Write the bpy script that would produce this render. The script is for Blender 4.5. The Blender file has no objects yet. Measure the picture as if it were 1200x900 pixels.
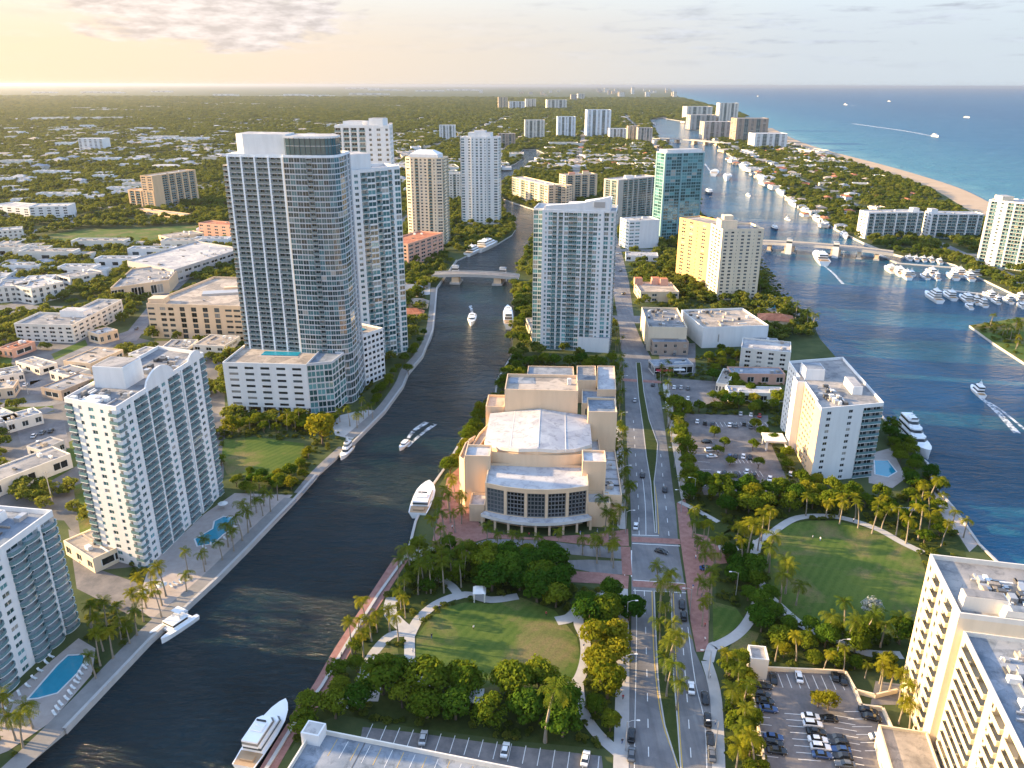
import bpy, bmesh, math, random
import numpy as np
from mathutils import Vector, Matrix
from mathutils.geometry import tessellate_polygon
R = math.radians
rng = random.Random(7)
scn = bpy.context.scene
COL = scn.collection

# ------------------------------------------------------------------ camera
F, CH = 918.0, 150.0
PITCH = math.atan((450 - 99.5) / F); ROLL = R(0.17)
_c, _s = math.cos(PITCH), math.sin(PITCH)
FWD = Vector((0, _c, -_s)); _r = Vector((1, 0, 0)); _u = Vector((0, _s, _c))
RT = _r * math.cos(ROLL) + _u * math.sin(ROLL); UP = _u * math.cos(ROLL) - _r * math.sin(ROLL)
CAM = Vector((0, 0, CH))
cd = bpy.data.cameras.new('camera'); cd.sensor_width = 36; cd.lens = 36 * F / 1200
cd.clip_start = 1; cd.clip_end = 200000
cam = bpy.data.objects.new('camera', cd); COL.objects.link(cam); scn.camera = cam
cam.matrix_world = Matrix(((RT.x, UP.x, -FWD.x, CAM.x), (RT.y, UP.y, -FWD.y, CAM.y), (RT.z, UP.z, -FWD.z, CAM.z), (0, 0, 0, 1)))
ZL = 1.5                                   # land level above the water

def G(px, py, z=ZL):                       # point of the photograph -> point on the ground
    d = FWD * F + RT * (px - 600) + UP * (450 - py)
    return CAM + d * ((z - CH) / d.z)
def proj(p):
    v = Vector(p) - CAM; zz = v.dot(FWD)
    return 600 + F * v.dot(RT) / zz, 450 - F * v.dot(UP) / zz
def hgt(b, ty, z=None):                    # height at which the vertical over point b reaches row ty
    lo, hi = 0.0, 149.0
    for _ in range(50):
        m = (lo + hi) / 2
        if proj((b[0], b[1], m))[1] > ty: lo = m
        else: hi = m
    return m

# ------------------------------------------------------------------ light
SUN_AZ, SUN_EL = 79.0, 14.0                # degrees to the left of the view, and up
sdir = Vector((-math.sin(R(SUN_AZ)) * math.cos(R(SUN_EL)), math.cos(R(SUN_AZ)) * math.cos(R(SUN_EL)), math.sin(R(SUN_EL))))
sl = bpy.data.lights.new('sun', 'SUN'); sl.energy = 5.0; sl.angle = R(0.6); sl.color = (1.0, 0.69, 0.34)
so = bpy.data.objects.new('sun', sl); COL.objects.link(so); so.location = (-300, 0, 400)
so.rotation_euler = (-sdir).to_track_quat('-Z', 'Y').to_euler()
SKY_STRENGTH = 0.14
scn.view_settings.view_transform = 'Standard'; scn.view_settings.look = 'None'
scn.view_settings.gamma = 1; scn.view_settings.use_curve_mapping = False
scn.view_settings.exposure = 1.84
HAZE = 3.2e-5
scn.cycles.use_denoising = True
scn.cycles.max_bounces = 6; scn.cycles.diffuse_bounces = 3; scn.cycles.glossy_bounces = 3
scn.cycles.transparent_max_bounces = 8; scn.cycles.volume_bounces = 0
scn.cycles.sample_clamp_indirect = 6

class NT:                                  # small node-tree helper
    def __init__(s, tree): s.t = tree; s.n = tree.nodes; s.l = tree.links; s.n.clear()
    def new(s, typ, **k):
        x = s.n.new(typ)
        for a, v in k.items():
            if a == 'ins':
                for i, w in v.items():
                    if isinstance(w, bpy.types.NodeSocket): s.l.new(w, x.inputs[i])
                    else: x.inputs[i].default_value = w
            else: setattr(x, a, v)
        return x
    def math(s, op, a, b=0.0, c=0.0, clamp=False):
        return s.new('ShaderNodeMath', operation=op, use_clamp=clamp, ins={0: a, 1: b, 2: c}).outputs[0]
    def mix(s, f, a, b, blend='MIX'):
        x = s.new('ShaderNodeMix', data_type='RGBA', blend_type=blend, clamp_factor=True)
        for i, w in ((0, f), (6, a), (7, b)):
            if isinstance(w, bpy.types.NodeSocket): s.l.new(w, x.inputs[i])
            else: x.inputs[i].default_value = w if i == 0 else (*w[:3], 1)
        return x.outputs[2]
    def ramp(s, f, stops):
        x = s.new('ShaderNodeValToRGB'); e = x.color_ramp.elements
        while len(e) < len(stops): e.new(0.5)
        for i, (p, cc) in enumerate(stops):
            e[i].position = p; e[i].color = (*cc[:3], 1) if not isinstance(cc, (int, float)) else (cc, cc, cc, 1)
        s.l.new(f, x.inputs[0]); return x.outputs[0]
    def noise(s, vec, scale, detail=4, rough=0.55, dist=0.0):
        return s.new('ShaderNodeTexNoise', ins={'Vector': vec, 'Scale': scale, 'Detail': detail, 'Roughness': rough, 'Distortion': dist}).outputs[0]
    def mapr(s, v, a, b, c, d):
        return s.new('ShaderNodeMapRange', clamp=True, ins={0: v, 1: a, 2: b, 3: c, 4: d}).outputs[0]

world = bpy.data.worlds.new('World'); scn.world = world; world.use_nodes = True
W = NT(world.node_tree)
sky = W.new('ShaderNodeTexSky', sky_type='NISHITA', sun_disc=False, sun_elevation=R(SUN_EL), sun_rotation=R(-SUN_AZ),
            altitude=100, air_density=1.0, dust_density=1.6, ozone_density=1.6)
tc = W.new('ShaderNodeTexCoord').outputs['Generated']
sp = W.new('ShaderNodeSeparateXYZ', ins={0: tc})
az = W.math('ARCTAN2', sp.outputs[0], sp.outputs[1]); el = W.math('ARCSINE', sp.outputs[2])
cv = W.new('ShaderNodeCombineXYZ', ins={0: W.math('MULTIPLY', az, 9.0), 1: W.math('MULTIPLY', el, 34.0), 2: 0.3}).outputs[0]
cn = W.noise(cv, 1.5, 8, 0.6, 0.3)
def blob(a0, e0, ra, re):                  # a cloud bank at a compass bearing and height
    da = W.math('DIVIDE', W.math('SUBTRACT', az, R(a0)), R(ra)); de = W.math('DIVIDE', W.math('SUBTRACT', el, R(e0)), R(re))
    return W.math('SUBTRACT', 1.0, W.math('ADD', W.math('MULTIPLY', da, da), W.math('MULTIPLY', de, de)), clamp=True)
bank = W.math('MAXIMUM', blob(-19.5, 4.0, 11.5, 2.6), W.math('MULTIPLY', blob(-29, 4.0, 5, 1.0), 0.6))
c1 = W.mapr(W.math('ADD', cn, W.math('MULTIPLY', bank, 0.42)), 0.63, 0.78, 0.0, 0.88)
c1 = W.math('MULTIPLY', c1, W.mapr(bank, 0.0, 0.25, 0.0, 1.0))
cv2 = W.new('ShaderNodeCombineXYZ', ins={0: W.math('MULTIPLY', az, 10.0), 1: W.math('MULTIPLY', el, 95.0), 2: 4.1}).outputs[0]
cn2 = W.noise(cv2, 1.1, 6, 0.6, 0.2)
belt = W.math('MULTIPLY', W.mapr(az, R(-2), R(20), 0.25, 1.0), W.math('MULTIPLY', W.mapr(el, R(0.8), R(2.2), 0, 1), W.mapr(el, R(9), R(5), 0.3, 1)))
c2 = W.math('MULTIPLY', W.mapr(cn2, 0.50, 0.66, 0.0, 0.8), belt)
warm = W.mapr(az, R(-60), R(15), 1.0, 0.0)
ccol = W.mix(warm, (1.2, 1.22, 1.28), (2.7, 1.94, 1.36))
under = W.mapr(W.noise(cv, 3.2, 4, 0.6), 0.38, 0.62, 0.86, 1.3)
ccol = W.mix(1.0, ccol, W.new('ShaderNodeCombineColor', ins={0: under, 1: under, 2: under}).outputs[0], 'MULTIPLY')
# thin high veil that whitens the low sky
veil = W.mapr(el, R(4), R(26), 0.97, 0.15)
vcol = W.ramp(W.mapr(az, R(-60), R(36), 0, 1), [(0, (2.7, 1.78, 0.98)), (0.3, (2.45, 1.74, 1.10)), (0.62, (1.88, 1.58, 1.28)), (0.82, (1.5, 1.52, 1.5)), (1, (1.42, 1.52, 1.55))])
vcol = W.mix(W.mapr(el, R(2.5), R(9), 0, 0.7), vcol, (2.0, 2.05, 2.0))
skyc = W.mix(veil, sky.outputs[0], vcol)
skyc = W.mix(W.math('MAXIMUM', c1, c2), skyc, ccol)
lift = W.mapr(el, R(12), R(40), 1.0, 1.55)  # upper sky brightened above the view, added as fill for shaded walls
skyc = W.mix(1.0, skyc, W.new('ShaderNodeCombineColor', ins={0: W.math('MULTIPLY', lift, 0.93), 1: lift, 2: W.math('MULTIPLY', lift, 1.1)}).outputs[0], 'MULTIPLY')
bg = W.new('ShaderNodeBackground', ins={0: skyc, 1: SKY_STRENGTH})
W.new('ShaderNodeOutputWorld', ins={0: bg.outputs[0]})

# ------------------------------------------------------------------ materials
MATS = {}
def material(name, build):
    if name in MATS: return MATS[name]
    m = bpy.data.materials.new(name); m.use_nodes = True; MATS[name] = m
    n = NT(m.node_tree); out = n.new('ShaderNodeOutputMaterial')
    n.l.new(build(n), out.inputs[0]); return m
def pos(n): return n.new('ShaderNodeNewGeometry').outputs['Position']
def bsdf(n, col, rough=0.7, bump=None, spec=0.3, metal=0.0, bs=0.3, bd=0.1):
    k = {'Base Color': col if isinstance(col, bpy.types.NodeSocket) else (*col, 1), 'Roughness': rough, 'Specular IOR Level': spec, 'Metallic': metal}
    if bump is not None: k['Normal'] = n.new('ShaderNodeBump', ins={'Strength': bs, 'Distance': bd, 'Height': bump}).outputs[0]
    return n.new('ShaderNodeBsdfPrincipled', ins=k).outputs[0]
def sc(c, k): return tuple(x * k for x in c)

def paint(name, col, rough=0.75, wear=0.26):      # painted stucco with weather stains
    def b(n):
        p = pos(n)
        st = n.new('ShaderNodeMapping', ins={'Vector': p, 'Scale': (0.35, 0.35, 0.05)}).outputs[0]
        f = n.mapr(n.noise(st, 1.0, 5, 0.6), 0.4, 0.75, 0, 1)
        g = n.mapr(n.noise(p, 0.12, 3), 0.3, 0.7, 0, 1)
        c = n.mix(n.math('MULTIPLY', f, wear * 2), col, sc(col, 0.72))
        c = n.mix(n.math('MULTIPLY', g, wear), c, sc(col, 1.08))
        return bsdf(n, c, rough, spec=0.25)
    return material(name, b)
def rooftop(name, a, b_, scale=0.09):             # weathered membrane roof with patches
    def b(n):
        p = pos(n)
        v = n.new('ShaderNodeTexVoronoi', feature='F1', ins={'Vector': p, 'Scale': 0.11}).outputs['Color']
        vv = n.new('ShaderNodeSeparateColor', ins={0: v}).outputs[0]
        f = n.mapr(n.math('ADD', n.noise(p, scale, 6, 0.65, 0.4), n.math('MULTIPLY', vv, 0.32)), 0.48, 0.82, 0, 1)
        c = n.mix(f, a, b_)
        f2 = n.mapr(n.noise(p, 0.35, 6, 0.7, 0.6), 0.5, 0.68, 0, 0.75)
        c = n.mix(f2, c, sc(a, 0.55))
        return bsdf(n, c, 0.85, n.noise(p, 3, 3), 0.2)
    return material(name, b)
def glass(name, dark, light, curtain=0.93, rough=0.06):
    def b(n):
        r = n.math('FRACT', n.math('ADD', n.new('ShaderNodeNewGeometry').outputs['Random Per Island'], n.new('ShaderNodeObjectInfo').outputs['Random']))
        c = n.ramp(r, [(0.0, sc(dark, 0.5)), (0.4, dark), (0.72, light), (curtain - 0.02, sc(light, 1.4)), (curtain, sc((0.30, 0.29, 0.26), 1.0)), (1.0, (0.36, 0.34, 0.30))])
        return bsdf(n, c, rough, spec=0.6)
    return material(name, b)
def plain(name, col, rough=0.6, metal=0.0, spec=0.4, var=0.1):
    def b(n):
        f = n.noise(pos(n), 0.8, 3)
        return bsdf(n, n.mix(f, sc(col, 1 - var), sc(col, 1 + var)), rough, spec=spec, metal=metal)
    return material(name, b)
def leaf(name, a, b_, trans=0.42):
    def b(n):
        oi = n.new('ShaderNodeObjectInfo').outputs['Random']
        gi = n.new('ShaderNodeNewGeometry').outputs['Random Per Island']
        p = n.noise(pos(n), 0.02, 2)
        f = n.math('ADD', n.math('MULTIPLY', n.math('POWER', oi, 1.3), 0.75), n.math('MULTIPLY', gi, 0.3))
        f = n.math('ADD', f, n.math('MULTIPLY', n.math('SUBTRACT', p, 0.5), 0.6), clamp=True)
        c = n.mix(f, a, b_)
        d = n.new('ShaderNodeBsdfDiffuse', ins={0: c}).outputs[0]
        t = n.new('ShaderNodeBsdfTranslucent', ins={0: n.mix(0.5, c, (b_[0] * 1.6, b_[1] * 1.5, b_[2]))}).outputs[0]
        return n.new('ShaderNodeMixShader', ins={0: trans, 1: d, 2: t}).outputs[0]
    return material(name, b)

M_white = paint('white_stucco', (0.69, 0.685, 0.67)); M_offwhite = paint('offwhite_stucco', (0.66, 0.62, 0.55))
M_arts = paint('warm_stucco', (0.68, 0.50, 0.33)); M_slab = paint('slab_concrete', (0.46, 0.48, 0.50)); M_tealp = paint('teal_panel', (0.20, 0.34, 0.36))
M_cream = paint('cream_stucco', (0.70, 0.58, 0.42)); M_peach = paint('peach_stucco', (0.66, 0.45, 0.27))
M_yellow = paint('golden_stucco', (0.66, 0.41, 0.17)); M_pink = paint('pink_stucco', (0.58, 0.33, 0.24))
M_sand = paint('sand_stucco', (0.66, 0.50, 0.34)); M_grey = paint('grey_concrete', (0.42, 0.41, 0.40))
M_brown = paint('brown_stucco', (0.36, 0.28, 0.22)); M_taupe = paint('taupe_stucco', (0.45, 0.40, 0.36))
M_bluewhite = paint('cool_white_stucco', (0.70, 0.74, 0.77))
M_gTeal = glass('teal_glass', (0.025, 0.085, 0.092), (0.085, 0.215, 0.225)); M_gDark = glass('dark_glass', (0.012, 0.018, 0.02), (0.05, 0.065, 0.07))
M_gBlue = glass('blue_glass', (0.022, 0.055, 0.075), (0.07, 0.15, 0.185)); M_gCurve = glass('slate_glass', (0.022, 0.060, 0.068), (0.050, 0.120, 0.132), 0.985)
M_railD = plain('smoked_rail', (0.13, 0.175, 0.18), 0.15, 0, 0.6); M_gTealB = glass('sea_glass', (0.05, 0.15, 0.16), (0.13, 0.30, 0.31)); M_rail = plain('glass_rail', (0.12, 0.21, 0.225), 0.12, 0, 0.8); M_frame = plain('window_frame', (0.62, 0.62, 0.6), 0.5)
M_fdark = plain('dark_frame', (0.08, 0.08, 0.08), 0.4)
M_roof = rooftop('grey_roof', (0.15, 0.16, 0.175), (0.33, 0.31, 0.29)); M_roofw = rooftop('pale_roof', (0.28, 0.28, 0.295), (0.47, 0.45, 0.42)); M_roofp = rooftop('membrane_roof', (0.34, 0.34, 0.36), (0.48, 0.47, 0.46))
M_rooft = rooftop('tan_roof', (0.23, 0.205, 0.18), (0.42, 0.36, 0.30)); M_roofb = rooftop('bluegrey_roof', (0.13, 0.165, 0.205), (0.28, 0.30, 0.33))
M_terra = rooftop('terracotta_roof', (0.32, 0.11, 0.06), (0.44, 0.18, 0.10), 0.5); M_unit = plain('grey_metal', (0.38, 0.38, 0.38), 0.45, 0.4)
def wear(n, c):
    m = n.new('ShaderNodeMapping', ins={'Vector': pos(n), 'Rotation': (0, 0, R(7.5)), 'Scale': (0.55, 0.02, 1)}).outputs[0]
    c = n.mix(n.mapr(n.noise(m, 1.0, 5, 0.65), 0.45, 0.7, 0, 0.5), c, (0.09, 0.09, 0.092))
    v = n.new('ShaderNodeTexVoronoi', feature='F1', ins={'Vector': pos(n), 'Scale': 0.06}).outputs['Color']
    return n.mix(n.mapr(n.new('ShaderNodeSeparateColor', ins={0: v}).outputs[1], 0.75, 0.8, 0, 0.3), c, (0.10, 0.10, 0.105))
M_asph = material('asphalt', lambda n: bsdf(n, wear(n, n.mix(n.mapr(n.noise(pos(n), 0.12, 7, 0.65), 0.35, 0.7, 0, 1), (0.13, 0.13, 0.138), (0.225, 0.22, 0.215))), 0.85, n.noise(pos(n), 4, 3), 0.3))
M_asphd = material('lot_asphalt', lambda n: bsdf(n, n.mix(n.mapr(n.noise(pos(n), 0.18, 7, 0.7), 0.35, 0.7, 0, 1), (0.11, 0.108, 0.112), (0.22, 0.20, 0.19)), 0.9, None, 0.25))
M_conc = material('concrete_path', lambda n: bsdf(n, n.mix(n.noise(pos(n), 0.4, 6, 0.65), (0.30, 0.29, 0.28), (0.50, 0.48, 0.45)), 0.85, None, 0.25))
M_brick = material('brick_paving', lambda n: bsdf(n, n.mix(n.mapr(n.noise(pos(n), 0.5, 6, 0.7), 0.3, 0.7, 0, 1), (0.22, 0.10, 0.085), (0.34, 0.19, 0.155)), 0.85, None, 0.2))
M_dock = material('dock_concrete', lambda n: bsdf(n, n.mix(n.noise(pos(n), 0.3, 6, 0.7), (0.15, 0.145, 0.14), (0.30, 0.285, 0.27)), 0.9, None, 0.2))
M_deck = material('pool_deck', lambda n: bsdf(n, n.mix(n.noise(pos(n), 0.5, 6, 0.65), (0.28, 0.23, 0.21), (0.46, 0.41, 0.37)), 0.85, None, 0.2))
M_mark = plain('white_marking', (0.62, 0.62, 0.60), 0.7, var=0.25); M_yel = plain('yellow_marking', (0.55, 0.36, 0.07), 0.7, var=0.25)
def grass_b(n):
    p = pos(n)
    c = n.mix(n.mapr(n.noise(p, 0.06, 6, 0.65), 0.35, 0.65, 0, 1), (0.045, 0.090, 0.018), (0.095, 0.130, 0.026))
    c = n.mix(n.mapr(n.noise(p, 0.045, 6, 0.65, 0.5), 0.49, 0.62, 0, 0.8), c, (0.20, 0.145, 0.075))
    c = n.mix(n.mapr(n.noise(p, 1.8, 4, 0.7), 0.4, 0.7, 0, 0.5), c, (0.03, 0.055, 0.012))
    mw = n.new('ShaderNodeTexWave', wave_type='BANDS', ins={'Vector': n.new('ShaderNodeMapping', ins={'Vector': p, 'Rotation': (0, 0, R(35))}).outputs[0], 'Scale': 0.12, 'Distortion': 1.2, 'Detail': 2}).outputs[1]
    c = n.mix(n.math('MULTIPLY', mw, 0.22), c, (0.13, 0.16, 0.04))
    return bsdf(n, c, 0.95, n.noise(p, 5, 4), 0.1, bs=0.5)
M_grass = material('lawn_grass', grass_b)
def ground_b(n):
    p = pos(n)
    c = n.mix(n.mapr(n.noise(p, 0.05, 8, 0.65), 0.35, 0.65, 0, 1), (0.034, 0.055, 0.020), (0.085, 0.100, 0.040))
    c = n.mix(n.mapr(n.noise(p, 0.004, 6, 0.6), 0.5, 0.75, 0, 0.35), c, (0.13, 0.12, 0.08))
    c = n.mix(n.mapr(n.noise(p, 0.022, 4, 0.7), 0.66, 0.73, 0, 0.5), c, (0.20, 0.19, 0.16))
    return bsdf(n, c, 0.95, None, 0.1)
M_ground = material('ground_cover', ground_b)
M_mulch = material('planting_bed', lambda n: bsdf(n, n.mix(n.noise(pos(n), 0.5, 7, 0.7), (0.018, 0.034, 0.008), (0.07, 0.085, 0.025)), 0.95, n.noise(pos(n), 3, 4), 0.1, bs=0.8))
M_sandm = material('beach_sand', lambda n: bsdf(n, n.mix(n.noise(pos(n), 0.03, 6, 0.6), (0.33, 0.24, 0.16), (0.46, 0.36, 0.26)), 0.95, None, 0.1))
M_lot = material('city_paving', lambda n: bsdf(n, n.mix(n.mapr(n.noise(pos(n), 0.05, 8, 0.65), 0.35, 0.65, 0, 1), (0.085, 0.085, 0.085), (0.19, 0.175, 0.16)), 0.9, None, 0.2))

def water_mat(name, deep, wave, colour=None, rough=0.12, k=0.55, spec=0.25):
    def b(n):
        p = pos(n)
        m = n.new('ShaderNodeMapping', ins={'Vector': p, 'Rotation': (0, 0, R(25)), 'Scale': (0.55, 1.5, 1)}).outputs[0]
        h = n.math('ADD', n.noise(m, 0.16 * wave, 6, 0.62, 0.6), n.math('MULTIPLY', n.noise(m, 0.045 * wave, 3, 0.5, 0.8), 1.6))
        h = n.math('MULTIPLY', h, n.mapr(n.noise(p, 0.015, 4, 0.6, 1.0), 0.35, 0.65, 0.45, 1.3))
        c = colour(n, p) if colour else n.mix(n.mapr(n.noise(p, 0.012, 5, 0.6, 0.5), 0.35, 0.68, 0, 1), sc(deep, 0.75), sc(deep, 1.45))
        nb = n.new('ShaderNodeBump', ins={'Strength': k, 'Distance': 1.6, 'Height': h}).outputs[0]
        return n.new('ShaderNodeBsdfPrincipled', ins={'Base Color': c, 'Roughness': rough, 'IOR': 1.33, 'Specular IOR Level': spec, 'Normal': nb}).outputs[0]
    return material(name, b)
C0 = G(1152, 247, 0); C1 = G(921, 163, 0)
cdv = (C1 - C0).normalized(); cnv = Vector((cdv.y, -cdv.x, 0))        # seaward
def ocean_col(n, p):
    q = n.new('ShaderNodeVectorMath', operation='SUBTRACT', ins={0: p, 1: C0}).outputs[0]
    d = n.new('ShaderNodeVectorMath', operation='DOT_PRODUCT', ins={0: q, 1: cnv}).outputs['Value']
    d = n.math('ADD', d, n.math('MULTIPLY', n.math('SUBTRACT', n.noise(p, 0.008, 5, 0.6), 0.5), 160))
    c = n.ramp(n.mapr(d, -20, 1500, 0, 1), [(0, (0.16, 0.30, 0.30)), (0.08, (0.045, 0.16, 0.215)), (0.35, (0.017, 0.094, 0.172)), (1, (0.010, 0.064, 0.140))])
    return n.mix(n.mapr(n.noise(n.new('ShaderNodeMapping', ins={'Vector': p, 'Rotation': (0, 0, R(-15)), 'Scale': (0.4, 2.2, 1)}).outputs[0], 0.005, 6, 0.65), 0.45, 0.7, 0, 0.4), c, (0.022, 0.115, 0.20))
M_river = water_mat('river_water', (0.0026, 0.0165, 0.0225), 2.6, k=1.0, spec=0.34)
M_icw = water_mat('waterway_water', (0.009, 0.072, 0.130), 2.4, k=0.8, spec=0.12)
M_ocean = water_mat('ocean_water', (0.02, 0.1, 0.16), 1.6, ocean_col, 0.35, 0.9, 0.1)
def foam_b(n):
    p = pos(n)
    a = n.mapr(n.noise(p, 0.35, 7, 0.75, 0.6), 0.40, 0.60, 0, 0.8)
    d = bsdf(n, (0.75, 0.78, 0.8), 0.8)
    return n.new('ShaderNodeMixShader', ins={0: a, 1: n.new('ShaderNodeBsdfTransparent').outputs[0], 2: d}).outputs[0]
M_foam = material('foam', foam_b)
M_pool = plain('pool_water', (0.015, 0.24, 0.34), 0.08, 0, 0.6, 0.15)
M_leafA = leaf('broad_leaves', (0.040, 0.095, 0.010), (0.165, 0.195, 0.018)); M_leafD = leaf('dark_leaves', (0.022, 0.070, 0.009), (0.085, 0.150, 0.016))
M_leafP = leaf('palm_fronds', (0.046, 0.092, 0.012), (0.175, 0.185, 0.020)); M_leafF = leaf('far_leaves', (0.038, 0.080, 0.016), (0.180, 0.190, 0.036))
M_leafS = leaf('silver_leaves', (0.22, 0.25, 0.24), (0.40, 0.42, 0.40)); M_leafY = leaf('sunlit_yellow_leaves', (0.095, 0.125, 0.010), (0.240, 0.220, 0.018))  # yellow leaves also carry low-sun gold in their colour for sunlit trees and palms
M_bark = plain('bark', (0.13, 0.10, 0.075), 0.9, 0, 0.1, 0.3); M_pbark = plain('palm_bark', (0.26, 0.22, 0.17), 0.9, 0, 0.1, 0.25)
M_hull = plain('white_gelcoat', (0.78, 0.78, 0.77), 0.25, 0, 0.5, 0.04); M_navy = plain('navy_hull', (0.03, 0.05, 0.09), 0.2); M_teak = plain('teak_deck', (0.36, 0.25, 0.15), 0.7)
M_black = plain('black_rubber', (0.02, 0.02, 0.02), 0.7); M_steel = plain('galvanised_steel', (0.45, 0.45, 0.45), 0.4, 0.6)
M_cars = {c: plain('car_paint_' + c, v, 0.22, 0.1, 0.6, 0.05) for c, v in dict(white=(0.75, 0.75, 0.74), black=(0.015, 0.016, 0.018), grey=(0.12, 0.125, 0.13), silver=(0.42, 0.43, 0.44), blue=(0.03, 0.07, 0.18), red=(0.35, 0.03, 0.03)).items()}
M_carglass = plain('car_glass', (0.012, 0.015, 0.018), 0.06, 0, 0.8)
M_red = plain('red_canvas', (0.45, 0.03, 0.06), 0.8); M_blue = plain('blue_canvas', (0.05, 0.25, 0.5), 0.8)

# ------------------------------------------------------------------ mesh kit
class MB:
    def __init__(s): s.v = []; s.f = []; s.m = []; s.mats = []
    def mi(s, m):
        if m not in s.mats: s.mats.append(m)
        return s.mats.index(m)
    def face(s, pts, m):
        i = len(s.v); s.v.extend(tuple(p) for p in pts); s.f.append(tuple(range(i, i + len(pts)))); s.m.append(s.mi(m))
    def hexa(s, b, t, m, bottom=False):          # b,t: bottom and top rings (lists of points, CCW)
        n = len(b); i = len(s.v); s.v.extend(tuple(p) for p in b); s.v.extend(tuple(p) for p in t); k = s.mi(m)
        for j in range(n):
            a, c = j, (j + 1) % n
            s.f.append((i + a, i + c, i + n + c, i + n + a)); s.m.append(k)
        s.f.append(tuple(i + n + j for j in range(n))); s.m.append(k)
        if bottom: s.f.append(tuple(i + j for j in reversed(range(n)))); s.m.append(k)
    def prism(s, poly, z0, z1, m, top=None, sides=True, bottom=False):
        n = len(poly)
        if sides:
            for j in range(n):
                a, c = poly[j], poly[(j + 1) % n]
                s.face([(a[0], a[1], z0), (c[0], c[1], z0), (c[0], c[1], z1), (a[0], a[1], z1)], m)
        s.flat(poly, z1, top or m)
        if bottom: s.flat(poly, z0, m)
    def flat(s, poly, z, m):
        vv = [Vector((p[0], p[1], 0)) for p in poly]; i = len(s.v); k = s.mi(m)
        s.v.extend((p[0], p[1], z) for p in poly)
        for t in tessellate_polygon([vv]):
            a, b, c = (vv[q] for q in t)
            if (b - a).cross(c - a).z < 0: t = t[::-1]
            s.f.append(tuple(i + q for q in t)); s.m.append(k)
    def box(s, c, d, m, ux=(1, 0), taper=1.0, bottom=True):       # c: base centre, d: sizes along ux, across, up
        ux = Vector((ux[0], ux[1], 0)).normalized(); uy = Vector((-ux.y, ux.x, 0)); c = Vector(c)
        def ring(k, z): return [c + ux * (x * d[0] / 2 * k) + uy * (y * d[1] / 2 * k) + Vector((0, 0, z)) for x, y in ((-1, -1), (1, -1), (1, 1), (-1, 1))]
        s.hexa(ring(1, 0), ring(taper, d[2]), m, bottom)
    def tube(s, pts, rad, m, n=6, cap=True):
        rings = []
        for i, p in enumerate(pts):
            p = Vector(p); t = (Vector(pts[min(i + 1, len(pts) - 1)]) - Vector(pts[max(i - 1, 0)])).normalized()
            a = t.orthogonal().normalized(); b = t.cross(a); r = rad[i] if isinstance(rad, (list, tuple)) else rad
            rings.append([p + (a * math.cos(2 * math.pi * k / n) + b * math.sin(2 * math.pi * k / n)) * r for k in range(n)])
        i0 = len(s.v); k = s.mi(m)
        for r_ in rings: s.v.extend(tuple(q) for q in r_)
        for i in range(len(rings) - 1):
            for j in range(n):
                a, b = i0 + i * n + j, i0 + i * n + (j + 1) % n
                s.f.append((a, b, b + n, a + n)); s.m.append(k)
        if cap: s.f.append(tuple(i0 + (len(rings) - 1) * n + j for j in range(n))); s.m.append(k)
    def mesh(s, name, origin=(0, 0, 0)):
        me = bpy.data.meshes.new(name); o = Vector(origin)
        me.from_pydata([(p[0] - o.x, p[1] - o.y, p[2] - o.z) for p in s.v], [], s.f)
        for m in s.mats: me.materials.append(m)
        me.polygons.foreach_set('material_index', s.m); me.update(); return me
    def build(s, name, parent=None, origin=(0, 0, 0), loc=None):
        ob = bpy.data.objects.new(name, s.mesh(name, origin)); COL.objects.link(ob)
        if parent: ob.parent = parent
        elif any(origin): ob.location = origin
        if loc is not None: ob.location = loc
        return ob
def tag(o, label=None, cat=None, group=None, kind=None):
    if label: o['label'] = label
    if cat: o['category'] = cat
    if group: o['group'] = group
    if kind: o['kind'] = kind
    return o
def empty(name, loc, label=None, cat=None, group=None):
    o = bpy.data.objects.new(name, None); COL.objects.link(o); o.location = loc; o.empty_display_size = 1
    return tag(o, label, cat, group)
def copy_tree(o, parent=None):
    c = o.copy(); COL.objects.link(c); c.parent = parent
    for ch in [x for x in KIDS.get(o.name, ())]: copy_tree(ch, c)
    return c
KIDS = {}
def reg(o):                                  # remember the children of a prototype before it is copied
    ch = list(o.children); KIDS[o.name] = ch
    for c in ch: reg(c)
def P2(*a): return [(p.x, p.y) for p in (G(x, y) for x, y in a)]
def inside(poly, x, y):
    r = False; j = len(poly) - 1
    for i in range(len(poly)):
        xi, yi = poly[i][:2]; xj, yj = poly[j][:2]
        if (yi > y) != (yj > y) and x < (xj - xi) * (y - yi) / (yj - yi) + xi: r = not r
        j = i
    return r
def inside_np(poly, X, Y):
    r = np.zeros(X.shape, bool); j = len(poly) - 1
    for i in range(len(poly)):
        xi, yi = poly[i][:2]; xj, yj = poly[j][:2]
        if yi != yj: r ^= ((yi > Y) != (yj > Y)) & (X < (xj - xi) * (Y - yi) / (yj - yi) + xi)
        j = i
    return r
def area2(p): return sum(p[i][0] * p[(i + 1) % len(p)][1] - p[(i + 1) % len(p)][0] * p[i][1] for i in range(len(p)))
def ccw(p): return p if area2(p) > 0 else p[::-1]
def inset(poly, d):
    n = len(poly); out = []
    for i in range(n):
        a, b, c = (Vector(poly[(i + k) % n][:2]) for k in (-1, 0, 1))
        e1 = (b - a).normalized(); e2 = (c - b).normalized(); n1 = Vector((-e1.y, e1.x)); n2 = Vector((-e2.y, e2.x))
        m = (n1 + n2)
        if m.length < 1e-4: m = n1
        m.normalize(); out.append(tuple(b + m * (d / max(0.35, m.dot(n1)))))
    return out
BLOCK = []                                   # footprints and paved areas where nothing grows

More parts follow.
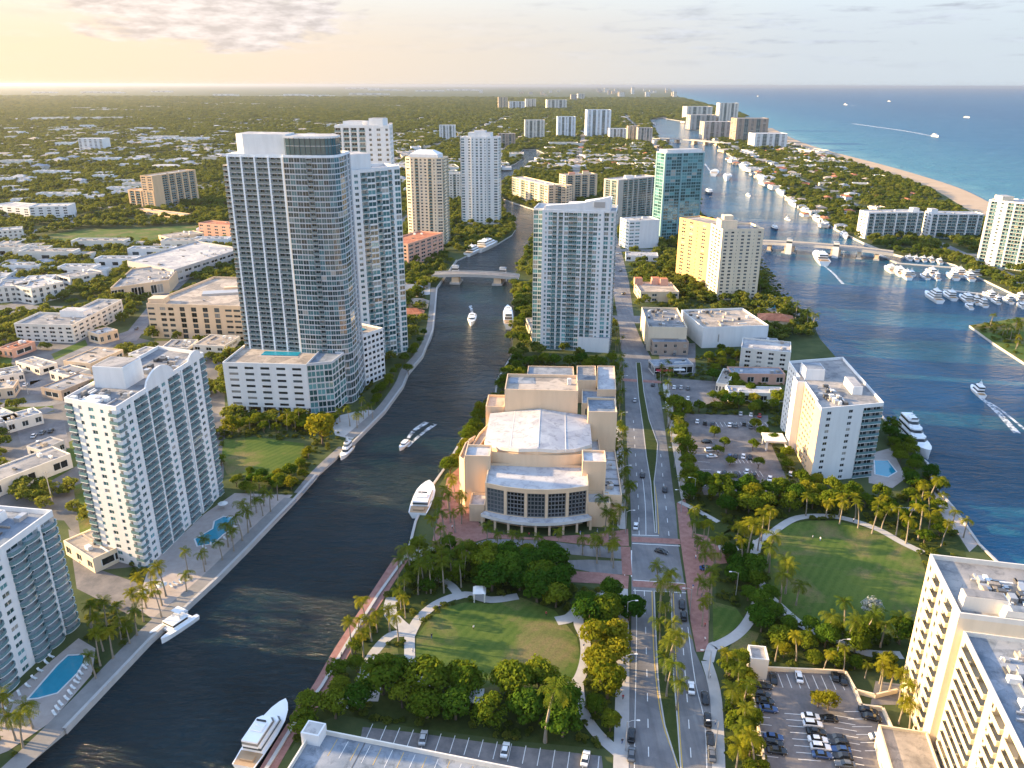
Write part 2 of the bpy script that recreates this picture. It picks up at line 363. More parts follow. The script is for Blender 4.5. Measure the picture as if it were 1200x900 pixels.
# ------------------------------------------------------------------ setting: land and water
far = lambda az_, d: (math.sin(R(az_)) * d, math.cos(R(az_)) * d)
RIV_W = [(15, 905), (75, 855), (175, 750), (217, 712), (255, 677), (290, 642), (345, 585), (370, 557), (400, 530), (415, 517), (450, 482), (472, 452), (478, 437), (495, 417), (507, 387), (512, 337), (535, 305), (560, 293), (582, 286), (600, 275), (605, 267), (598, 256), (590, 245), (583, 225), (582, 208), (588, 198), (603, 192), (612, 186), (608, 180), (613, 175)]
RIV_E = [(628, 175), (639, 180), (634, 186), (622, 194), (606, 203), (592, 212), (587, 222), (590, 233), (610, 240), (632, 247), (636, 255), (630, 270), (622, 288), (612, 305), (603, 322), (602, 345), (603, 370), (600, 417), (583, 445), (580, 467), (556, 491), (522, 548), (505, 572), (487, 612), (478, 649), (443, 698), (406, 756), (377, 805), (351, 839), (319, 891), (285, 945)]
ICW_W = [(1300, 790), (1200, 690), (1147, 638), (1117, 595), (1093, 568), (1087, 543), (1060, 520), (1040, 497), (1010, 455), (985, 425), (961, 397), (950, 375), (925, 366), (905, 345), (888, 322), (880, 300), (850, 275), (828, 258), (820, 245), (818, 225), (812, 205), (800, 188), (785, 175), (770, 163), (764, 150), (760, 141)]
ICW_E = [(775, 138), (800, 142), (818, 150), (835, 164), (848, 177), (880, 198), (907, 218), (936, 243), (980, 269), (1013, 285), (1040, 296), (1060, 301), (1092, 303), (1119, 310), (1150, 326), (1200, 350), (1300, 398), (1600, 540)]
COAST = [(1600, 380), (1300, 301), (1200, 266), (1152, 248), (1105, 222), (1060, 206), (1017, 193), (980, 183), (951, 175), (921, 164), (895, 150), (870, 135), (835, 125.5), (804, 118), (791, 110.5), (787, 106)]
LAND = P2((-150, 1080), *RIV_W, *RIV_E, (230, 1080), (1500, 1080), *ICW_W, *ICW_E, *COAST) + [(G(785, 103.2).x, G(785, 103.2).y), (70000 * 0.2, 70000)] + [(-70000, 70000), (-70000, 110)]
PEN = P2((1136, 381), (1165, 377), (1195, 372), (1400, 372), (1400, 520), (1199, 424), (1165, 402))
mb = MB(); mb.prism(ccw(LAND), -4, ZL, M_conc, M_ground); mb.prism(ccw(PEN), -4, ZL, M_conc, M_grass)
tag(mb.build('ground'), kind='structure')
def water(name, poly, m): mb = MB(); mb.flat(ccw(poly), 0, m); tag(mb.build(name), kind='structure')
W1 = [G(x, y, 0) for x, y in ((790, 1150), (735, 300), (700, 205), (660, 165))]; W2 = [G(x, y, 0) for x, y in ((800, 128), (860, 160), (930, 190), (1050, 245), (1150, 285), (1300, 345), (1700, 460))]
water('river', [(p.x, p.y) for p in W1] + [(G(400, 165, 0).x, G(400, 165, 0).y), (-900, 1200), (-900, 60), (20, 60)], M_river)
water('waterway', [(p.x, p.y) for p in W1[::-1]] + [(60, 60), (1500, 60)] + [(p.x, p.y) for p in W2[::-1]] + [(G(700, 128, 0).x, G(700, 128, 0).y)], M_icw)
water('ocean', [(p.x, p.y) for p in W2] + [(90000, 500), (90000, 80000), (8000, 80000)], M_ocean)
def sheet(name, polys, m, lift, block=True, kind='structure', label=None, cat=None):
    mb = MB()
    for p in polys:
        p = ccw(p); mb.flat(p, ZL + lift, m)
        if block: BLOCK.append(p)
    return tag(mb.build(name), label, cat, kind=kind)
def smooth(pts, k=6):
    if len(pts) < 3: return pts
    out = []; n = len(pts)
    for i in range(n - 1):
        p0, p1, p2, p3 = (Vector(pts[min(max(i + q, 0), n - 1)]) for q in (-1, 0, 1, 2))
        for j in range(k):
            t = j / k; out.append(tuple(0.5 * ((2 * p1) + (-p0 + p2) * t + (2 * p0 - 5 * p1 + 4 * p2 - p3) * t * t + (-p0 + 3 * p1 - 3 * p2 + p3) * t ** 3)))
    out.append(tuple(pts[-1])); return out
def ribbon(pts, w, closed=False, side=0.0):          # world polyline -> band polygon
    L, Rr = [], []; n = len(pts)
    for i in range(n):
        a = Vector(pts[max(i - 1, 0)][:2]); b = Vector(pts[min(i + 1, n - 1)][:2]); t = (b - a).normalized(); nn = Vector((-t.y, t.x))
        ww = w[min(i, len(w) - 1)] if isinstance(w, (list, tuple)) else w
        p = Vector(pts[i][:2]); L.append(tuple(p + nn * (ww / 2 + side))); Rr.append(tuple(p - nn * (ww / 2 - side)))
    return Rr + L[::-1]
def ribbon_mesh(mb, pts, w, z, m, side=0.0):
    r = ribbon(pts, w, side=side); n = len(pts)
    for i in range(n - 1):
        a, b, c, d = r[i], r[i + 1], r[2 * n - 2 - i], r[2 * n - 1 - i]
        mb.face([(*a, z), (*b, z), (*c, z), (*d, z)], m)
def bands(name, lst, m, lift, block=True, kind='structure'):
    mb = MB()
    for raw, w in lst:
        pts = raw; pts = smooth(P2(*pts)); ribbon_mesh(mb, pts, w, ZL + lift + .004 * lst.index((raw, w)), m)
        if block: BLOCK.append(ribbon(pts, w))
    return tag(mb.build(name), kind=kind)

# ------------------------------------------------------------------ setting: paving, lawns, pools
sheet('city_pavement', [P2((-120, 400), (40, 397), (150, 393), (180, 400), (262, 398), (264, 500), (262, 560), (180, 662), (118, 668), (75, 610), (-120, 600))], M_lot, 0.02, False)
sheet('avenue_road', [P2((732, 450), (733, 493), (736, 542), (739, 591), (740, 630), (740, 690), (740, 725), (738, 800), (735, 850), (733, 950), (842, 950), (838, 900), (834, 813), (822, 780), (814, 762), (807, 727), (803, 690), (795, 640), (792, 600), (785, 545), (779, 500), (773, 460), (766, 425), (752, 400), (744, 380), (737, 330), (727, 290), (719, 265), (709, 265), (712, 290), (717, 330), (725, 380), (729, 420))], M_asph, 0.06)
bands('city_road', [([(-60, 480), (0, 460), (50, 437), (100, 412), (140, 396), (175, 384)], 14), ([(-60, 470), (0, 472), (72, 470), (120, 440)], 8), ([(150, 400), (190, 350), (225, 318), (245, 300)], 10), ([(-60, 520), (0, 500), (60, 478)], 8)], M_asph, 0.05)
sheet('arts_centre_drive', [P2((739, 641), (690, 640), (640, 634), (600, 632), (572, 632), (556, 637), (549, 647), (555, 660), (566, 661), (572, 651), (588, 647), (622, 647), (660, 649), (690, 652), (739, 656)), P2((739, 658), (690, 656), (660, 657), (660, 664), (700, 672), (739, 674))], M_asph, 0.07)
LOTS = [P2((802, 485), (900, 487), (901, 515), (927, 572), (890, 584), (825, 580), (800, 512)), P2((782, 443), (840, 447), (845, 470), (800, 480), (785, 477)),
        P2((878, 786), (898, 785), (992, 789), (1000, 810), (1010, 828), (1036, 832), (1046, 862), (1050, 950), (930, 950), (894, 886), (888, 844)),
        P2((1026, 798), (1056, 802), (1056, 826), (1020, 826)), P2((35, 447), (100, 437), (112, 452), (75, 466), (36, 462)), P2((20, 505), (75, 492), (82, 525), (30, 540)),
        P2((425, 852), (480, 858), (590, 873), (705, 886), (712, 950), (420, 880)), P2((770, 405), (815, 402), (815, 440), (776, 440)), P2((80, 620), (118, 640), (118, 668), (180, 690), (150, 720), (90, 690))]
sheet('parking_lot', LOTS, M_asphd, 0.05); LOTSET = [ccw(p) for p in LOTS]
M_med = M_grass
MED_S = P2((766, 693), (767, 725), (770, 790), (772, 813), (778, 850), (788, 882), (797, 906), (799, 906), (795, 850), (792, 813), (790, 790), (788, 725), (787, 694))
MED_N = P2((745, 425), (751, 425), (755, 460), (761, 492), (771, 520), (770, 540), (767, 565), (770, 625), (767, 625), (762, 565), (757, 535), (753, 500), (748, 465))
mb = MB()
for p in (MED_S, MED_N): mb.prism(ccw(p), ZL, ZL + 0.22, M_conc, M_conc); mb.flat(inset(ccw(p), 0.35), ZL + 0.235, M_mulch)
tag(mb.build('median_kerb'), kind='structure')
sheet('brick_pavement', [P2((524, 560), (540, 546), (545, 575), (552, 600), (570, 624), (620, 630), (700, 626), (736, 620), (737, 640), (690, 639), (640, 633), (572, 631), (554, 636), (546, 648), (520, 640), (505, 652), (507, 632), (515, 601)),
      P2((662, 669), (702, 671), (737, 675), (736, 690), (724, 694), (710, 692), (702, 684), (660, 682)),
      P2((793, 590), (803, 585), (809, 610), (812, 625), (828, 628), (848, 646), (852, 660), (838, 662), (831, 690), (830, 760), (824, 764), (816, 764), (809, 727), (804, 680), (797, 632))], M_brick, 0.09)
bands('brick_crossing', [([(740, 632), (797, 635)], 3.4), ([(741, 684), (804, 688)], 3.4), ([(733, 641), (735, 674)], 3.2), ([(727, 445), (775, 448)], 4)], M_brick, 0.10)
bands('pavement', [([(729, 690), (730, 760), (729, 830), (727, 930)], 3.6), ([(843, 930), (839, 820), (828, 775)], 3.0), ([(728, 620), (728, 560), (725, 500)], 3.0), ([(803, 585), (796, 545), (788, 500), (780, 450)], 3.2), ([(846, 760), (836, 757), (830, 775)], 3.0)], M_conc, 0.11)
LAWN_L = P2((501, 727), (520, 712), (545, 706), (575, 708), (610, 700), (650, 715), (676, 747), (682, 778), (667, 804), (640, 805), (590, 812), (540, 812), (500, 792), (487, 779), (488, 747))
LAWN_R = P2((917, 615), (950, 610), (980, 610), (1027, 622), (1077, 648), (1092, 690), (1080, 735), (1040, 742), (990, 738), (940, 728), (907, 702), (893, 660), (900, 630))
sheet('lawn', [LAWN_L, LAWN_R, P2((261, 515), (300, 512), (357, 520), (352, 540), (330, 562), (300, 558), (266, 556), (260, 540)), P2((57, 275), (100, 269), (155, 268), (230, 264), (234, 277), (150, 286), (60, 287)),
      P2((835, 705), (862, 712), (872, 725), (850, 748), (836, 752)), P2((445, 752), (466, 760), (470, 790), (452, 800), (430, 800)), P2((868, 735), (890, 742), (880, 765), (850, 768))], M_grass, 0.04)
sheet('verge_grass', [P2((95, 470), (120, 458), (128, 470), (100, 485)), P2((20, 545), (110, 505), (118, 530), (40, 575)), P2((0, 478), (60, 470), (64, 482), (0, 496)), P2((60, 415), (100, 398), (104, 408), (66, 425)), P2((150, 405), (176, 400), (178, 414), (150, 420)), P2((86, 570), (112, 560), (118, 620), (96, 640)), P2((-60, 415), (15, 415), (10, 445), (-60, 450))], M_grass, 0.045, False)
sheet('park_bed', [P2((470, 670), (520, 655), (560, 660), (700, 690), (735, 700), (733, 880), (600, 868), (480, 852), (400, 838), (360, 850), (340, 880), (330, 862), (385, 800), (420, 740), (455, 690)), P2((840, 630), (900, 590), (1090, 580), (1130, 640), (1140, 700), (1060, 790), (880, 780), (850, 770), (838, 760)), P2((850, 775), (880, 780), (905, 930), (850, 930)), P2((800, 580), (930, 580), (900, 600), (840, 630), (812, 622))], M_mulch, 0.02, False)
bands('park_path', [([(420, 812), (428, 785), (439, 764), (458, 745), (478, 742)], 3.0), ([(397, 826), (425, 815), (445, 814)], 5), ([(484, 800), (474, 802), (468, 806)], 5), ([(480, 742), (481, 780), (490, 796), (508, 800)], 3.0), ([(480, 745), (492, 724), (515, 706), (545, 697), (575, 703), (607, 699)], 3.2), ([(540, 702), (530, 688), (512, 676)], 3),
      ([(728, 688), (705, 697), (682, 712), (678, 730), (685, 748), (686, 772), (677, 798), (660, 806), (643, 800)], 3.0), ([(652, 728), (668, 724), (680, 712)], 4), ([(660, 808), (672, 822), (660, 812)], 6), ([(677, 800), (682, 832), (700, 860), (724, 882)], 3.0),
      ([(842, 642), (868, 642), (888, 636), (905, 624), (935, 607), (980, 606), (1025, 619), (1057, 636), (1082, 648)], 3.0), ([(888, 634), (884, 655), (886, 672), (897, 694), (916, 713), (937, 731), (960, 743), (990, 756), (1020, 766), (1057, 768)], 3.2), ([(838, 758), (862, 745), (878, 727), (890, 700)], 3.2), ([(796, 588), (820, 600), (842, 612)], 2.2), ([(1020, 596), (1080, 597)], 2.5), ([(478, 655), (500, 645), (512, 660)], 5), ([(460, 700), (458, 720), (480, 742)], 4)], M_conc, 0.08)
bands('riverside_walk', [([(470, 655), (440, 702), (404, 758), (374, 810), (350, 842)], 5.0), ([(345, 850), (322, 888), (290, 945)], 4.0)], M_brick, 0.08)
bands('waterfront_dock', [([(0, 915), (66, 852), (168, 746), (210, 708), (250, 673), (285, 638), (341, 584)], 5.5), ([(350, 578), (372, 552), (402, 524)], 4), ([(410, 512), (446, 480), (468, 450), (476, 432), (493, 412), (504, 386), (509, 337)], 5)], M_dock, 0.08)
mb = MB()
for line, s in ((RIV_W[1:8], 1), (RIV_W[8:17], 1), (RIV_E[17:], 1), (ICW_W[1:9], 1), (ICW_E[5:12], 1)):
    pts = P2(*line); ribbon_mesh(mb, pts, 0.9, ZL + 0.45, M_conc)
    r = ribbon(pts, 0.9)
    n = len(pts)
    for i in range(n - 1):
        for a, b in ((r[i], r[i + 1]), (r[2 * n - 2 - i], r[2 * n - 1 - i])):
            mb.face([(*a, -1), (*b, -1), (*b, ZL + 0.45), (*a, ZL + 0.45)], M_conc)
tag(mb.build('seawall_edge'), kind='structure')
DECKS = [P2((175, 662), (240, 602), (275, 578), (343, 580), (290, 634), (215, 702), (182, 728), (160, 712)), P2((92, 748), (112, 760), (108, 790), (60, 846), (10, 880), (-40, 900), (-30, 850)), P2((1018, 532), (1044, 525), (1062, 560), (1046, 572), (1018, 566)), P2((1093, 575), (1117, 594), (1147, 637), (1136, 647), (1124, 628), (1104, 608))]
sheet('terrace', DECKS, M_deck, 0.06)
sheet('plaza', [P2((385, 490), (427, 480), (446, 482), (413, 515), (393, 510)), P2((880, 345), (915, 345), (925, 365), (890, 372)), P2((470, 330), (505, 326), (504, 345), (475, 350))], M_conc, 0.06, False)
POOLS = []
def pool(px, label):
    p = ccw(P2(*px)); root = empty('swimming_pool', (p[0][0], p[0][1], ZL), label, 'pool', 'swimming pools beside the towers')
    mb = MB(); o = inset(p, -0.5); n = len(p)
    for i in range(n):
        a, b, c, d = o[i], o[(i + 1) % n], p[(i + 1) % n], p[i]
        mb.face([(*a, ZL + 0.16), (*b, ZL + 0.16), (*c, ZL + 0.16), (*d, ZL + 0.16)], M_mark)
    mb.build('coping', root, root.location)
    POOLS.append(inset(p, -3)); mb = MB(); mb.flat(p, ZL + 0.11, M_pool); mb.build('pool_water', root, root.location)
pool([(229, 632), (250, 620), (252, 611), (262, 606), (275, 607), (273, 618), (262, 626), (250, 637), (232, 640)], 'turquoise pool with wavy edge beside the tall white slab of flats')
pool([(34, 819), (68, 780), (80, 769), (97, 768), (99, 774), (90, 789), (67, 812), (45, 818)], 'long turquoise pool in the lower corner beside curved balconies')
pool([(1025, 540), (1040, 540), (1050, 553), (1040, 559), (1026, 556)], 'small bright blue pool behind the stepped white hotel')
pool([(884, 350), (897, 349), (899, 358), (885, 359)], 'left of two pale pools behind the golden towers')
pool([(902, 353), (910, 353), (912, 361), (903, 362)], 'right of two pale pools behind the golden towers')
sheet('beach', [ribbon(smooth(P2(*COAST[1:11])), 44, side=-8)], M_sandm, 0.05)
mb = MB(); q = smooth(P2(*COAST[:13])); ribbon_mesh(mb, q, 16, 0.12, M_foam, side=26)
ribbon_mesh(mb, q, 7, 0.14, M_foam, side=44)
tag(mb.build('surf'), kind='stuff')
mb = MB()
def wake(pts, w):
    q = smooth([tuple(G(x, y, 0))[:2] for x, y in pts]); n = len(q)
    ww = [w[0] + (w[1] - w[0]) * i / (n - 1) for i in range(n)]
    ribbon_mesh(mb, q, ww, 0.13, M_foam)
wake([(1150, 467), (1166, 480), (1192, 508)], (2.2, 3.2)); wake([(1149, 466), (1172, 480), (1204, 506)], (.8, 1.6)); wake([(475, 520), (484, 506), (500, 495)], (1, 3)); wake([(478, 524), (490, 512), (510, 497)], (1, 2.2))
wake([(553, 374), (553, 366), (551, 358)], (1, 2.5)); wake([(1092, 159.5), (1060, 153.5), (1000, 145)], (10, 22)); wake([(965, 311), (976, 320), (988, 333)], (1.6, 2.4)); wake([(838, 207), (832, 200), (826, 192)], (1, 4)); wake([(992, 123), (1003, 124)], (10, 20))
tag(mb.build('boat_wakes'), kind='stuff')
# painted markings
mb = MB()
def dash(pts, w=0.16, on=3.0, off=6.0, m=M_mark, solid=False, z=ZL + 0.075):
    q = [Vector(p) for p in P2(*pts)]; ps = smooth([tuple(p) for p in q], 10)
    acc = 0
    for a, b in zip(ps, ps[1:]):
        a, b = Vector(a), Vector(b); L = (b - a).length; t = 0
        while t < L:
            ph = (acc + t) % (on + off); step = min(L - t, (on - ph) if ph < on else (on + off - ph)) + 1e-4
            if solid or ph < on:
                u = (b - a) / L; n = Vector((-u.y, u.x)) * w / 2; s, e = a + u * t, a + u * min(t + step, L)
                mb.face([(*(s - n), z), (*(e - n), z), (*(e + n), z), (*(s + n), z)], m)
            t += step
        acc += L
dash([(744, 690), (746, 725), (745, 800), (744, 850), (743, 940)], 0.2, solid=True); dash([(755, 692), (757, 750), (759, 830), (761, 940)], 0.22)
dash([(806, 735), (815, 800), (826, 850), (829, 940)], 0.2, solid=True); dash([(797, 693), (800, 750), (806, 830), (813, 940)], 0.22)
dash([(764, 693), (766, 760), (771, 815), (778, 852), (789, 884), (795, 905)], 0.25, m=M_yel, solid=True); dash([(789, 694), (792, 770), (796, 850), (800, 905)], 0.25, m=M_yel, solid=True)
dash([(772, 626), (770, 590), (766, 562), (759, 530), (756, 500)], 0.25, m=M_yel, solid=True)
dash([(749, 627), (748, 590), (745, 540), (742, 490)], 0.22); dash([(757, 627), (756, 590), (752, 550)], 0.22, solid=True); dash([(784, 628), (778, 570), (774, 530)], 0.22)
for a, b in (((741, 627), (772, 628)), ((741, 637), (797, 640)), ((742, 680), (803, 684)), ((742, 692), (764, 693)), ((788, 694), (804, 695)), ((740, 645), (740, 676)), ((731, 645), (732, 676))): dash([a, b], 0.35, solid=True)
def stalls(a, b, n, dep, m=M_mark):             # painted stall lines along a kerb
    a, b = Vector(P2(a)[0]), Vector(P2(b)[0]); u = (b - a) / n; nn = Vector((-u.y, u.x)).normalized()
    for i in range(n + 1):
        s = a + u * i; e = s + nn * dep; w = u.normalized() * 0.09
        mb.face([(*(s - w), ZL + .07), (*(s + w), ZL + .07), (*(e + w), ZL + .07), (*(e - w), ZL + .07)], m)
stalls((897, 805), (990, 809), 9, 5.2); stalls((894, 800), (912, 888), 10, -5.0); stalls((944, 838), (962, 892), 7, -5.2); stalls((975, 838), (985, 892), 7, 5.2); stalls((1012, 834), (1038, 880), 5, -5)
stalls((428, 868), (700, 908), 16, 5.4)
stalls((828, 525), (840, 580), 6, -5); stalls((842, 552), (890, 552), 10, -5); stalls((855, 543), (890, 543), 8, 5); stalls((842, 500), (900, 500), 12, 5)
tag(mb.build('road_markings'), kind='structure')

# streets of the low suburbs
STREETS = []; mb = MB(); ang = R(5)
def street(p, q, w, i):
    n_ = max(2, int((V_(q) - V_(p)).length / 60)); pts = [tuple(V_(p).lerp(V_(q), k / n_)) for k in range(n_ + 1)]
    ok = [inside(LAND, *t) and not any(inside(b, *t) for b in BLOCK) for t in pts]
    for k in range(n_):
        if ok[k] and ok[k + 1]: ribbon_mesh(mb, [pts[k], pts[k + 1]], w, ZL + .03 + .004 * (i % 3), M_asph); STREETS.append((*pts[k], *pts[k + 1], w))
V_ = lambda p: Vector(p)
for i, x in enumerate(range(-2600, 900, 190)): street((x - 40, 470), (x + 330, 4300), 13 if i % 3 else 20, 0)
for i, y in enumerate(range(560, 4300, 240)): street((-3200, y + 120), (1500, y - 120), 12 if i % 3 else 18, 1)
tag(mb.build('suburban_street'), kind='structure')
# ------------------------------------------------------------------ building kit
def win_mesh(name, frame, gl, mull=1, trans=0):
    mb = MB(); t = 0.045
    mb.face([(-.5, 0, -.5), (.5, 0, -.5), (.5, 0, .5), (-.5, 0, .5)], gl)
    def bar(x0, x1, z0, z1):
        mb.face([(x0, -.04, z0), (x1, -.04, z0), (x1, -.04, z1), (x0, -.04, z1)], frame)
        mb.face([(x0, 0, z1), (x0, -.04, z1), (x1, -.04, z1), (x1, 0, z1)], frame); mb.face([(x0, 0, z0), (x0, -.04, z0), (x0, -.04, z1), (x0, 0, z1)], frame)
    bar(-.5, .5, -.5, -.5 + t); bar(-.5, .5, .5 - t, .5); bar(-.5, -.5 + t, -.5 + t, .5 - t); bar(.5 - t, .5, -.5 + t, .5 - t)
    for i in range(mull): x = -.5 + (i + 1) / (mull + 1); bar(x - t / 2, x + t / 2, -.5 + t, .5 - t)
    for i in range(trans): z = -.5 + (i + 1) / (trans + 1); bar(-.5 + t, .5 - t, z - t / 2, z + t / 2)
    return mb.mesh(name)
def balc_mesh(name, slab, rail, rec, out, round_=False, h=1.05):
    mb = MB()
    if round_:
        ring = [(-.5, rec)] + [(-.5 * math.cos(math.pi * k / 8), -out * (0.35 + 0.65 * math.sin(math.pi * k / 8))) for k in range(9)] + [(.5, rec)]
    else: ring = [(-.5, rec), (-.5, -out), (.5, -out), (.5, rec)]
    r3 = ccw(ring); mb.prism(r3, -0.11, 0.11, slab, bottom=True)
    edge = [p for p in ring if p[1] <= 0.001 or True][0:]
    for a, b in zip(edge, edge[1:]):
        if a[1] >= rec - .01 and b[1] >= rec - .01: continue
        a = (a[0] * .985, min(a[1] + .05, 0.0 if a[1] > 0 else a[1] + .05)); b = (b[0] * .985, min(b[1] + .05, 0.0 if b[1] > 0 else b[1] + .05))
        d = Vector((b[0] - a[0], b[1] - a[1], 0))
        if d.length < .02: continue
        n = Vector((d.y, -d.x, 0)).normalized() * .03
        A, B = Vector((*a, .11)), Vector((*b, .11)); Z = Vector((0, 0, h))
        mb.hexa([A - n, B - n, B + n, A + n][::-1], [A - n + Z, B - n + Z, B + n + Z, A + n + Z][::-1], rail)
    return mb.mesh(name)
WINS, BALS = {}, {}
def get_win(key, frame, gl, mull=1, trans=0):
    k = (key, frame.name, gl.name, mull, trans)
    if k not in WINS: WINS[k] = win_mesh('window', frame, gl, mull, trans)
    return WINS[k]
def get_bal(slab, rail, rec, out, rd=False):
    k = (slab.name, rail.name, rec, out, rd)
    if k not in BALS: BALS[k] = balc_mesh('balcony', slab, rail, rec, out, rd)
    return BALS[k]
def merged(name, items, parent, origin, kind='stuff'):        # items: (mesh, matrix)
    V, Fc, MI, mats, off = [], [], [], [], 0
    by = {}
    for me, mx in items: by.setdefault(me.name, (me, []))[1].append(mx)
    for me, mxs in by.values():
        n = len(me.vertices); co = np.empty(n * 3); me.vertices.foreach_get('co', co); co = co.reshape(n, 3)
        mi = []
        for m in me.materials:
            if m not in mats: mats.append(m)
            mi.append(mats.index(m))
        fs = [tuple(p.vertices) for p in me.polygons]; fm = [mi[p.material_index] for p in me.polygons]
        for mx in mxs:
            M = np.array(mx); V.append(co @ M[:3, :3].T + M[:3, 3] - np.array(origin))
            Fc.extend(tuple(i + off for i in f) for f in fs); MI.extend(fm); off += n
    me = bpy.data.meshes.new(name); me.from_pydata(np.concatenate(V).tolist(), [], Fc)
    for m in mats: me.materials.append(m)
    me.polygons.foreach_set('material_index', MI); me.update()
    o = bpy.data.objects.new(name, me); COL.objects.link(o); o.parent = parent
    return tag(o, kind=kind)
def place(items, name, root, top):             # the TOP items that show largest become parts, the rest one part of kind stuff
    def score(it):
        p = it[1].to_translation(); v = CAM - p; nn = -(it[1].to_3x3().col[1].normalized())
        px, py = proj(p); on = 0 <= px <= 1200 and 0 <= py <= 900 and (p - CAM).dot(FWD) > 0
        return max(0.02, nn.dot(v.normalized())) * it[2] / v.length_squared * (1 if on else 0.001)
    items = sorted(items, key=score, reverse=True)
    for me, mx, a in items[:top]:
        o = bpy.data.objects.new(name, me); COL.objects.link(o); o.parent = root
        m = mx.copy(); m.translation = m.translation - root.location; o.matrix_local = m
    rest = items[top:]
    if rest: merged(name + 's', [(a, b) for a, b, _ in rest], root, root.location)
CELLS = {'w': (.42, .50), 'm': (.66, .52), 'n': (.30, .42), 'g': (.93, .74), 'G': (.97, .84), 'h': (.80, .40), 't': (.62, .78), 'c': (.74, .62), 'T': (.86, .84)}
def frame_mx(o, ux, nn, w, h):
    return Matrix(((ux.x * w, -nn.x, 0, o.x), (ux.y * w, -nn.y, 0, o.y), (0, 0, h, o.z), (0, 0, 0, 1)))
class Tower:
    def __init__(s, name, label, loc, wall, frame=None, gl=None, rail=None, slab=None, group=None, cat='building', mull=1, rec=1.5, out=0.7, top=100, rd=False, trans=0):
        s.root = empty(name, loc, label, cat, group); s.wall = wall; s.mb = MB(); s.win = []; s.bal = []; s.top = top
        s.rec, s.out = rec, out
        s.wm = get_win('a', frame or M_frame, gl or M_gTeal, mull, trans); s.bm = get_bal(slab or wall, rail or M_rail, rec, out, rd)
    def facade(s, a, b, z0, z1, nfl, pat, wall=None, rev=0.18, back=None, ground=0.0):
        wall = wall or s.wall; mb = s.mb
        a, b = Vector((a[0], a[1], 0)), Vector((b[0], b[1], 0)); L = (b - a).length; u = (b - a) / L; n = Vector((u.y, -u.x, 0))
        if pat is None: mb.face([(a.x, a.y, z0), (b.x, b.y, z0), (b.x, b.y, z1), (a.x, a.y, z1)], wall); return
        wt = [0.28 if c == '|' else 0.5 if c == 'n' else 0.4 if c == '.' else 1.5 if c == 'B' else 1.0 for c in pat]; tot = sum(wt); x = 0; fh = (z1 - z0) / nfl
        Z = Vector((0, 0, 1))
        for c, w in zip(pat, wt):
            w = w / tot * L; A, B = a + u * x, a + u * (x + w); x += w; mid = (A + B) / 2
            if c in 's.': mb.face([A + Z * z0, B + Z * z0, B + Z * z1, A + Z * z1], wall)
            elif c == '|':
                o = n * 0.35; mb.face([A + o + Z * z0, B + o + Z * z0, B + o + Z * z1, A + o + Z * z1], wall)
                mb.face([A + Z * z0, A + o + Z * z0, A + o + Z * z1, A + Z * z1], wall); mb.face([B + o + Z * z0, B + Z * z0, B + Z * z1, B + o + Z * z1], wall)
                mb.face([A + Z * z1, A + o + Z * z1, B + o + Z * z1, B + Z * z1], wall)
            elif c in 'bB':
                r = n * -s.rec
                mb.face([A + r + Z * z0, B + r + Z * z0, B + r + Z * z1, A + r + Z * z1], back or wall)
                mb.face([A + Z * z0, A + r + Z * z0, A + r + Z * z1, A + Z * z1], wall); mb.face([B + r + Z * z0, B + Z * z0, B + Z * z1, B + r + Z * z1], wall)
                mb.face([A + Z * z1, A + r + Z * z1, B + r + Z * z1, B + Z * z1][::-1], wall); mb.face([A + Z * (z1 - .45), B + Z * (z1 - .45), B + Z * z1, A + Z * z1], wall)
                for k in range(nfl):
                    zc = z0 + k * fh
                    s.win.append((s.wm, frame_mx(mid + r * 0.98 + Z * (zc + fh * .5), u, n, w * .9, fh * .74), w * .9 * fh * .74))
                    s.bal.append((s.bm, frame_mx(mid + Z * (zc + .12), u, n, w, 1.0), w * 1.1))
            else:
                fw, fhh = CELLS[c]; hw = w * fw / 2; gap = (w - 2 * hw) / 2; rr = n * -rev
                mb.face([A + Z * z0, A + u * gap + Z * z0, A + u * gap + Z * z1, A + Z * z1], wall); mb.face([B - u * gap + Z * z0, B + Z * z0, B + Z * z1, B - u * gap + Z * z1], wall)
                l, r_ = A + u * gap, B - u * gap; zz = z0
                for k in range(nfl):
                    zb = z0 + k * fh + fh * (1 - fhh) * .5; zt = zb + fh * fhh
                    mb.face([l + Z * zz, r_ + Z * zz, r_ + Z * zb, l + Z * zb], wall); zz = zt
                    mb.face([l + Z * zb, r_ + Z * zb, r_ + rr + Z * zb, l + rr + Z * zb], wall); mb.face([l + rr + Z * zt, r_ + rr + Z * zt, r_ + Z * zt, l + Z * zt], wall)
                    mb.face([l + Z * zb, l + rr + Z * zb, l + rr + Z * zt, l + Z * zt], wall); mb.face([r_ + rr + Z * zb, r_ + Z * zb, r_ + Z * zt, r_ + rr + Z * zt], wall)
                    s.win.append((s.wm, frame_mx(mid + rr * .96 + Z * (zb + zt) / 2, u, n, 2 * hw, zt - zb), 2 * hw * (zt - zb)))
                mb.face([l + Z * zz, r_ + Z * zz, r_ + Z * z1, l + Z * z1], wall)
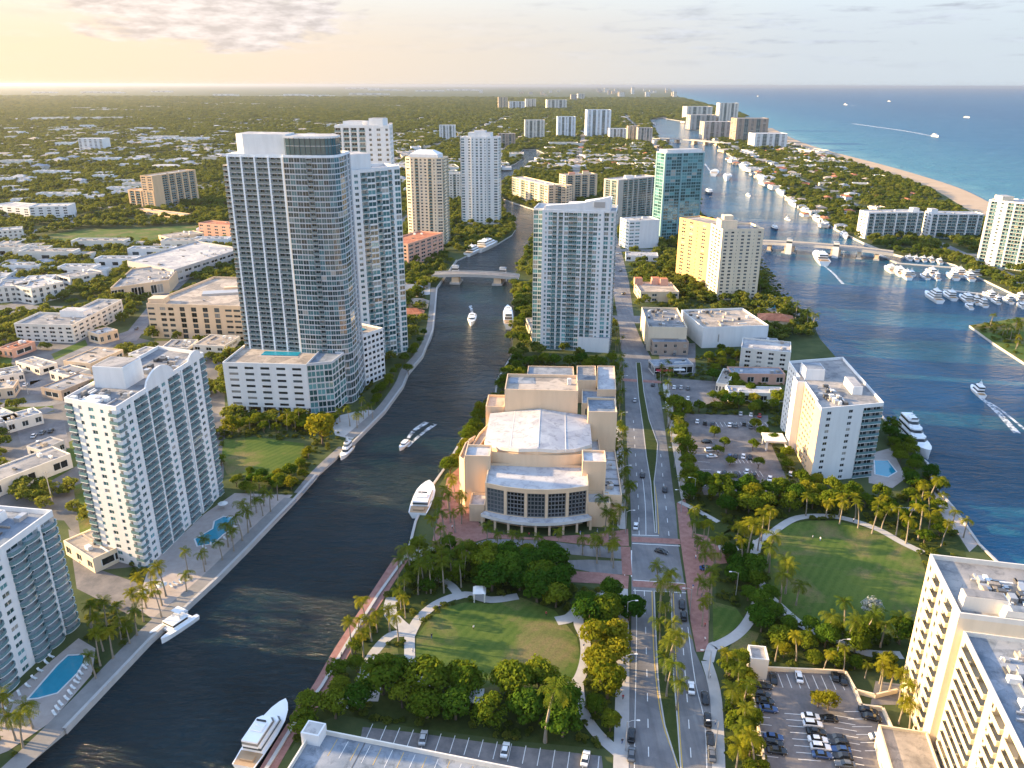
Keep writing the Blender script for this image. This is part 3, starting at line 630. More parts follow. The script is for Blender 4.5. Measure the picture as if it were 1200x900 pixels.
    def block(s, poly, z0, z1, nfl, pats, roof=None, parapet=1.1, roofm=None, walls=None, band=None, rev=0.18, cap=True, back=None, rim=None):
        poly = [tuple(p[:2]) for p in poly]
        if area2(poly) < 0: poly = poly[::-1]; pats = pats[:-1][::-1] + pats[-1:] if isinstance(pats, list) else pats
        n = len(poly)
        for i in range(n):
            a, b = poly[i], poly[(i + 1) % n]; p = pats[i % len(pats)] if isinstance(pats, list) else pats
            d = Vector((b[0] - a[0], b[1] - a[1])); nn = Vector((d.y, -d.x)).normalized(); v = Vector((-a[0], -a[1]))
            if nn.dot(v.normalized()) < -0.30: p = None
            s.facade(a, b, z0, z1, nfl, p, wall=(walls[i % len(walls)] if walls else None), rev=rev, back=back)
        if band:
            fh = (z1 - z0) / nfl; o, q = inset(poly, -band[0]), poly
            for k in range(1, nfl + 1):
                z = z0 + k * fh - band[1] / 2
                if k == nfl: z -= .02
                for i in range(n):
                    a, b = o[i], o[(i + 1) % n]; c, d = q[(i + 1) % n], q[i]
                    s.mb.face([(*a, z), (*b, z), (*b, z + band[1]), (*a, z + band[1])], band[2]); s.mb.face([(*a, z + band[1]), (*b, z + band[1]), (*c, z + band[1]), (*d, z + band[1])], band[2])
        if cap: s.roof(poly, z1, parapet, roofm or M_roof, rim or s.wall)
        BLOCK.append(poly); return poly
    def roof(s, poly, z, par, rm, rim):
        mb = MB(); mb.flat(poly, z + .02, rm); r = mb.build('roof', s.root, s.root.location)
        if par:
            mb = MB(); q = inset(poly, 0.35); n = len(poly)
            for i in range(n):
                a, b, c, d = poly[i], poly[(i + 1) % n], q[(i + 1) % n], q[i]
                mb.face([(*a, z), (*b, z), (*b, z + par), (*a, z + par)], rim); mb.face([(*a, z + par), (*b, z + par), (*c, z + par), (*d, z + par)], rim); mb.face([(*c, z), (*d, z), (*d, z + par), (*c, z + par)], rim)
            mb.build('parapet', r, s.root.location)
        s.last = r; return r
    def unit(s, c, d, z, ux=(1, 0), m=None, name='rooftop_unit', top=None):
        mb = MB(); mb.box((c[0], c[1], z + .03), d, m or M_unit, ux, 0.97)
        if top: mb.box((c[0], c[1], z + .03 + d[2] + .004), (d[0] * .9, d[1] * .9, .12), top, ux)
        mb.build(name, s.last, s.root.location)
    def clutter(s, poly, z, n, seed=1, big=2.6):
        r_ = random.Random(seed); xs = [p[0] for p in poly]; ys = [p[1] for p in poly]; q = inset(poly, 2.2); k = 0
        e = Vector((poly[1][0] - poly[0][0], poly[1][1] - poly[0][1])).normalized()
        for _ in range(n * 30):
            x, y = r_.uniform(min(xs), max(xs)), r_.uniform(min(ys), max(ys))
            if inside(q, x, y):
                dims = (r_.uniform(1.0, big), r_.uniform(.9, big * .8), r_.uniform(.6, 1.7)) if r_.random() < .7 else (r_.uniform(3, 7), .5, .5)
                s.unit((x, y), dims, z, e if r_.random() < .6 else (-e.y, e.x), r_.choice([M_unit, M_steel, M_mark, M_fdark, M_rooft]), name='rooftop_unit' if dims[1] > .5 else 'roof_duct'); k += 1
            if k >= n: break
    def shape(s, name, parent=None):
        mb = MB(); return mb, lambda: mb.build(name, parent or s.root, s.root.location)
    def flush(s): s.mb.build('wall', s.root, s.root.location); s.mb = MB()
    def done(s):
        s.mb.build('wall', s.root, s.root.location)
        if s.win: place(s.win, 'window', s.root, s.top)
        if s.bal: place(s.bal, 'balcony', s.root, s.top)
def quad(fl, fr, depth, z=ZL, skew=0.0):       # footprint from the two front corners
    a, b = G(*fl, z), G(*fr, z); u = (b - a); u.z = 0; u.normalize(); v = Vector((-u.y, u.x, 0)) + u * skew
    c, d = b + v * depth, a + v * depth
    return [(a.x, a.y), (b.x, b.y), (c.x, c.y), (d.x, d.y)]
def mid(poly): return (sum(p[0] for p in poly) / len(poly), sum(p[1] for p in poly) / len(poly))
def local(poly):                               # local frame of a footprint: f(u, v) with u along the front 0..1, v in metres away
    a, b = Vector(poly[0][:2]), Vector(poly[1][:2]); e = b - a; n = Vector((-e.y, e.x)).normalized()
    return lambda u, v: tuple(a + e * u + n * v)
# ------------------------------------------------------------------ the towers
def simple(name, label, poly, h, pats, wall, nfl=None, roofm=None, group=None, top=100, clutter=0, z0=ZL, parapet=.9, seed=1, fh=3.1, done=True, **k):
    blk = {q: k.pop(q) for q in ('band', 'rev', 'walls', 'rim', 'back') if q in k}
    c = mid(poly); t = Tower(name, label, (c[0], c[1], z0), wall, top=top, group=group, **k)
    p = t.block(poly, z0, z0 + h, nfl or max(1, round(h / fh)), pats, roofm=roofm, parapet=parapet, **blk)
    if clutter: t.clutter(p, z0 + h, clutter, seed)
    if done: t.done()
    t.poly = p; t.z = z0 + h; return t
def V2(p): return Vector((p[0], p[1]))
def add2(p, e, n, u, v): return (p[0] + e.x * u + n.x * v, p[1] + e.y * u + n.y * v)

M_gTealS = plain('screen_glass', (0.03, 0.10, 0.115), 0.08, 0, 0.9)
# white slab of flats by the wavy pool
SW, SE, NE = (V2(G(*p)) for p in ((115, 652), (172, 667), (262, 577)))
NW = SW + NE - SE; h = hgt(SE, 481) - ZL
t = Tower('apartment_tower', 'tall white slab of flats with arched parapet beside the wavy turquoise pool', (*((SW + NE) / 2), ZL), M_white, rec=1.6, out=.45)
poly = t.block([SW, SE, NE, NW], ZL, ZL + h, 22, ['b.w.m.w.b', 'b.m.bb|bb.m.bb.|bb.m.b', None, 'bwbwb'], roofm=M_roof, parapet=1.2)
e = (NE - SE).normalized(); n = Vector((-e.y, e.x)); L = (NE - SE).length; z = ZL + h
for u0, u1, rise in ((.30, .62, 4.6), (.80, .97, 2.6)):
    mb, fin = t.shape('arched_gable', t.last)
    for k in range(12):
        a, b = u0 + (u1 - u0) * k / 12, u0 + (u1 - u0) * (k + 1) / 12; f = lambda u: rise * math.sin(math.pi * (u - u0) / (u1 - u0)) ** .6
        A, B = SE + e * (L * a) - n * .06, SE + e * (L * b) - n * .06
        za, zb = z + 1.0 + f(a), z + 1.0 + f(b)
        mb.hexa([(*A, z), (*B, z), (*(B + n * .6), z), (*(A + n * .6), z)], [(*A, za), (*B, zb), (*(B + n * .6), zb), (*(A + n * .6), za)], M_white)
    fin()
W_ = (SE - SW).length; c = SE + e * (L * .42) + n * (W_ * .62); t.unit(c, (L * .20, W_ * .52, 7.2), z, e, M_white, 'lift_house', M_roof)
c = SE + e * (L * .12) + n * (W_ * .55); t.unit(c, (6, 6, .8), z, e, M_white)
t.clutter([SE + e * L * .05, SE + e * L * .3, SE + e * L * .3 + n * W_, SE + e * L * .05 + n * W_], z, 22, 3); t.clutter([SE + e * L * .56, SE + e * L * .95, SE + e * L * .95 + n * W_ * .8, SE + e * L * .56 + n * W_ * .8], z, 24, 4)
t.done(); 

# white building with curved balconies, lower corner
A, B = V2(G(-22, 838)), V2(G(92, 729)); e = (B - A).normalized(); n = Vector((-e.y, e.x)); h = hgt(B, 603) - ZL
t = Tower('apartment_tower', 'white apartment block with rounded balconies above the long corner pool', (*((A + B) / 2), ZL), M_white, rec=1.3, out=1.4, rd=True)
poly = t.block([A, B, B + n * 24, A + n * 24], ZL, ZL + h, 14, ['B.B.m.BB|B', 'mwm', None, None], roofm=M_roofb, parapet=1.5)
t.clutter(poly, ZL + h, 14, 5, 4); c = A + e * ((B - A).length * .78) + n * 15; t.unit(c, (9, 8, 2.6), ZL + h, e, M_white, 'lift_house', M_roofw); t.done()

# curved glass tower on its white podium
z1 = hgt(G(427, 470), 184); p0 = V2((-130, 369)); p1 = V2((-103, 363.5))
t = Tower('glass_tower', 'tallest curved glass tower with white piers rising from a white garage podium', (-100, 365, ZL), M_slab, gl=M_gCurve, frame=M_slab, slab=M_slab, rail=M_railD, rec=1.2, out=.3, top=100)
arc = [(-102.6, 362.4), (-97.5, 361.3), (-92, 360.5), (-87, 360.2), (-82.5, 360.5), (-79.6, 361.8), (-78, 365.2), (-77.5, 373)]
zp = hgt(G(269, 487), 427); nf = 38; fh = (z1 - zp) / nf
body = [p0, p1] + arc + [(-77.4, 386), (-98, 398), (-127, 396)]
pp = ['|bb|bb|bb|bb|', 'g'] + ['gg', 'g.g', 'bg', 'gb', 'gg', 'g|g', 'gg', '|gg', 'gg', 'gg', 'gg'][:len(arc)] + ['|b|b|', None, None, 'bbb']
pp = pp[:len(body)]
t.block(body, zp, z1, nf, ['|bb|bb|bb|bb|', '.'] + ['GG', 'GG', 'bG', 'GG', 'GG', 'G', 'G'] + ['G|G|', None, None, 'bbbb'], walls=[M_bluewhite] + [M_slab] * 8 + [M_slab, M_slab, M_slab, M_cream], rim=M_bluewhite, roofm=M_roofw, parapet=1.0, rev=.12)  # cream on the west face puts the warm sunlight into the wall colour
rt = t.last
nl = max(6, round((zp - ZL) / 3.6))
t.block([p1] + arc + [(-77.4, 386), (-98, 398)], ZL, zp, nl, ['.'] + ['GG', 'GG', 'GG', 'GG', 'GG', 'G', 'G'] + ['GG', None, None], cap=False, rev=.12)
a, b = V2(G(269, 487)), V2(G(365, 490)); e = (b - a).normalized(); n = Vector((-e.y, e.x)); L = (b - a).length
t.wm = get_win('l', M_fdark, M_gDark, 0, 2)
pod = t.block([a, b, b + n * 26, a + n * 26], ZL + 5, zp, 7, ['.h.h.h.h.h.', None, None, '.h.h.h.'], roofm=M_rooft, parapet=1.1, walls=[M_white] * 4, rim=M_white)
t.mb.flat([a, b, b + n * 26, a + n * 26], ZL + 5, M_grey)
for k in range(6): q = a + e * (L * (k + .25) / 5.5) + n * .8; t.mb.box((*q, ZL), (1.2, 1.2, 5), M_white, e)
t.block([a + n * 6, b + n * 6, b + n * 26, a + n * 26], ZL, ZL + 5, 1, ['GGGGG', None, None, None], cap=False)
t.last = rt
mb, fin = t.shape('roof_pool'); q = a + e * L * .55 + n * 17; mb.box((*q, zp + .05), (18, 5.5, .25), M_pool, e); mb.box((*(q + n * -4.2), zp + .04), (20, 2, .1), M_deck, e); fin()
t.wm = get_win('b', M_frame, M_gTeal, 1, 0)
g1 = V2(G(394, 487)); g = [b + e * .05, g1, g1 + Vector((3, 14)), b + e * .05 + n * 20]
t.block(g, ZL + 2, zp + .6, 8, ['GGG', 'GG', None, None], roofm=M_roofb, parapet=.9, rev=.1)
t.wm = get_win('b', M_frame, M_gDark, 1, 0); t.block([p0 + Vector((-2.4, .6)), p0 + Vector((-.02, .05)), p0 + Vector((1, 9)), p0 + Vector((-1.4, 9.5))], zp, z1 - 4, nf - 1, ['b', None, None, 'bb'], walls=[M_cream] * 4, cap=True, parapet=0)  # west balcony stack, cream so its colour paints the sunlit warm edge
# crown: white drum and curved glass screen
t.last = rt; zc = hgt(p0, 157) if False else z1 + 9.5
dr = [(-125.5, 371.5), (-122, 369.5), (-101.6, 365.6), (-101.6, 382), (-125, 388)]
mb, fin = t.shape('crown_drum', rt); mb.prism(ccw(dr), z1 + .05, zc, M_white, M_roofw); fin()
ga = [(-101.2, 363.6), (-97, 362.5), (-92, 361.7), (-87.2, 361.5), (-83.2, 361.8), (-80.8, 363), (-79.4, 366.2), (-79, 374), (-84, 384), (-101.2, 384)]
mb, fin = t.shape('crown_screen', rt); mb.prism(ccw(ga), z1 + .05, zc - 1.2, M_gTealS, M_roofw)
o = inset(ccw(ga), -.25); m_ = len(o)
for k in range(m_):
    A_, B_ = o[k], o[(k + 1) % m_]
    for zz, hh in ((zc - 1.5, .9), (z1 + .05, .5), ((z1 + zc) / 2, .18)): mb.face([(*A_, zz), (*B_, zz), (*B_, zz + hh), (*A_, zz + hh)], M_white)
    for f in (0, .5):
        P = V2(A_).lerp(V2(B_), f); d = (V2(B_) - V2(A_)).normalized(); mb.box((P.x, P.y, z1 + .05), (.16, .16, zc - z1 - 1.3), M_fdark, d)
mb.flat(o, zc - .6, M_roofw); fin()
t.done()

# stepped white tower behind it, with its river podiums
a, b = V2(G(414, 431)), V2(G(487, 416)); F_ = local([a, b]); h2 = hgt(b, 199)
t = Tower('apartment_tower', 'stepped white and glass tower right behind the curved glass tower', (*((a + b) / 2), ZL), M_white, gl=M_gTeal, rec=1.3, out=.5)
zp2 = hgt(V2(G(452, 442)), 386)
t.block([F_(0, 0), F_(.30, 0), F_(.30, 3), F_(.55, 3), F_(.55, 6), F_(.78, 6), F_(.78, 9), F_(1, 9), F_(1, 28), F_(0, 28)], ZL, h2, 34, ['.n.w', 'g', 'bg', 'g', 'bg', 'g', 'b.g', 'gbgb', None, None], roofm=M_roofw, parapet=1.5)
rt = t.last
mb, fin = t.shape('crown_block', rt); mb.prism([F_(.04, 2), F_(.52, 5), F_(.52, 22), F_(.04, 22)], h2, h2 + 9, M_white, M_roofw); fin()
t.wm = get_win('l', M_fdark, M_gDark, 0, 0)
pa, pb = V2(G(429, 452)), V2(G(452, 442)); e = (pb - pa).normalized(); n = Vector((-e.y, e.x))
t.block([pa, pb, pb + n * 46, pa + n * 34], ZL, zp2, 9, ['mmmmm', 'mmmmmmm', None, 'www'], roofm=M_rooft, parapet=1.0, walls=[M_white] * 4)
mb, fin = t.shape('roof_pool'); q = pa + e * 7 + n * 12; mb.box((*q, zp2 + .05), (7, 9, .3), M_pool, e); fin()
pc, pd = V2(G(456, 413)), V2(G(477, 391)); e = (pd - pc).normalized(); n = Vector((-e.y, e.x)); zp3 = hgt(pc, 390)
t.block([pc, pd, pd + n * 20, pc + n * 20], ZL, zp3, 6, ['mmmmmmmm', 'mm', None, None], roofm=M_roofb, parapet=1.0, walls=[M_white] * 4)
t.done()
# tall tower further behind
a = V2((-121, 540)); t = simple('apartment_tower', 'white tower with dark window strips rising behind the curved glass tower', [(-118, 545), (-82, 547), (-83, 569), (-119, 567)], 122, ['b.b|b.b.w.m.w', 'wmw', None, None], M_white, nfl=38, gl=M_gDark, rec=1.2, out=.3, roofm=M_roofw, parapet=1.2, done=False)
t.unit((-106, 557), (14, 12, 3.5), t.z, (1, -.2), M_white, 'lift_house', M_roofw); t.unit((-90, 552), (10, 10, 5.5), t.z, (1, -.2), M_white, 'lift_house', M_roofw); t.done()

# cream tower with stepped crown and pink base
f = quad((478, 285), (520, 287), 26); F_ = local(f); h = hgt(f[0], 185) - ZL
t = simple('apartment_tower', 'cream tower with pale pedimented crown standing over a pink block', [F_(.0, 3), F_(.16, 0), F_(.84, 0), F_(1, 3), F_(1, 22), F_(0, 22)], h, ['m', 'w.b.m.m.b.w', 'm', 'bmmb', None, 'bmmb'], M_cream, nfl=28, gl=M_gDark, rec=1.1, out=.3, parapet=.8, done=False)
mb, fin = t.shape('crown', t.last); z = t.z
q0 = [F_(.12, 3), F_(.88, 3), F_(.88, 19), F_(.12, 19)]; q1 = [F_(.3, 7), F_(.7, 7), F_(.7, 15), F_(.3, 15)]
mb.hexa([(*p, z) for p in q0], [(*p, z + 3.5) for p in q0], M_white); mb.hexa([(*p, z + 3.5) for p in q0], [(*p, z + 7) for p in q1], M_white); fin(); t.done()
f = quad((479, 313), (520, 298), 26); simple('hotel', 'pink mid-rise block with terracotta roof on the river bend', f, hgt(f[0], 287) - ZL, ['mmmmmm', 'mm', None, 'mmm'], M_pink, gl=M_gDark, roofm=M_terra, clutter=4)
# white tower on the river bend
f = quad((541, 262), (584, 263), 28); F_ = local(f); h = hgt(f[1], 162) - ZL
t = simple('apartment_tower', 'slim white tower with flat crown on the river bend', [F_(0, 0), F_(.3, 0), F_(.3, -2), F_(.7, -2), F_(.7, 0), F_(1, 0), F_(1, 24), F_(0, 24)], h, ['c.w', None, 'w.c.c.w', None, 'w.c', 'mmbm', None, 'bmmb'], M_white, nfl=32, gl=M_gBlue, rec=1.2, out=.3, roofm=M_roofw, done=False)
mb, fin = t.shape('crown', t.last); mb.prism([F_(.2, 3), F_(.8, 3), F_(.8, 20), F_(.2, 20)], t.z, t.z + 5.5, M_white, M_roofw); mb.prism([F_(.35, 6), F_(.65, 6), F_(.65, 15), F_(.35, 15)], t.z + 5.51, t.z + 7.5, M_white, M_roofw); fin(); t.done()

# middle white tower beside the avenue
a, b = V2(G(622, 408)), V2(G(714, 413)); F_ = local([a, b]); zt = hgt(b, 250); h = zt - ZL
t = Tower('apartment_tower', 'white and green-glass tower with sloping white top beside the avenue', (*((a + b) / 2), ZL), M_white, gl=M_gTealB, frame=M_white, rec=1.2, out=.3)
t.block([F_(0, 5), F_(.12, 5), F_(.12, 0), F_(.86, 0), F_(.86, 2), F_(1, 2), F_(1, 26), F_(0, 26)], ZL, zt, 31, ['Gg', 'g', '.wgb.b|gbbg|b.bgw.', None, 'g.g', 'bmbm', None, 'GGG'], roofm=M_roofw, parapet=1.0)
rt = t.last; mb, fin = t.shape('sloping_top', rt)
def slope(u0, u1, v0, v1, z0, za, zb): mb.hexa([(*F_(u0, v0), z0), (*F_(u1, v0), z0), (*F_(u1, v1), z0), (*F_(u0, v1), z0)], [(*F_(u0, v0), za), (*F_(u1, v0), zb), (*F_(u1, v1), zb), (*F_(u0, v1), za)], M_white)
slope(.16, .60, .3, 3.5, zt, zt + 3.2, zt + 5.2); slope(.60, .93, .3, 3.5, zt, zt + 5.2, zt + 9.0); slope(.60, .93, 3.5, 22, zt, zt + 4, zt + 6.5); slope(.40, .60, 10, 22, zt, zt + 2.8, zt + 3.2)
mb.box((*F_(.80, .1), zt + 3.0), (6, .3, 3), M_unit, b - a); fin()
t.last = rt; t.clutter([F_(.08, 6), F_(.55, 6), F_(.55, 24), F_(.08, 24)], zt, 10, 3)
mb, fin = t.shape('podium_wall'); mb.prism([F_(.60, -1.2), F_(.99, -1.2), F_(.99, 1.6), F_(.60, -.05)], ZL, ZL + 9, M_white, M_roofw); fin()
t.done()

# teal glass slab and its neighbours
f = quad((773, 284), (817, 281), 18); t = simple('office_tower', 'slim teal glass tower with white flat roof beside the waterway', f, hgt(f[0], 180) - ZL, ['|GGG|GGGG|', 'GGG', None, '|GG|'], M_tealp, nfl=28, gl=M_gTeal, frame=M_tealp, roofm=M_roofw, rev=.1, done=False, rim=M_white)
F_ = local(f); mb, fin = t.shape('roof_screen', t.last); mb.prism([F_(.05, 2), F_(.95, 2), F_(.95, 16), F_(.05, 16)], t.z, t.z + 3.2, M_white, M_roofw); fin(); t.done()
f = quad((736, 292), (771, 290), 22); simple('office_building', 'low white block at the foot of the teal glass tower', f, hgt(f[0], 260) - ZL, ['hh.sss', None, None, 'hhh'], M_white, roofm=M_roofw, clutter=4)
f = quad((722, 263), (768, 256), 22); t = simple('apartment_tower', 'brown and grey slab of flats with white roof blocks left of the teal glass tower', f, hgt(f[0], 212) - ZL, ['s.b|b|b|bb|b|b.', 'mm', None, '.b.b.'], M_taupe, nfl=18, gl=M_gDark, roofm=M_roofw, clutter=4, rec=1.4, out=.3, done=False)
F_ = local(f); t.unit(F_(.45, 12), (10, 8, 3), t.z, (1, .1), M_white, 'lift_house', M_roofw); t.done()
# golden towers
f = quad((791, 327), (834, 341), 20); t = simple('apartment_tower', 'golden tower with rows of square windows facing the low sun', f, hgt(f[0], 256) - ZL, ['.m.m.n.m.m.', 'mm', None, '.m.m.'], M_yellow, nfl=18, gl=M_gDark, roofm=M_rooft, clutter=3)
f = quad((839, 352), (886, 351), 26); t = simple('apartment_tower', 'pale cream tower with a domed roof block beside the golden tower', f, hgt(f[1], 270) - ZL, ['.m.m.n.m.m.n.m.', 'mmmm', None, '.mmm.'], M_cream, nfl=20, gl=M_gDark, roofm=M_roof, done=False, parapet=1.4)
F_ = local(f); t.unit(F_(.25, 14), (12, 14, 6), t.z, (1, 0), M_cream, 'lift_house', M_rooft); t.unit(F_(.25, 14), (7, 8, 9), t.z, (1, 0), M_cream, 'lift_house'); t.clutter(f, t.z, 5); t.done()
# tan blocks on the river bend
f = quad((600, 233), (642, 245), 18); simple('apartment_building', 'long tan block of flats curving along the river bend', f, hgt(f[0], 208) - ZL, ['bm.bm.bm.bm', 'mm', None, 'mm'], M_sand, gl=M_gDark, roofm=M_roofw, rec=1.0, out=.3, clutter=4)
f = quad((638, 243), (663, 245), 18); simple('apartment_building', 'lower tan block with pale roof behind the sloping white tower', f, hgt(f[0], 217) - ZL, ['bm.bm', 'mm', None, 'mm'], M_sand, gl=M_gDark, roofm=M_roofw, rec=1.0, out=.3, clutter=3)
f = quad((662, 236), (699, 234), 20); t = simple('apartment_tower', 'tan tower with terracotta roof blocks near the river bend', f, hgt(f[0], 206) - ZL, ['.b.b|b.b.', 'mm', None, 'mm'], M_sand, gl=M_gDark, roofm=M_roofb, rec=1.0, out=.3, done=False)
F_ = local(f); t.unit(F_(.3, 11), (9, 7, 3), t.z, (1, 0), M_pink, 'lift_house', M_terra); t.unit(F_(.75, 12), (9, 7, 4), t.z, (1, 0), M_sand, 'lift_house', M_terra); t.done()

# stepped white hotel by the waterway
SWp, SEp, NWp = V2(G(949, 566)), V2(G(1020, 558)), V2(G(914, 500)); h = hgt(SEp, 475) - ZL
e = (SWp - NWp).normalized(); n = Vector((-e.y, e.x)); L = (SWp - NWp).length; NEp = NWp + (SEp - SWp)
A0 = NWp; q = lambda u, v: NWp + e * (L * u) + n * v
t = Tower('hotel', 'stepped white hotel with peach strips between the car park and the waterway', (*((SWp + NEp) / 2), ZL), M_white, gl=M_gDark, rec=1.2, out=.4)
poly = t.block([SWp, SEp, NEp, NWp, q(.36, 0), q(.36, -2.4), q(.48, -2.4), q(.48, .8), q(.84, .8), q(.84, 0)], ZL, ZL + h, 12, ['.w...w..bb', 'mmmm', None, '.wwwww.', None, 's', None, '.mmmmm.', None, 's'], roofm=M_roof, parapet=1.2, walls=[M_white, M_white, M_white, M_white, M_white, M_white, M_white, M_peach, M_white, M_peach])
z = ZL + h; t.unit(q(.30, 6), (9, 8, 5), z, e, M_white, 'lift_house', M_roofb); t.unit(q(.55, 19), (12, 4, 3.5), z, e, M_white, 'lift_house', M_roofw); t.clutter([q(.5, 3), q(.9, 3), q(.9, 14), q(.5, 14)], z, 34, 4)
mb, fin = t.shape('entrance_canopy'); mb.box((*q(.42, -8), ZL + 4.2), (9, 9, .8), M_offwhite, e)
for u, v in ((-3.5, -3.5), (3.5, -3.5)): P = q(.42, -8) + e * u + n * v; mb.box((*P, ZL), (.8, .8, 4.2), M_white, e)
fin(); t.done()

M_hotel = paint('pale_hotel_stucco', (0.62, 0.53, 0.37))
# cream hotel in the right foreground: rear wing and lower front wing
NWb, SWb = V2(G(1055, 804)), V2(G(1083, 886)); e = (SWb - NWb).normalized(); n = Vector((-e.y, e.x)); h = hgt(SWb, 724) - ZL; L = (SWb - NWb).length
q = lambda u, v: NWb + e * (L * u) + n * v
t = Tower('hotel', 'big cream hotel of two offset wings in the near corner with angled balconies', (*q(.5, 20), ZL), M_hotel, gl=M_gDark, frame=M_fdark, rail=M_hotel, slab=M_hotel, rec=1.4, out=.7, mull=0)
z = ZL + h
pA = t.block([q(0, 0), q(.86, 0), q(1, 0), q(1, 44), q(0, 44)], ZL, z, 13, ['.w.nB.w.nB.', 's', 's', None, None], roofm=M_roof, parapet=1.3, walls=[M_hotel, M_hotel, M_cream, M_cream, M_cream], rim=M_offwhite)
t.clutter([q(.22, 6), q(.72, 6), q(.72, 20), q(.22, 20)], z, 46, 6, 3.0); t.unit(q(.80, 6), (3.2, 9, 3.6), z, e, M_offwhite, 'lift_house', M_roof); t.unit(q(.92, 24), (2.5, 30, 2.8), z, e, M_offwhite, 'lift_house', M_roofb)
pB = t.block([q(1.0, 1.6) + e * .05, q(4.2, 1.6), q(4.2, 30), q(1.0, 30) + e * .05], ZL, z - 4.2, 12, ['.bbb.nb.bb.n.bbb.n.bb', None, None, None], roofm=M_roofb, parapet=1.1, walls=[M_hotel, M_cream, M_cream, M_cream], rim=M_offwhite)
t.clutter([q(1.10, 3), q(2.4, 3), q(2.4, 15), q(1.10, 15)], z - 4.2, 44, 8, 3.4)
t.flush(); t.block([q(.97, -11), q(1.55, -11), q(1.55, -.3), q(.97, -.3)], ZL, ZL + 6, 2, ['ss', 'g', None, 's'], roofm=M_rooft, parapet=.7, walls=[M_cream] * 4)
t.done()

# beach-front slabs and the tower at the right edge
f = quad((1013, 280), (1077, 279), 18); t = simple('apartment_building', 'left white beach slab of flats across the bridge', f, hgt(f[0], 250) - ZL, ['.b|bb|bb|bb|bb|b', None, None, '.mm.'], M_white, gl=M_gBlue, roofm=M_roofw, rec=1.2, out=.3, clutter=5, done=False)
t.unit(local(f)(.9, 8), (7, 8, 4), t.z, (1, 0), M_white, 'lift_house', M_roofw); t.done()
f = quad((1087, 279), (1147, 280), 18); t = simple('apartment_building', 'right white beach slab of flats between the bridge and the beach', f, hgt(f[0], 251) - ZL, ['.b|bb|bb|bb|bb|b', None, None, 'mm'], M_white, gl=M_gBlue, roofm=M_roofw, rec=1.2, out=.3, clutter=5, done=False)
t.unit(local(f)(.06, 8), (7, 9, 4.5), t.z, (1, 0), M_white, 'lift_house', M_roofw); t.done()
f = quad((1143, 310), (1225, 322), 24); t = simple('apartment_tower', 'tall white tower above the yacht basin', f, hgt(f[0], 235) - ZL, ['.b.w.b|bb|b.w.bb', None, None, '.m.m.'], M_white, gl=M_gBlue, roofm=M_roofw, rec=1.3, out=.4, done=False)
t.unit(local(f)(.15, 10), (10, 12, 4), t.z, (1, 0), M_cream, 'lift_house', M_roofw); t.done()

# west side
f = quad((184, 246), (234, 236), 18); t = simple('apartment_tower', 'peach tower with vertical window strips left of the glass tower', f, hgt(f[0], 207) - ZL, ['.s.b|b|b|b|b.', 'm', None, 'mm'], M_peach, nfl=14, gl=M_gDark, rec=1, out=.2, clutter=5, roofm=M_rooft)
f = quad((153, 244), (183, 246), 16); simple('apartment_building', 'lower peach wing beside the peach tower', f, hgt(f[0], 223) - ZL, ['.b|b|b|b.', None, None, 'mm'], M_peach, nfl=7, gl=M_gDark, rec=1, out=.2, roofm=M_rooft)
f = quad((160, 250), (216, 257), 10); simple('garage', 'low peach garage in front of the peach tower', f, 4.5, ['hhhh', None, None, None], M_peach, gl=M_gDark, roofm=M_rooft)
f = quad((178, 396), (300, 400), 74, skew=.12); t = simple('parking_garage', 'tan parking garage with dark slot openings left of the glass tower', f, hgt(f[0], 358) - ZL, ['h.mm.t.t.t.t.hh.t', None, None, 'hhhh'], M_sand, nfl=6, gl=M_gDark, frame=M_fdark, roofm=M_rooft, clutter=3, parapet=1.4, done=False, rim=M_sand)
F_ = local(f); t.unit(F_(.06, 8), (10, 9, 3.4), t.z, (1, 0), M_sand, 'stair_tower'); t.unit(F_(.72, 48), (38, 4, 2.2), t.z, (1, .25), M_sand, 'ramp_wall'); t.unit(F_(.5, 34), (26, 9, 1.2), t.z, (1, .25), M_unit); t.done()
a, b, c = V2(G(21, 400)), V2(G(88, 402)), V2(G(146, 370)); f = [a, b, c, c + (a - b) * .55 , a + (c - b) * .35 + (a-b)*0]
t = simple('office_building', 'white L-shaped office building with square windows by the city street', [a, b, c, c + (a - b) * .45, b + (c - b) * .42 + (a - b) * .45, a + (c - b) * .42], hgt(b, 383) - ZL, ['mwmwmwm', 'wmwmwmwmw', None, None, None, 'mm'], M_offwhite, nfl=4, gl=M_gDark, roofm=M_roof, clutter=14, parapet=1.2, done=False)
t.unit(b + (c - b) * .4 + (a - b) * .3, (16, 9, 4), t.z, a - b, M_white, 'lift_house', M_roofw); t.done()
f = quad((132, 353), (200, 343), 58, skew=.5); simple('shopping_hall', 'wide flat-roofed white shopping hall with ochre front below the golf lawn', f, 9, ['ggsggsggs', None, None, 's'], M_sand, nfl=1, gl=M_gDark, roofm=M_roof, clutter=18, parapet=1)
f = quad((206, 332), (285, 305), 60, skew=.3); simple('shopping_hall', 'long grey-roofed shopping hall just left of the glass tower', f, 10, ['hhhhhhhh', None, None, 's'], M_grey, nfl=2, gl=M_gDark, roofm=M_roofw, clutter=16, parapet=1)
for (x0, y0, x1, y1, d, hh, lab) in ((0, 355, 36, 352, 22, 11, 'left pale apartment block with arched bays at the photo edge'), (40, 357, 78, 348, 24, 11, 'pale apartment block just right of the arched block')):
    simple('apartment_building', lab, quad((x0, y0), (x1, y1), d), hh, ['m.t.m.t.m', None, None, 'mm'], M_offwhite, nfl=3, gl=M_gDark, roofm=M_roofw, clutter=6)
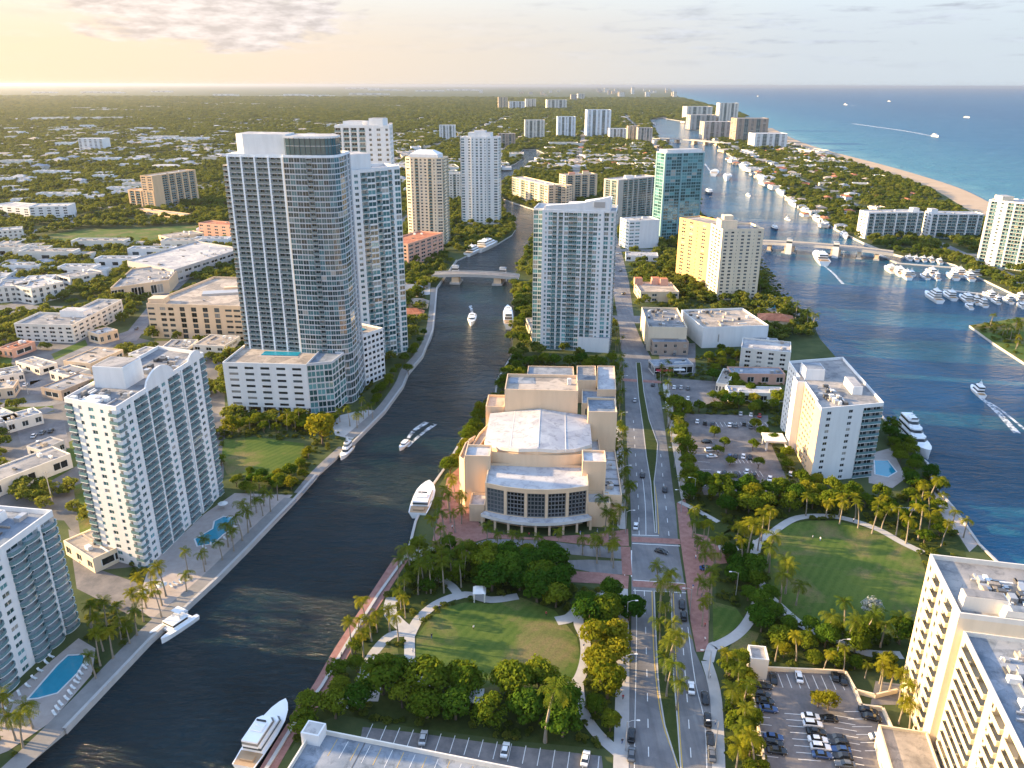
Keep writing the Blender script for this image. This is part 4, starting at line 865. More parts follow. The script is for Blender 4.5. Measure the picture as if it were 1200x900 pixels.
for (x0, y0, x1, y1, d, ty, w, lab) in ((37, 258, 82, 257, 26, 243, M_white, 'white three-storey block with square bays near the golf lawn'), (-10, 252, 36, 256, 30, 241, M_white, 'long white low block at the left edge near the golf lawn'), (94, 178, 122, 178, 40, 163, M_white, 'white mid-rise standing alone among the far trees'), (235, 280, 276, 284, 18, 262, M_pink, 'red-brown block tucked against the glass tower'), (0, 283, 28, 281, 18, 271, M_offwhite, 'small pale green-roofed block at the left edge')):
    f = quad((x0, y0), (x1, y1), d); simple('apartment_building', lab, f, max(6, hgt(f[0], ty) - ZL), ['m.m.m.m.m', None, None, 'mm'], w, gl=M_gDark, roofm=M_roofw if w != M_pink else M_terra, clutter=4, top=40)
# low blocks near the city street
LOWS = [((60, 446), (84, 452), 12, 5, M_offwhite, M_roof, 'pale shop with dark roof between city road and small car park'), ((118, 404), (140, 398), 12, 6, M_sand, M_roofw, 'sand block with pale roof beside the L-shaped office'), ((152, 425), (176, 428), 14, 5, M_white, M_roof, 'white flat shop with dark roof before the tan garage'), ((-20, 470), (18, 466), 12, 5, M_sand, M_rooft, 'tan shop at the left edge by the side street'), ((10, 508), (52, 496), 10, 5, M_offwhite, M_roofb, 'blue-roofed shed by the lower western lot'), ((190, 420), (222, 420), 16, 6, M_offwhite, M_roof, 'white low shop right before the tan garage front'), ((0, 418), (16, 420), 16, 5, M_pink, M_terra, 'terracotta-roofed house at the left edge by the city road'), ((50, 540), (78, 528), 9, 4.5, M_grey, M_roof, 'small grey shed beside the long narrow block'), ((28, 342), (62, 340), 18, 8, M_white, M_roofw, 'white block in the trees below the golf lawn'), ((84, 338), (122, 330), 18, 8, M_offwhite, M_roof, 'pale block in the trees left of the ochre-fronted hall'), ((200, 290), (240, 284), 22, 9, M_sand, M_rooft, 'tan hall among trees left of the red-brown block'), ((108, 437), (146, 420), 18, 5.0, M_sand, M_rooft, 'sand bungalow with dark hip roof by the city street'), ((20, 432), (48, 440), 10, 4, M_offwhite, M_roof, 'small white flat roofed shop left of the city street'), ((74, 470), (118, 452), 14, 5, M_brown, M_roof, 'brown shop with white tarpaulin roof beside the small car park'), ((-20, 590), (86, 548), 13, 6, M_offwhite, M_roof, 'long narrow pale-roofed block beside the white slab of flats'), ((-30, 520), (30, 500), 20, 5, M_grey, M_roofw, 'grey flat roofed shed at the left edge'), ((0, 452), (30, 446), 14, 4.5, M_offwhite, M_roof, 'dark-roofed pale shed by the city road'), ((78, 650), (112, 672), 14, 5, M_cream, M_rooft, 'cream low garage at the foot of the white slab of flats'), ((228, 418), (264, 420), 20, 7, M_offwhite, M_rooft, 'pale low block between the tan garage and the glass tower')]
for a, b, d, hh, w, r_, lab in LOWS: simple('low_building', lab, quad(a, b, d), hh, ['m.m.m', 'm', None, 'm'], w, nfl=max(1, int(hh / 3.2)), gl=M_gDark, roofm=r_, clutter=5, parapet=.5, top=30)

# east side of the avenue
f = quad((758, 411), (803, 412), 44); t = simple('shopping_centre', 'cream shopping block with grey and tan roof left of its white twin', f, hgt(f[0], 385) - ZL, ['s.s.', None, None, 'sss'], M_cream, nfl=1, gl=M_gDark, roofm=M_roof, clutter=24, parapet=1.2)
f = quad((822, 408), (898, 405), 40); t = simple('shopping_centre', 'white shopping block with tan roof patch right of the grey-roofed twin', f, hgt(f[0], 386) - ZL, ['s.n.sss.s', None, None, 's'], M_white, nfl=1, gl=M_gDark, roofm=M_rooft, clutter=24, parapet=1.2)
f = quad((764, 416), (806, 416), 7); simple('shop', 'brown two-storey shop with small square windows on the avenue', f, 7.5, ['w.w.w.w', None, None, 'm'], M_brown, nfl=2, gl=M_gDark, roofm=M_roofb, parapet=.6)
f = quad((766, 440), (812, 438), 11); t = simple('shop', 'grey flat-roofed cafe with red awnings on the avenue', f, 5, ['ggg', None, None, 'gg'], M_grey, nfl=1, gl=M_gDark, roofm=M_roofb, clutter=4, parapet=.5, done=False)
F_ = local(f); mb, fin = t.shape('awning'); mb.box((*F_(.25, -1.2), ZL + 3), (9, 2.6, .4), M_red, (1, 0)); mb.box((*F_(.62, -1.2), ZL + 3), (6, 2.6, .4), M_mark, (1, 0)); fin(); t.done()
f = quad((866, 430), (924, 436), 20); simple('apartment_building', 'white four-storey block with peach end wall behind the stepped white hotel', f, hgt(f[0], 409) - ZL, ['.m.m.m.m.', None, None, 'ss'], M_offwhite, nfl=4, gl=M_gDark, roofm=M_roofw, clutter=5, walls=[M_offwhite, M_offwhite, M_offwhite, M_peach])
for a, b, d, hh, w, r_, lab in (((838, 460), (852, 462), 24, 5, M_offwhite, M_rooft, 'tan-roofed end of the low motel court'), ((853, 471), (918, 473), 9, 5, M_white, M_roofw, 'white front wing of the low motel court'), ((856, 450), (919, 451), 11, 5.5, M_pink, M_roofb, 'blue-grey rear wing of the low motel court'), ((733, 306), (771, 307), 16, 5, M_white, M_roofw, 'small white shed under the trees by the avenue'),
        ((886, 414), (915, 415), 14, 5, M_grey, M_roofb, 'blue-roofed shed behind the white shopping block'), ((616, 382), (623, 400), 12, 5, M_cream, M_rooft, 'cream low block on the river side of the sloping white tower')):
    simple('low_building', lab, quad(a, b, d), hh, ['m.m.m.m', None, None, 'm'], w, nfl=1, gl=M_gDark, roofm=r_, clutter=4, parapet=.5, top=30)
f = quad((750, 354), (795, 354), 30); t = simple('villa', 'terracotta courtyard villa between the avenue and the golden towers', f, 7, ['m.m.s.m', None, None, 'mm'], M_sand, nfl=2, gl=M_gDark, roofm=M_rooft, parapet=.9, done=False)
F_ = local(f)
for u, v in ((.08, 26), (.55, 27), (.75, 24)): t.unit(F_(u, v), (6, 6, 5), t.z, (1, 0), M_pink, 'roof_turret', M_terra)
t.done()
def hip_roof(mb, poly, z, rise, m, over=.5):
    q = inset(poly, -over); a, b, c, d = (V2(p) for p in q); k = .5 * (d - a).length / max((b - a).length, .1)
    if (b - a).length >= (d - a).length: r0, r1 = (a + d) / 2 + (b - a) * min(k, .45), (b + c) / 2 - (b - a) * min(k, .45); order = ((a, b, r1, r0), (b, c, r1), (c, d, r0, r1), (d, a, r0))
    else: k = .5 * (b - a).length / (d - a).length; r0, r1 = (a + b) / 2 + (d - a) * k, (c + d) / 2 - (d - a) * k; order = ((a, b, r0), (b, c, r1, r0), (c, d, r1), (d, a, r0, r1))
    for fc in order: mb.face([(*p, z + (rise if (p is r0 or p is r1) else 0)) for p in fc], m)
f = quad((888, 383), (929, 386), 15); root = empty('house', (*mid(f), ZL), 'low house with orange hip roof on the waterway shore below the golden towers', 'house')
mb = MB(); mb.prism(f, ZL, ZL + 5, M_sand, sides=True); mb.build('wall', root, root.location); mb = MB(); hip_roof(mb, f, ZL + 5.02, 3, M_terra); mb.build('roof', root, root.location); BLOCK.append(f)

# ------------------------------------------------------------------ performing arts centre
M_mull = plain('grey_mullion', (0.16, 0.16, 0.16)); ax = R(3.2); cx, cy = G(627, 622).x, G(627, 622).y
def A_(u, v): return (cx + u * math.cos(ax) + v * math.sin(ax), cy - u * math.sin(ax) + v * math.cos(ax))
t = Tower('arts_centre', 'cream performing arts hall with pale gabled roof and curved window front', (*A_(0, 35), ZL), M_arts, gl=M_gDark, frame=M_mull, mull=4, trans=5, top=60)
R0 = t.root
def arc_pts(u0, u1, v0, sag, k=10): return [A_(u0 + (u1 - u0) * i / k, v0 - sag * (1 - (2 * i / k - 1) ** 2)) for i in range(k + 1)]
# lobby: curved front of five windows above a canopy
fr = arc_pts(-18, 18.5, 3.5, 4.0, 5); lob = fr + [A_(18.5, 19), A_(-18, 19)]
t.block(lob, ZL + 4.5, ZL + 16, 1, ['T', 'T', 'T', 'T', 'T', 's', None, 's'], roofm=M_roofp, parapet=.8, rev=.5); l1 = t.last
mb, fin = t.shape('canopy'); o = arc_pts(-19.5, 20, 1.5, 5.2, 16); i_ = arc_pts(-18.2, 18.7, 3.6, 4.0, 16)
mb.prism(ccw(o + i_[::-1]), ZL + 4.2, ZL + 5.4, M_offwhite, M_roofp, bottom=True)
for k in range(0, 17, 2): mb.box((*V2(o[k]).lerp(V2(i_[k]), .25), ZL), (.8, .8, 4.25), M_arts, (1, 0))
fin()
gl_ = arc_pts(-16.5, 17, 6, 3.8, 10); t.wm = get_win('g', M_fdark, M_gDark, 1, 0)
for k in range(10): t.facade(gl_[k], gl_[k + 1], ZL, ZL + 4.4, 1, 'G', rev=.1)
# drum wall and gabled auditorium roof
dr = arc_pts(-17, 17, 20.5, 2.2, 8); z0, z1 = ZL + 9, ZL + 21
for k in range(8): t.facade(dr[k], dr[k + 1], z0, z1, 1, 's')
mb, fin = t.shape('auditorium_roof')
back = [A_(-20, 55), A_(0, 57), A_(20.5, 54)]
def gz(u): return z1 + 2.6 - abs(u) / 20 * 2.6
us = [-20.5, -14, -7, 0, 7, 14, 20.5]; vs = [29, 22.5, 19.5, 18.4, 19.5, 22.5, 29]
for k in range(6):
    u0, u1 = us[k], us[k + 1]
    mb.face([(*A_(u0, vs[k]), gz(u0)), (*A_(u1, vs[k + 1]), gz(u1)), (*A_(u1, 55), gz(u1) + .6), (*A_(u0, 55), gz(u0) + .6)], M_roofp)
    mb.face([(*A_(u0, vs[k]), z1 - 9), (*A_(u1, vs[k + 1]), z1 - 9), (*A_(u1, vs[k + 1]), gz(u1)), (*A_(u0, vs[k]), gz(u0))], M_arts)
    s_ = 1.0; mb.face([(*A_(u0, vs[k] - .4), gz(u0) - 1.1), (*A_(u1, vs[k + 1] - .4), gz(u1) - 1.1), (*A_(u1, vs[k + 1] - .4), gz(u1) + .25), (*A_(u0, vs[k] - .4), gz(u0) + .25)], M_offwhite)
for u in (-20.5, 20.5): mb.face([(*A_(u, 29), ZL), (*A_(u, 55), ZL), (*A_(u, 55), gz(u) + .6), (*A_(u, 29), gz(u))][:: (1 if u > 0 else -1)], M_arts)
for u in (-10.2, 10.4, 0.2):
    mb.face([(*A_(u - .15, 19.6), gz(u) + .06), (*A_(u + .15, 19.6), gz(u) + .06), (*A_(u + .15, 55), gz(u) + .66), (*A_(u - .15, 55), gz(u) + .66)], M_offwhite)
fin(); BLOCK.append([A_(-28, -3), A_(30, -3), A_(31, 80), A_(-26, 80)])
def wing(u0, u1, v0, v1, h, pat=None, rm=M_roofp, par=.9, wall=None): t.block([A_(u0, v0), A_(u1, v0), A_(u1, v1), A_(u0, v1)], ZL, ZL + h, 1, pat or ['s', 's', None, 's'], roofm=rm, parapet=par, walls=[wall] * 4 if wall else None)
wing(-14.5, 15.5, 55.5, 74, 31, rm=M_rooft, par=1.3); t.unit(A_(12, 66), (1.6, 1.6, 2.6), ZL + 31, (1, 0), M_mark); t.unit(A_(-8, 69), (11, 7, .12), ZL + 31, (1, 0), M_roofb)
wing(-26.5, -17.2, 14.5, 24, 21, rm=M_roofp); wing(16.5, 25, 12.5, 22, 21, rm=M_roofp)
wing(19.5, 31, 47, 62, 26, rm=M_roofb); wing(20.6, 24.2, 23, 46.8, 14, rm=M_roofp); wing(24.4, 31, 9, 46.8, 9.5, rm=M_roofp); wing(18.6, 26.5, 4, 12.3, 9, rm=M_roofp)
wing(-22.5, -14.7, 57, 70, 23, rm=M_rooft)
cw = [A_(-26.6, 24.1), A_(-24, 24.1), A_(-20.6, 40), A_(-17, 57), A_(-19.5, 57.5), A_(-24, 42)]
t.block(cw, ZL, ZL + 17.5, 1, ['s', None, None, None, 's', 's'], roofm=M_rooft, parapet=.8)
cl = [A_(-29, 18), A_(-26.7, 15), A_(-26.7, 33), A_(-25.2, 36), A_(-28, 30)]; t.block(cl, ZL, ZL + 19, 1, [None, None, None, 's', 's'], roofm=M_rooft, parapet=.8)
wing(-24, -18.4, 5, 14.2, 6, rm=M_roofp)
t.clutter([A_(24.5, 10), A_(31, 10), A_(31, 46), A_(24.5, 46)], ZL + 9.5, 14, 4, 2)
t.flush()
for px, z_, rm_, pt in (([(617, 445), (673, 446), (672, 431), (619, 430)], 12, M_roofb, 's'), ([(676, 447), (699, 447), (698, 430), (676, 430)], 13, M_roof, 's'), ([(700, 458), (722, 458), (720, 430), (700, 430)], 12, M_roofp, 'h'), ([(682, 474), (722, 474), (721, 459), (682, 458)], 9, M_roofb, 'h')):
    t.block([tuple(G(x, y, z_))[:2] for x, y in px], ZL, z_, 1, [pt, 's', None, 's'], roofm=rm_, parapet=.7)
t.clutter([A_(17, 66), A_(33, 66), A_(33, 74), A_(17, 74)], ZL + 10, 5, 5, 2); t.done()

# garage in the near foreground and stair house of the hotel car park
a, b = V2(G(388, 861, 9.5)), V2(G(570, 897, 9.5)); e = (b - a).normalized(); n = Vector((e.y, -e.x)); zg = 9.5
gp = [a, a + n * 60 - e * 0, b + e * 60 + n * 60, b + e * 60]
t = Tower('parking_garage', 'blue-grey roof deck of a parking garage at the bottom of the view', (*mid(gp), ZL), M_offwhite, gl=M_gDark, top=40)
aL = V2(G(365, 852, 9.5)); gp = [a - e * 4.5, a - e * 4.5 + n * 60, b + e * 55 + n * 60, b + e * 55]
t.block(gp, ZL, zg, 2, ['hhhhhhh', None, None, 'hhhhhhhhhhhh'], roofm=M_roofb, parapet=1.2)
mb, fin = t.shape('stair_house', t.last); mb.box((*(a - e * 3.2 + n * 1.9), ZL), (4.4, 3.9, zg + 1.6), M_white, e); mb.box((*(a - e * 3.2 + n * 1.9), zg + 3.11), (3.6, 3.1, .05), M_roofw, e); fin()
mb, fin = t.shape('stall_lines', t.last)
for k in range(24): mb.box((*(a + e * (2 + 2.7 * k) + n * 3.4), zg + .03), (.12, 5, .02), M_mark if k % 2 else M_yel, e)
mb.box((*(a + e * 8.6 + n * 20), zg + .031), (.25, 40, .02), M_fdark, e)
fin(); t.done()
st = [V2(G(877, 795)), V2(G(898, 797))]; e = (st[1] - st[0]).normalized(); n = Vector((-e.y, e.x)); h = hgt(st[0], 774) - ZL
t = Tower('stair_house', 'small cream stair house at the corner of the hotel car park', (*st[0], ZL), M_offwhite, gl=M_gDark)
t.block([st[0], st[1], st[1] + n * 5.5, st[0] + n * 5.5], ZL, ZL + h, 1, ['s', 's', None, 's'], roofm=M_roof, parapet=.7); t.done()
mb = MB()
def wall(pts, h=1.3, w=.5, m=None):
    q = P2(*pts)
    for p0_, p1_ in zip(q, q[1:]):
        a_, b_ = V2(p0_), V2(p1_); d = (b_ - a_); c = (a_ + b_) / 2; mb.box((c.x, c.y, ZL), (d.length + w * .9, w, h), m or M_cream, d)
wall([(899, 786), (990, 790), (1002, 812), (1009, 830), (1034, 833), (1047, 862), (1049, 895)]); wall([(879, 800), (886, 842), (894, 888), (897, 920)]); wall([(1001, 812), (1025, 818), (1050, 812)])
tag(mb.build('car_park_wall'), 'low cream wall around the hotel car park', 'wall')

# ------------------------------------------------------------------ towers far off
FAR = [(808, 838, 152, 135, M_taupe, 'grey-brown slab at the far end of the upper bridge'), (804, 834, 140, 125, M_offwhite, 'pale double block behind the grey-brown beach slab'), (841, 863, 152, 121, M_offwhite, 'tallest pale beach tower with two-tone front'), (824, 856, 163, 143, M_taupe, 'grey slab facing the waterway below the tall beach tower'), (861, 898, 167, 139, M_brown, 'big brown beach slab right of the tall beach tower'), (852, 864, 150, 138, M_brown, 'narrow brown block between tall beach tower and brown slab'), (883, 921, 175, 157, M_white, 'white beach block where the sand begins'),
       (584, 595, 129, 114, M_sand, 'narrow tan tower leftmost of the far group'), (597, 615, 129, 119, M_white, 'low white block second in the far group'), (616, 628, 128, 116, M_offwhite, 'pale tower third in the far group'), (641, 664, 129, 117, M_offwhite, 'pale double tower beside the far lagoon'), (669, 676, 119, 111, M_taupe, 'left of two tiny towers at the lagoon'), (677, 685, 118, 110, M_offwhite, 'right of two tiny towers at the lagoon'),
       (615, 638, 164, 141, M_offwhite, 'left of three round-fronted mid-distance towers'), (653, 674, 162, 137, M_bluewhite, 'blue-white tower between two pale mid-distance towers'), (687, 715, 161, 129, M_bluewhite, 'tallest of the three mid-distance towers'), (714, 734, 164, 151, M_white, 'low white block right of the tallest mid-distance tower'), (735, 747, 166, 148, M_sand, 'tan half of the twin block by the upper bridge'), (747, 764, 167, 150, M_taupe, 'grey half of the twin block by the upper bridge'),
       (515, 534, 164, 147, M_white, 'small white tower with vertical stripes above the cream tower'), (584, 604, 172, 157, M_brown, 'low brown block above the river head'), (518, 540, 237, 204, M_offwhite, 'grey slab standing between cream tower and white bend tower'), (541, 560, 262, 246, M_cream, 'low cream block beside the slim white bend tower')]
for x0, x1, yb, yt, w, lab in FAR:
    f = quad((x0, yb), (x1, yb), 0.6 * (G(x1, yb) - G(x0, yb)).length); hh = hgt(f[0], yt) - ZL
    simple('distant_tower', lab, f, hh, ['.m.b.m.b.m.', 'mm', None, 'mm'], w, nfl=max(5, round(hh / 3.4)), gl=M_gDark, roofm=M_roofw, rec=1.0, out=.2, top=0, group='towers far off', clutter=2)
r_ = random.Random(11)
for k in range(34):
    px = r_.uniform(696, 790) if k > 8 else r_.uniform(530, 700); d = G(700, r_.uniform(105.5, 113.5)).y
    zz = d * _c; X = (px - 600) / F * zz * 1.03
    if px > 786: continue
    w = r_.uniform(40, 90); hh = r_.uniform(35, 110) if px > 690 else r_.uniform(20, 45)
    t = simple('distant_tower', 'hazy pale block of the skyline at the horizon', [(X, d), (X + w, d), (X + w, d + 40), (X, d + 40)], hh, ['m.m.m', None, None, 'm'], r_.choice([M_offwhite, M_sand, M_white, M_taupe]), nfl=max(4, round(hh / 8)), gl=M_gDark, roofm=M_roofw, top=0, group='skyline blocks at the horizon', parapet=0)

# ------------------------------------------------------------------ bridges
def bridge(name, label, a, b, w, zd, arch, piers, houses, pm=M_grey):
    a, b = V2(G(*a)), V2(G(*b)); e = (b - a).normalized(); n = Vector((-e.y, e.x)); L = (b - a).length
    root = empty(name, (*((a + b) / 2), 0), label, 'bridge'); K = 16
    zz = lambda u: zd + arch * (1 - (2 * u - 1) ** 2)
    mb = MB()
    for k in range(K):
        u0, u1 = k / K, (k + 1) / K; p, q = a + e * L * u0, a + e * L * u1
        mb.hexa([(*(p - n * w / 2), zz(u0) - 1.3), (*(q - n * w / 2), zz(u1) - 1.3), (*(q + n * w / 2), zz(u1) - 1.3), (*(p + n * w / 2), zz(u0) - 1.3)], [(*(p - n * w / 2), zz(u0)), (*(q - n * w / 2), zz(u1)), (*(q + n * w / 2), zz(u1)), (*(p + n * w / 2), zz(u0))], pm, True)
        h_ = w / 2 - 1.2; mb.face([(*(p - n * h_), zz(u0) + .02), (*(q - n * h_), zz(u1) + .02), (*(q + n * h_), zz(u1) + .02), (*(p + n * h_), zz(u0) + .02)], M_asph)
    mb.build('deck', root, root.location)
    for s in (-1, 1):
        mb = MB()
        for k in range(K):
            u0, u1 = k / K, (k + 1) / K; p, q = a + e * L * u0 + n * s * (w / 2 - .25), a + e * L * u1 + n * s * (w / 2 - .25)
            mb.hexa([(*(p - n * .15), zz(u0) + .01), (*(q - n * .15), zz(u1) + .01), (*(q + n * .15), zz(u1) + .01), (*(p + n * .15), zz(u0) + .01)], [(*(p - n * .15), zz(u0) + 1.1), (*(q - n * .15), zz(u1) + 1.1), (*(q + n * .15), zz(u1) + 1.1), (*(p + n * .15), zz(u0) + 1.1)], M_conc)
        mb.build('railing', root, root.location)
    for u, pw in piers:
        mb = MB(); p = a + e * L * u; mb.box((*p, -3), (pw, w * .85, zz(u) + 1.6), M_sand if pm == M_grey else pm, e, .94); mb.box((*p, -2), (pw * 1.4, w * 1.15, 3.2), M_conc, e); mb.build('pier', root, root.location)
    for u, s, hh in houses:
        p = a + e * L * u + n * s * (w / 2 + 2.2); mb = MB(); mb.box((*p, -2), (5.5, 5, zz(u) + 2), M_white, e); mb.box((*p, zz(u) + .02), (5, 4.5, hh), M_white, e); mb.box((*p, zz(u) + hh * .35), (5.1, 4.6, hh * .3), M_gDark, e); mb.box((*p, zz(u) + hh + .04), (5.8, 5.2, .6), M_roofb, e, .6); mb.build('bridge_house', root, root.location)
    BLOCK.append([a - n * w / 2, b - n * w / 2, b + n * w / 2, a + n * w / 2])
bridge('road_bridge', 'low arched drawbridge crossing the narrow river', (508, 328), (608, 331), 13, 6.0, 1.6, ((.27, 6), (.76, 6)), ((.24, 1, 4.5), (.8, 1, 4)))
bridge('road_bridge', 'long bascule bridge with white bridge houses over the wide waterway', (868, 289), (1046, 303), 15, 6.5, 2.2, ((.10, 3.5), (.20, 3.5), (.335, 9), (.64, 9), (.79, 3.5), (.9, 3.5)), ((.335, -1, 6), (.64, -1, 6)))
bridge('road_bridge', 'far upper bridge across the waterway near the beach towers', (764, 165), (850, 171), 18, 8, 3, ((.1, 5), (.22, 5), (.36, 8), (.6, 8), (.75, 5), (.9, 5)), ())
# ------------------------------------------------------------------ trees and palms
def rdir(r): 
    z = r.uniform(-1, 1); a = r.uniform(0, 6.283); s = math.sqrt(1 - z * z); return Vector((s * math.cos(a), s * math.sin(a), z))
def leaf_quad(V, Fc, c, n, size, r):
    n = n.normalized(); a = n.orthogonal().normalized(); a = Matrix.Rotation(r.uniform(0, 6.283), 3, n) @ a; b = n.cross(a)
    s = size * r.uniform(.6, 1.25); i = len(V)
    V.extend((tuple(c - a * s * .5 - b * s * .30), tuple(c + a * s * .5 - b * s * .35), tuple(c + a * s * .45 + b * s * .38), tuple(c - a * s * .42 + b * s * .33)))
    Fc.append((i, i + 1, i + 2, i + 3))
def crown_mesh(seed, nclump, per, size, flat=.62, base=.36, m=None):       # crown of a tree 10 m tall and about 10 m wide
    r = random.Random(seed); V, Fc = [], []
    for k in range(nclump):
        d = rdir(r); d.z = abs(d.z) * .95 - .18; rad = r.uniform(.45, 1.0) ** .55
        c = Vector((d.x * 3.7 * rad, d.y * 3.7 * rad, 10 * (base + .18) + d.z * 6.0 * flat * rad)); cr = r.uniform(.95, 1.75) * (1.15 if k % 4 else .8)
        for _ in range(per):
            e = rdir(r); e.z = e.z * .8 + .22; e.normalize()
            leaf_quad(V, Fc, c + Vector((e.x * cr, e.y * cr, e.z * cr * .78)) * r.uniform(.82, 1.05), e + rdir(r) * .55, size, r)
    me = bpy.data.meshes.new('crown'); me.from_pydata(V, [], Fc); me.materials.append(m or M_leafA); me.update(); return me
def trunk_mesh(seed, top=5.2, r0=.32):
    r = random.Random(seed); mb = MB(); lean = Vector((r.uniform(-.4, .4), r.uniform(-.4, .4), 0))
    fork = Vector((0, 0, top * .45)) + lean * .5
    mb.tube([(0, 0, -.2), lean * .2 + Vector((0, 0, top * .2)), fork], [r0 * 1.25, r0, r0 * .8], M_bark, 7, False)
    for k in range(5):
        a = k * 1.257 + r.uniform(-.4, .4); q = fork + Vector((math.cos(a) * 1.9, math.sin(a) * 1.9, top * .5 + r.uniform(-.5, 1.0)))
        mb.tube([fork, fork.lerp(q, .5) + Vector((0, 0, -.15)), q], [r0 * .55, r0 * .35, r0 * .15], M_bark, 5)
    return mb.mesh('trunk')
def palm_mesh(seed, nf=19, L=3.0, droop=1.0, m=None):
    r = random.Random(seed); V, Fc = [], []
    for k in range(nf):
        a = k * 2.39996 + r.uniform(-.2, .2); e0 = r.uniform(-.25, 1.25); ln = L * r.uniform(.8, 1.1); p = Vector((0, 0, 0)); el_ = e0; dirn = Vector((math.cos(a), math.sin(a), 0)); side = Vector((-dirn.y, dirn.x, 0)); N = 7
        for i in range(N):
            d = dirn * math.cos(el_) + Vector((0, 0, math.sin(el_))); q = p + d * (ln / N); up_ = side.cross(d); w = ln * .17 * math.sin(math.pi * (i + .9) / (N + 1)) ** .7
            for s in (-1, 1):
                for h in (0, .5):
                    b0 = p.lerp(q, h); b1 = p.lerp(q, h + .27); tip = b0 + d * ln * .10 + side * s * w * 1.1 - Vector((0, 0, w * .5 * droop)) + rdir(r) * .05
                    j = len(V); V.extend((tuple(b0), tuple(b1), tuple(tip + d * .13), tuple(tip))); Fc.append((j, j + 1, j + 2, j + 3))
            p = q; el_ -= droop * (.24 + .10 * i / N)
    me = bpy.data.meshes.new('crown'); me.from_pydata(V, [], Fc); me.materials.append(m or M_leafP); me.update(); return me
def ptrunk_mesh(seed, h, bend):
    r = random.Random(seed); a = r.uniform(0, 6.28); mb = MB(); pts = [(math.cos(a) * bend * (t * t), math.sin(a) * bend * (t * t), h * t - .2 * (1 - t)) for t in (0, .2, .45, .7, 1)]
    mb.tube(pts, [.28, .20, .17, .15, .13], M_pbark, 6); return mb.mesh('trunk'), Vector(pts[-1])
CROWNS = [crown_mesh(s, n, p, .62, fl) for s, n, p, fl in ((1, 46, 60, .62), (2, 38, 64, .7), (3, 52, 54, .55), (4, 34, 62, .78))]
CROWNS += [crown_mesh(5, 26, 60, .6, 1.0, .30), crown_mesh(6, 44, 44, .55, .42, .42), crown_mesh(7, 18, 70, .6, .6, .4)]
CROWND = [crown_mesh(s, n, p, .62, fl, m=M_leafD) for s, n, p, fl in ((11, 48, 60, .6), (12, 40, 62, .72))]
CROWNY = [crown_mesh(21, 36, 56, .66, .75, m=M_leafY), crown_mesh(22, 30, 56, .66, .85, m=M_leafY)]
CROWNF = [crown_mesh(s, n, p, 1.25, fl, m=M_leafF) for s, n, p, fl in ((31, 20, 18, .6), (32, 16, 20, .75), (33, 24, 16, .5), (34, 14, 20, .9))]
TRUNKS = [trunk_mesh(s) for s in (1, 2, 3)]
PCROWN = [palm_mesh(1, 14, 3.2, 1.1), palm_mesh(2, 16, 2.9, .9), palm_mesh(3, 12, 3.5, 1.3), palm_mesh(4, 18, 2.4, .75)]
PCROWNY = [palm_mesh(6, 17, 2.6, 1.0, M_leafY), palm_mesh(7, 14, 3.0, 1.2, M_leafY)]
PTRUNK = [ptrunk_mesh(1, 7.5, .5), ptrunk_mesh(2, 9, .9), ptrunk_mesh(3, 6.2, .3), ptrunk_mesh(4, 8.2, 1.3)]
vr = random.Random(99)
def new(name, me, parent=None): o = bpy.data.objects.new(name, me); COL.objects.link(o); o.parent = parent; return o
SCAT = []
def tree(p, size, label, group, crowns=CROWNS, flat=1.0, name='broadleaf_tree'):
    root = empty(name, (p[0], p[1], ZL), label, 'tree', group); s = size / 10
    root.scale = (s * vr.uniform(.9, 1.15), s * vr.uniform(.9, 1.15), s * flat * vr.uniform(.85, 1.1)); root.rotation_euler.z = vr.uniform(0, 6.28)
    new('trunk', vr.choice(TRUNKS), root); c = new('crown', vr.choice(crowns), root); return root, c
def palm(p, label, group, s=1.0, crowns=PCROWN, trunk=None):
    root = empty('palm_tree', (p[0], p[1], ZL), label, 'palm', group); k = s * vr.uniform(.85, 1.15); root.scale = (k * 1.18, k * 1.18, k * 1.12); root.rotation_euler.z = vr.uniform(0, 6.28)
    tm, tip = trunk or vr.choice(PTRUNK); new('trunk', tm, root); c = new('crown', vr.choice(crowns), root); c.location = tip; c.rotation_euler = (vr.uniform(-.12, .12), vr.uniform(-.12, .12), 0); return root
def spots(poly, n, gap, avoid=True, seed=0):
    poly = P2(*poly); r = random.Random(seed * 77 + n); xs = [p[0] for p in poly]; ys = [p[1] for p in poly]; out = []
    for _ in range(n * 60):
        x, y = r.uniform(min(xs), max(xs)), r.uniform(min(ys), max(ys))
        if not inside(poly, x, y): continue
        if any((x - a) ** 2 + (y - b) ** 2 < gap * gap for a, b in out): continue
        if any(inside(b, x, y) for b in POOLS): continue
        if avoid and any(inside(b, x, y) for b in BLOCK if not (avoid == 'lot' and b in LOTSET)): continue
        out.append((x, y))
        if len(out) >= n: break
    return out
def along(line, n, jit=1.0, seed=0):
    q = P2(*line); r = random.Random(seed + 5); seg = [(V2(b) - V2(a)).length for a, b in zip(q, q[1:])]; T = sum(seg); out = []
    for i in range(n):
        t = (i + .5) / n * T
        for (a, b), L in zip(zip(q, q[1:]), seg):
            if t <= L: p = V2(a).lerp(V2(b), t / L); out.append((p.x + r.uniform(-jit, jit), p.y + r.uniform(-jit, jit))); break
            t -= L
    return out
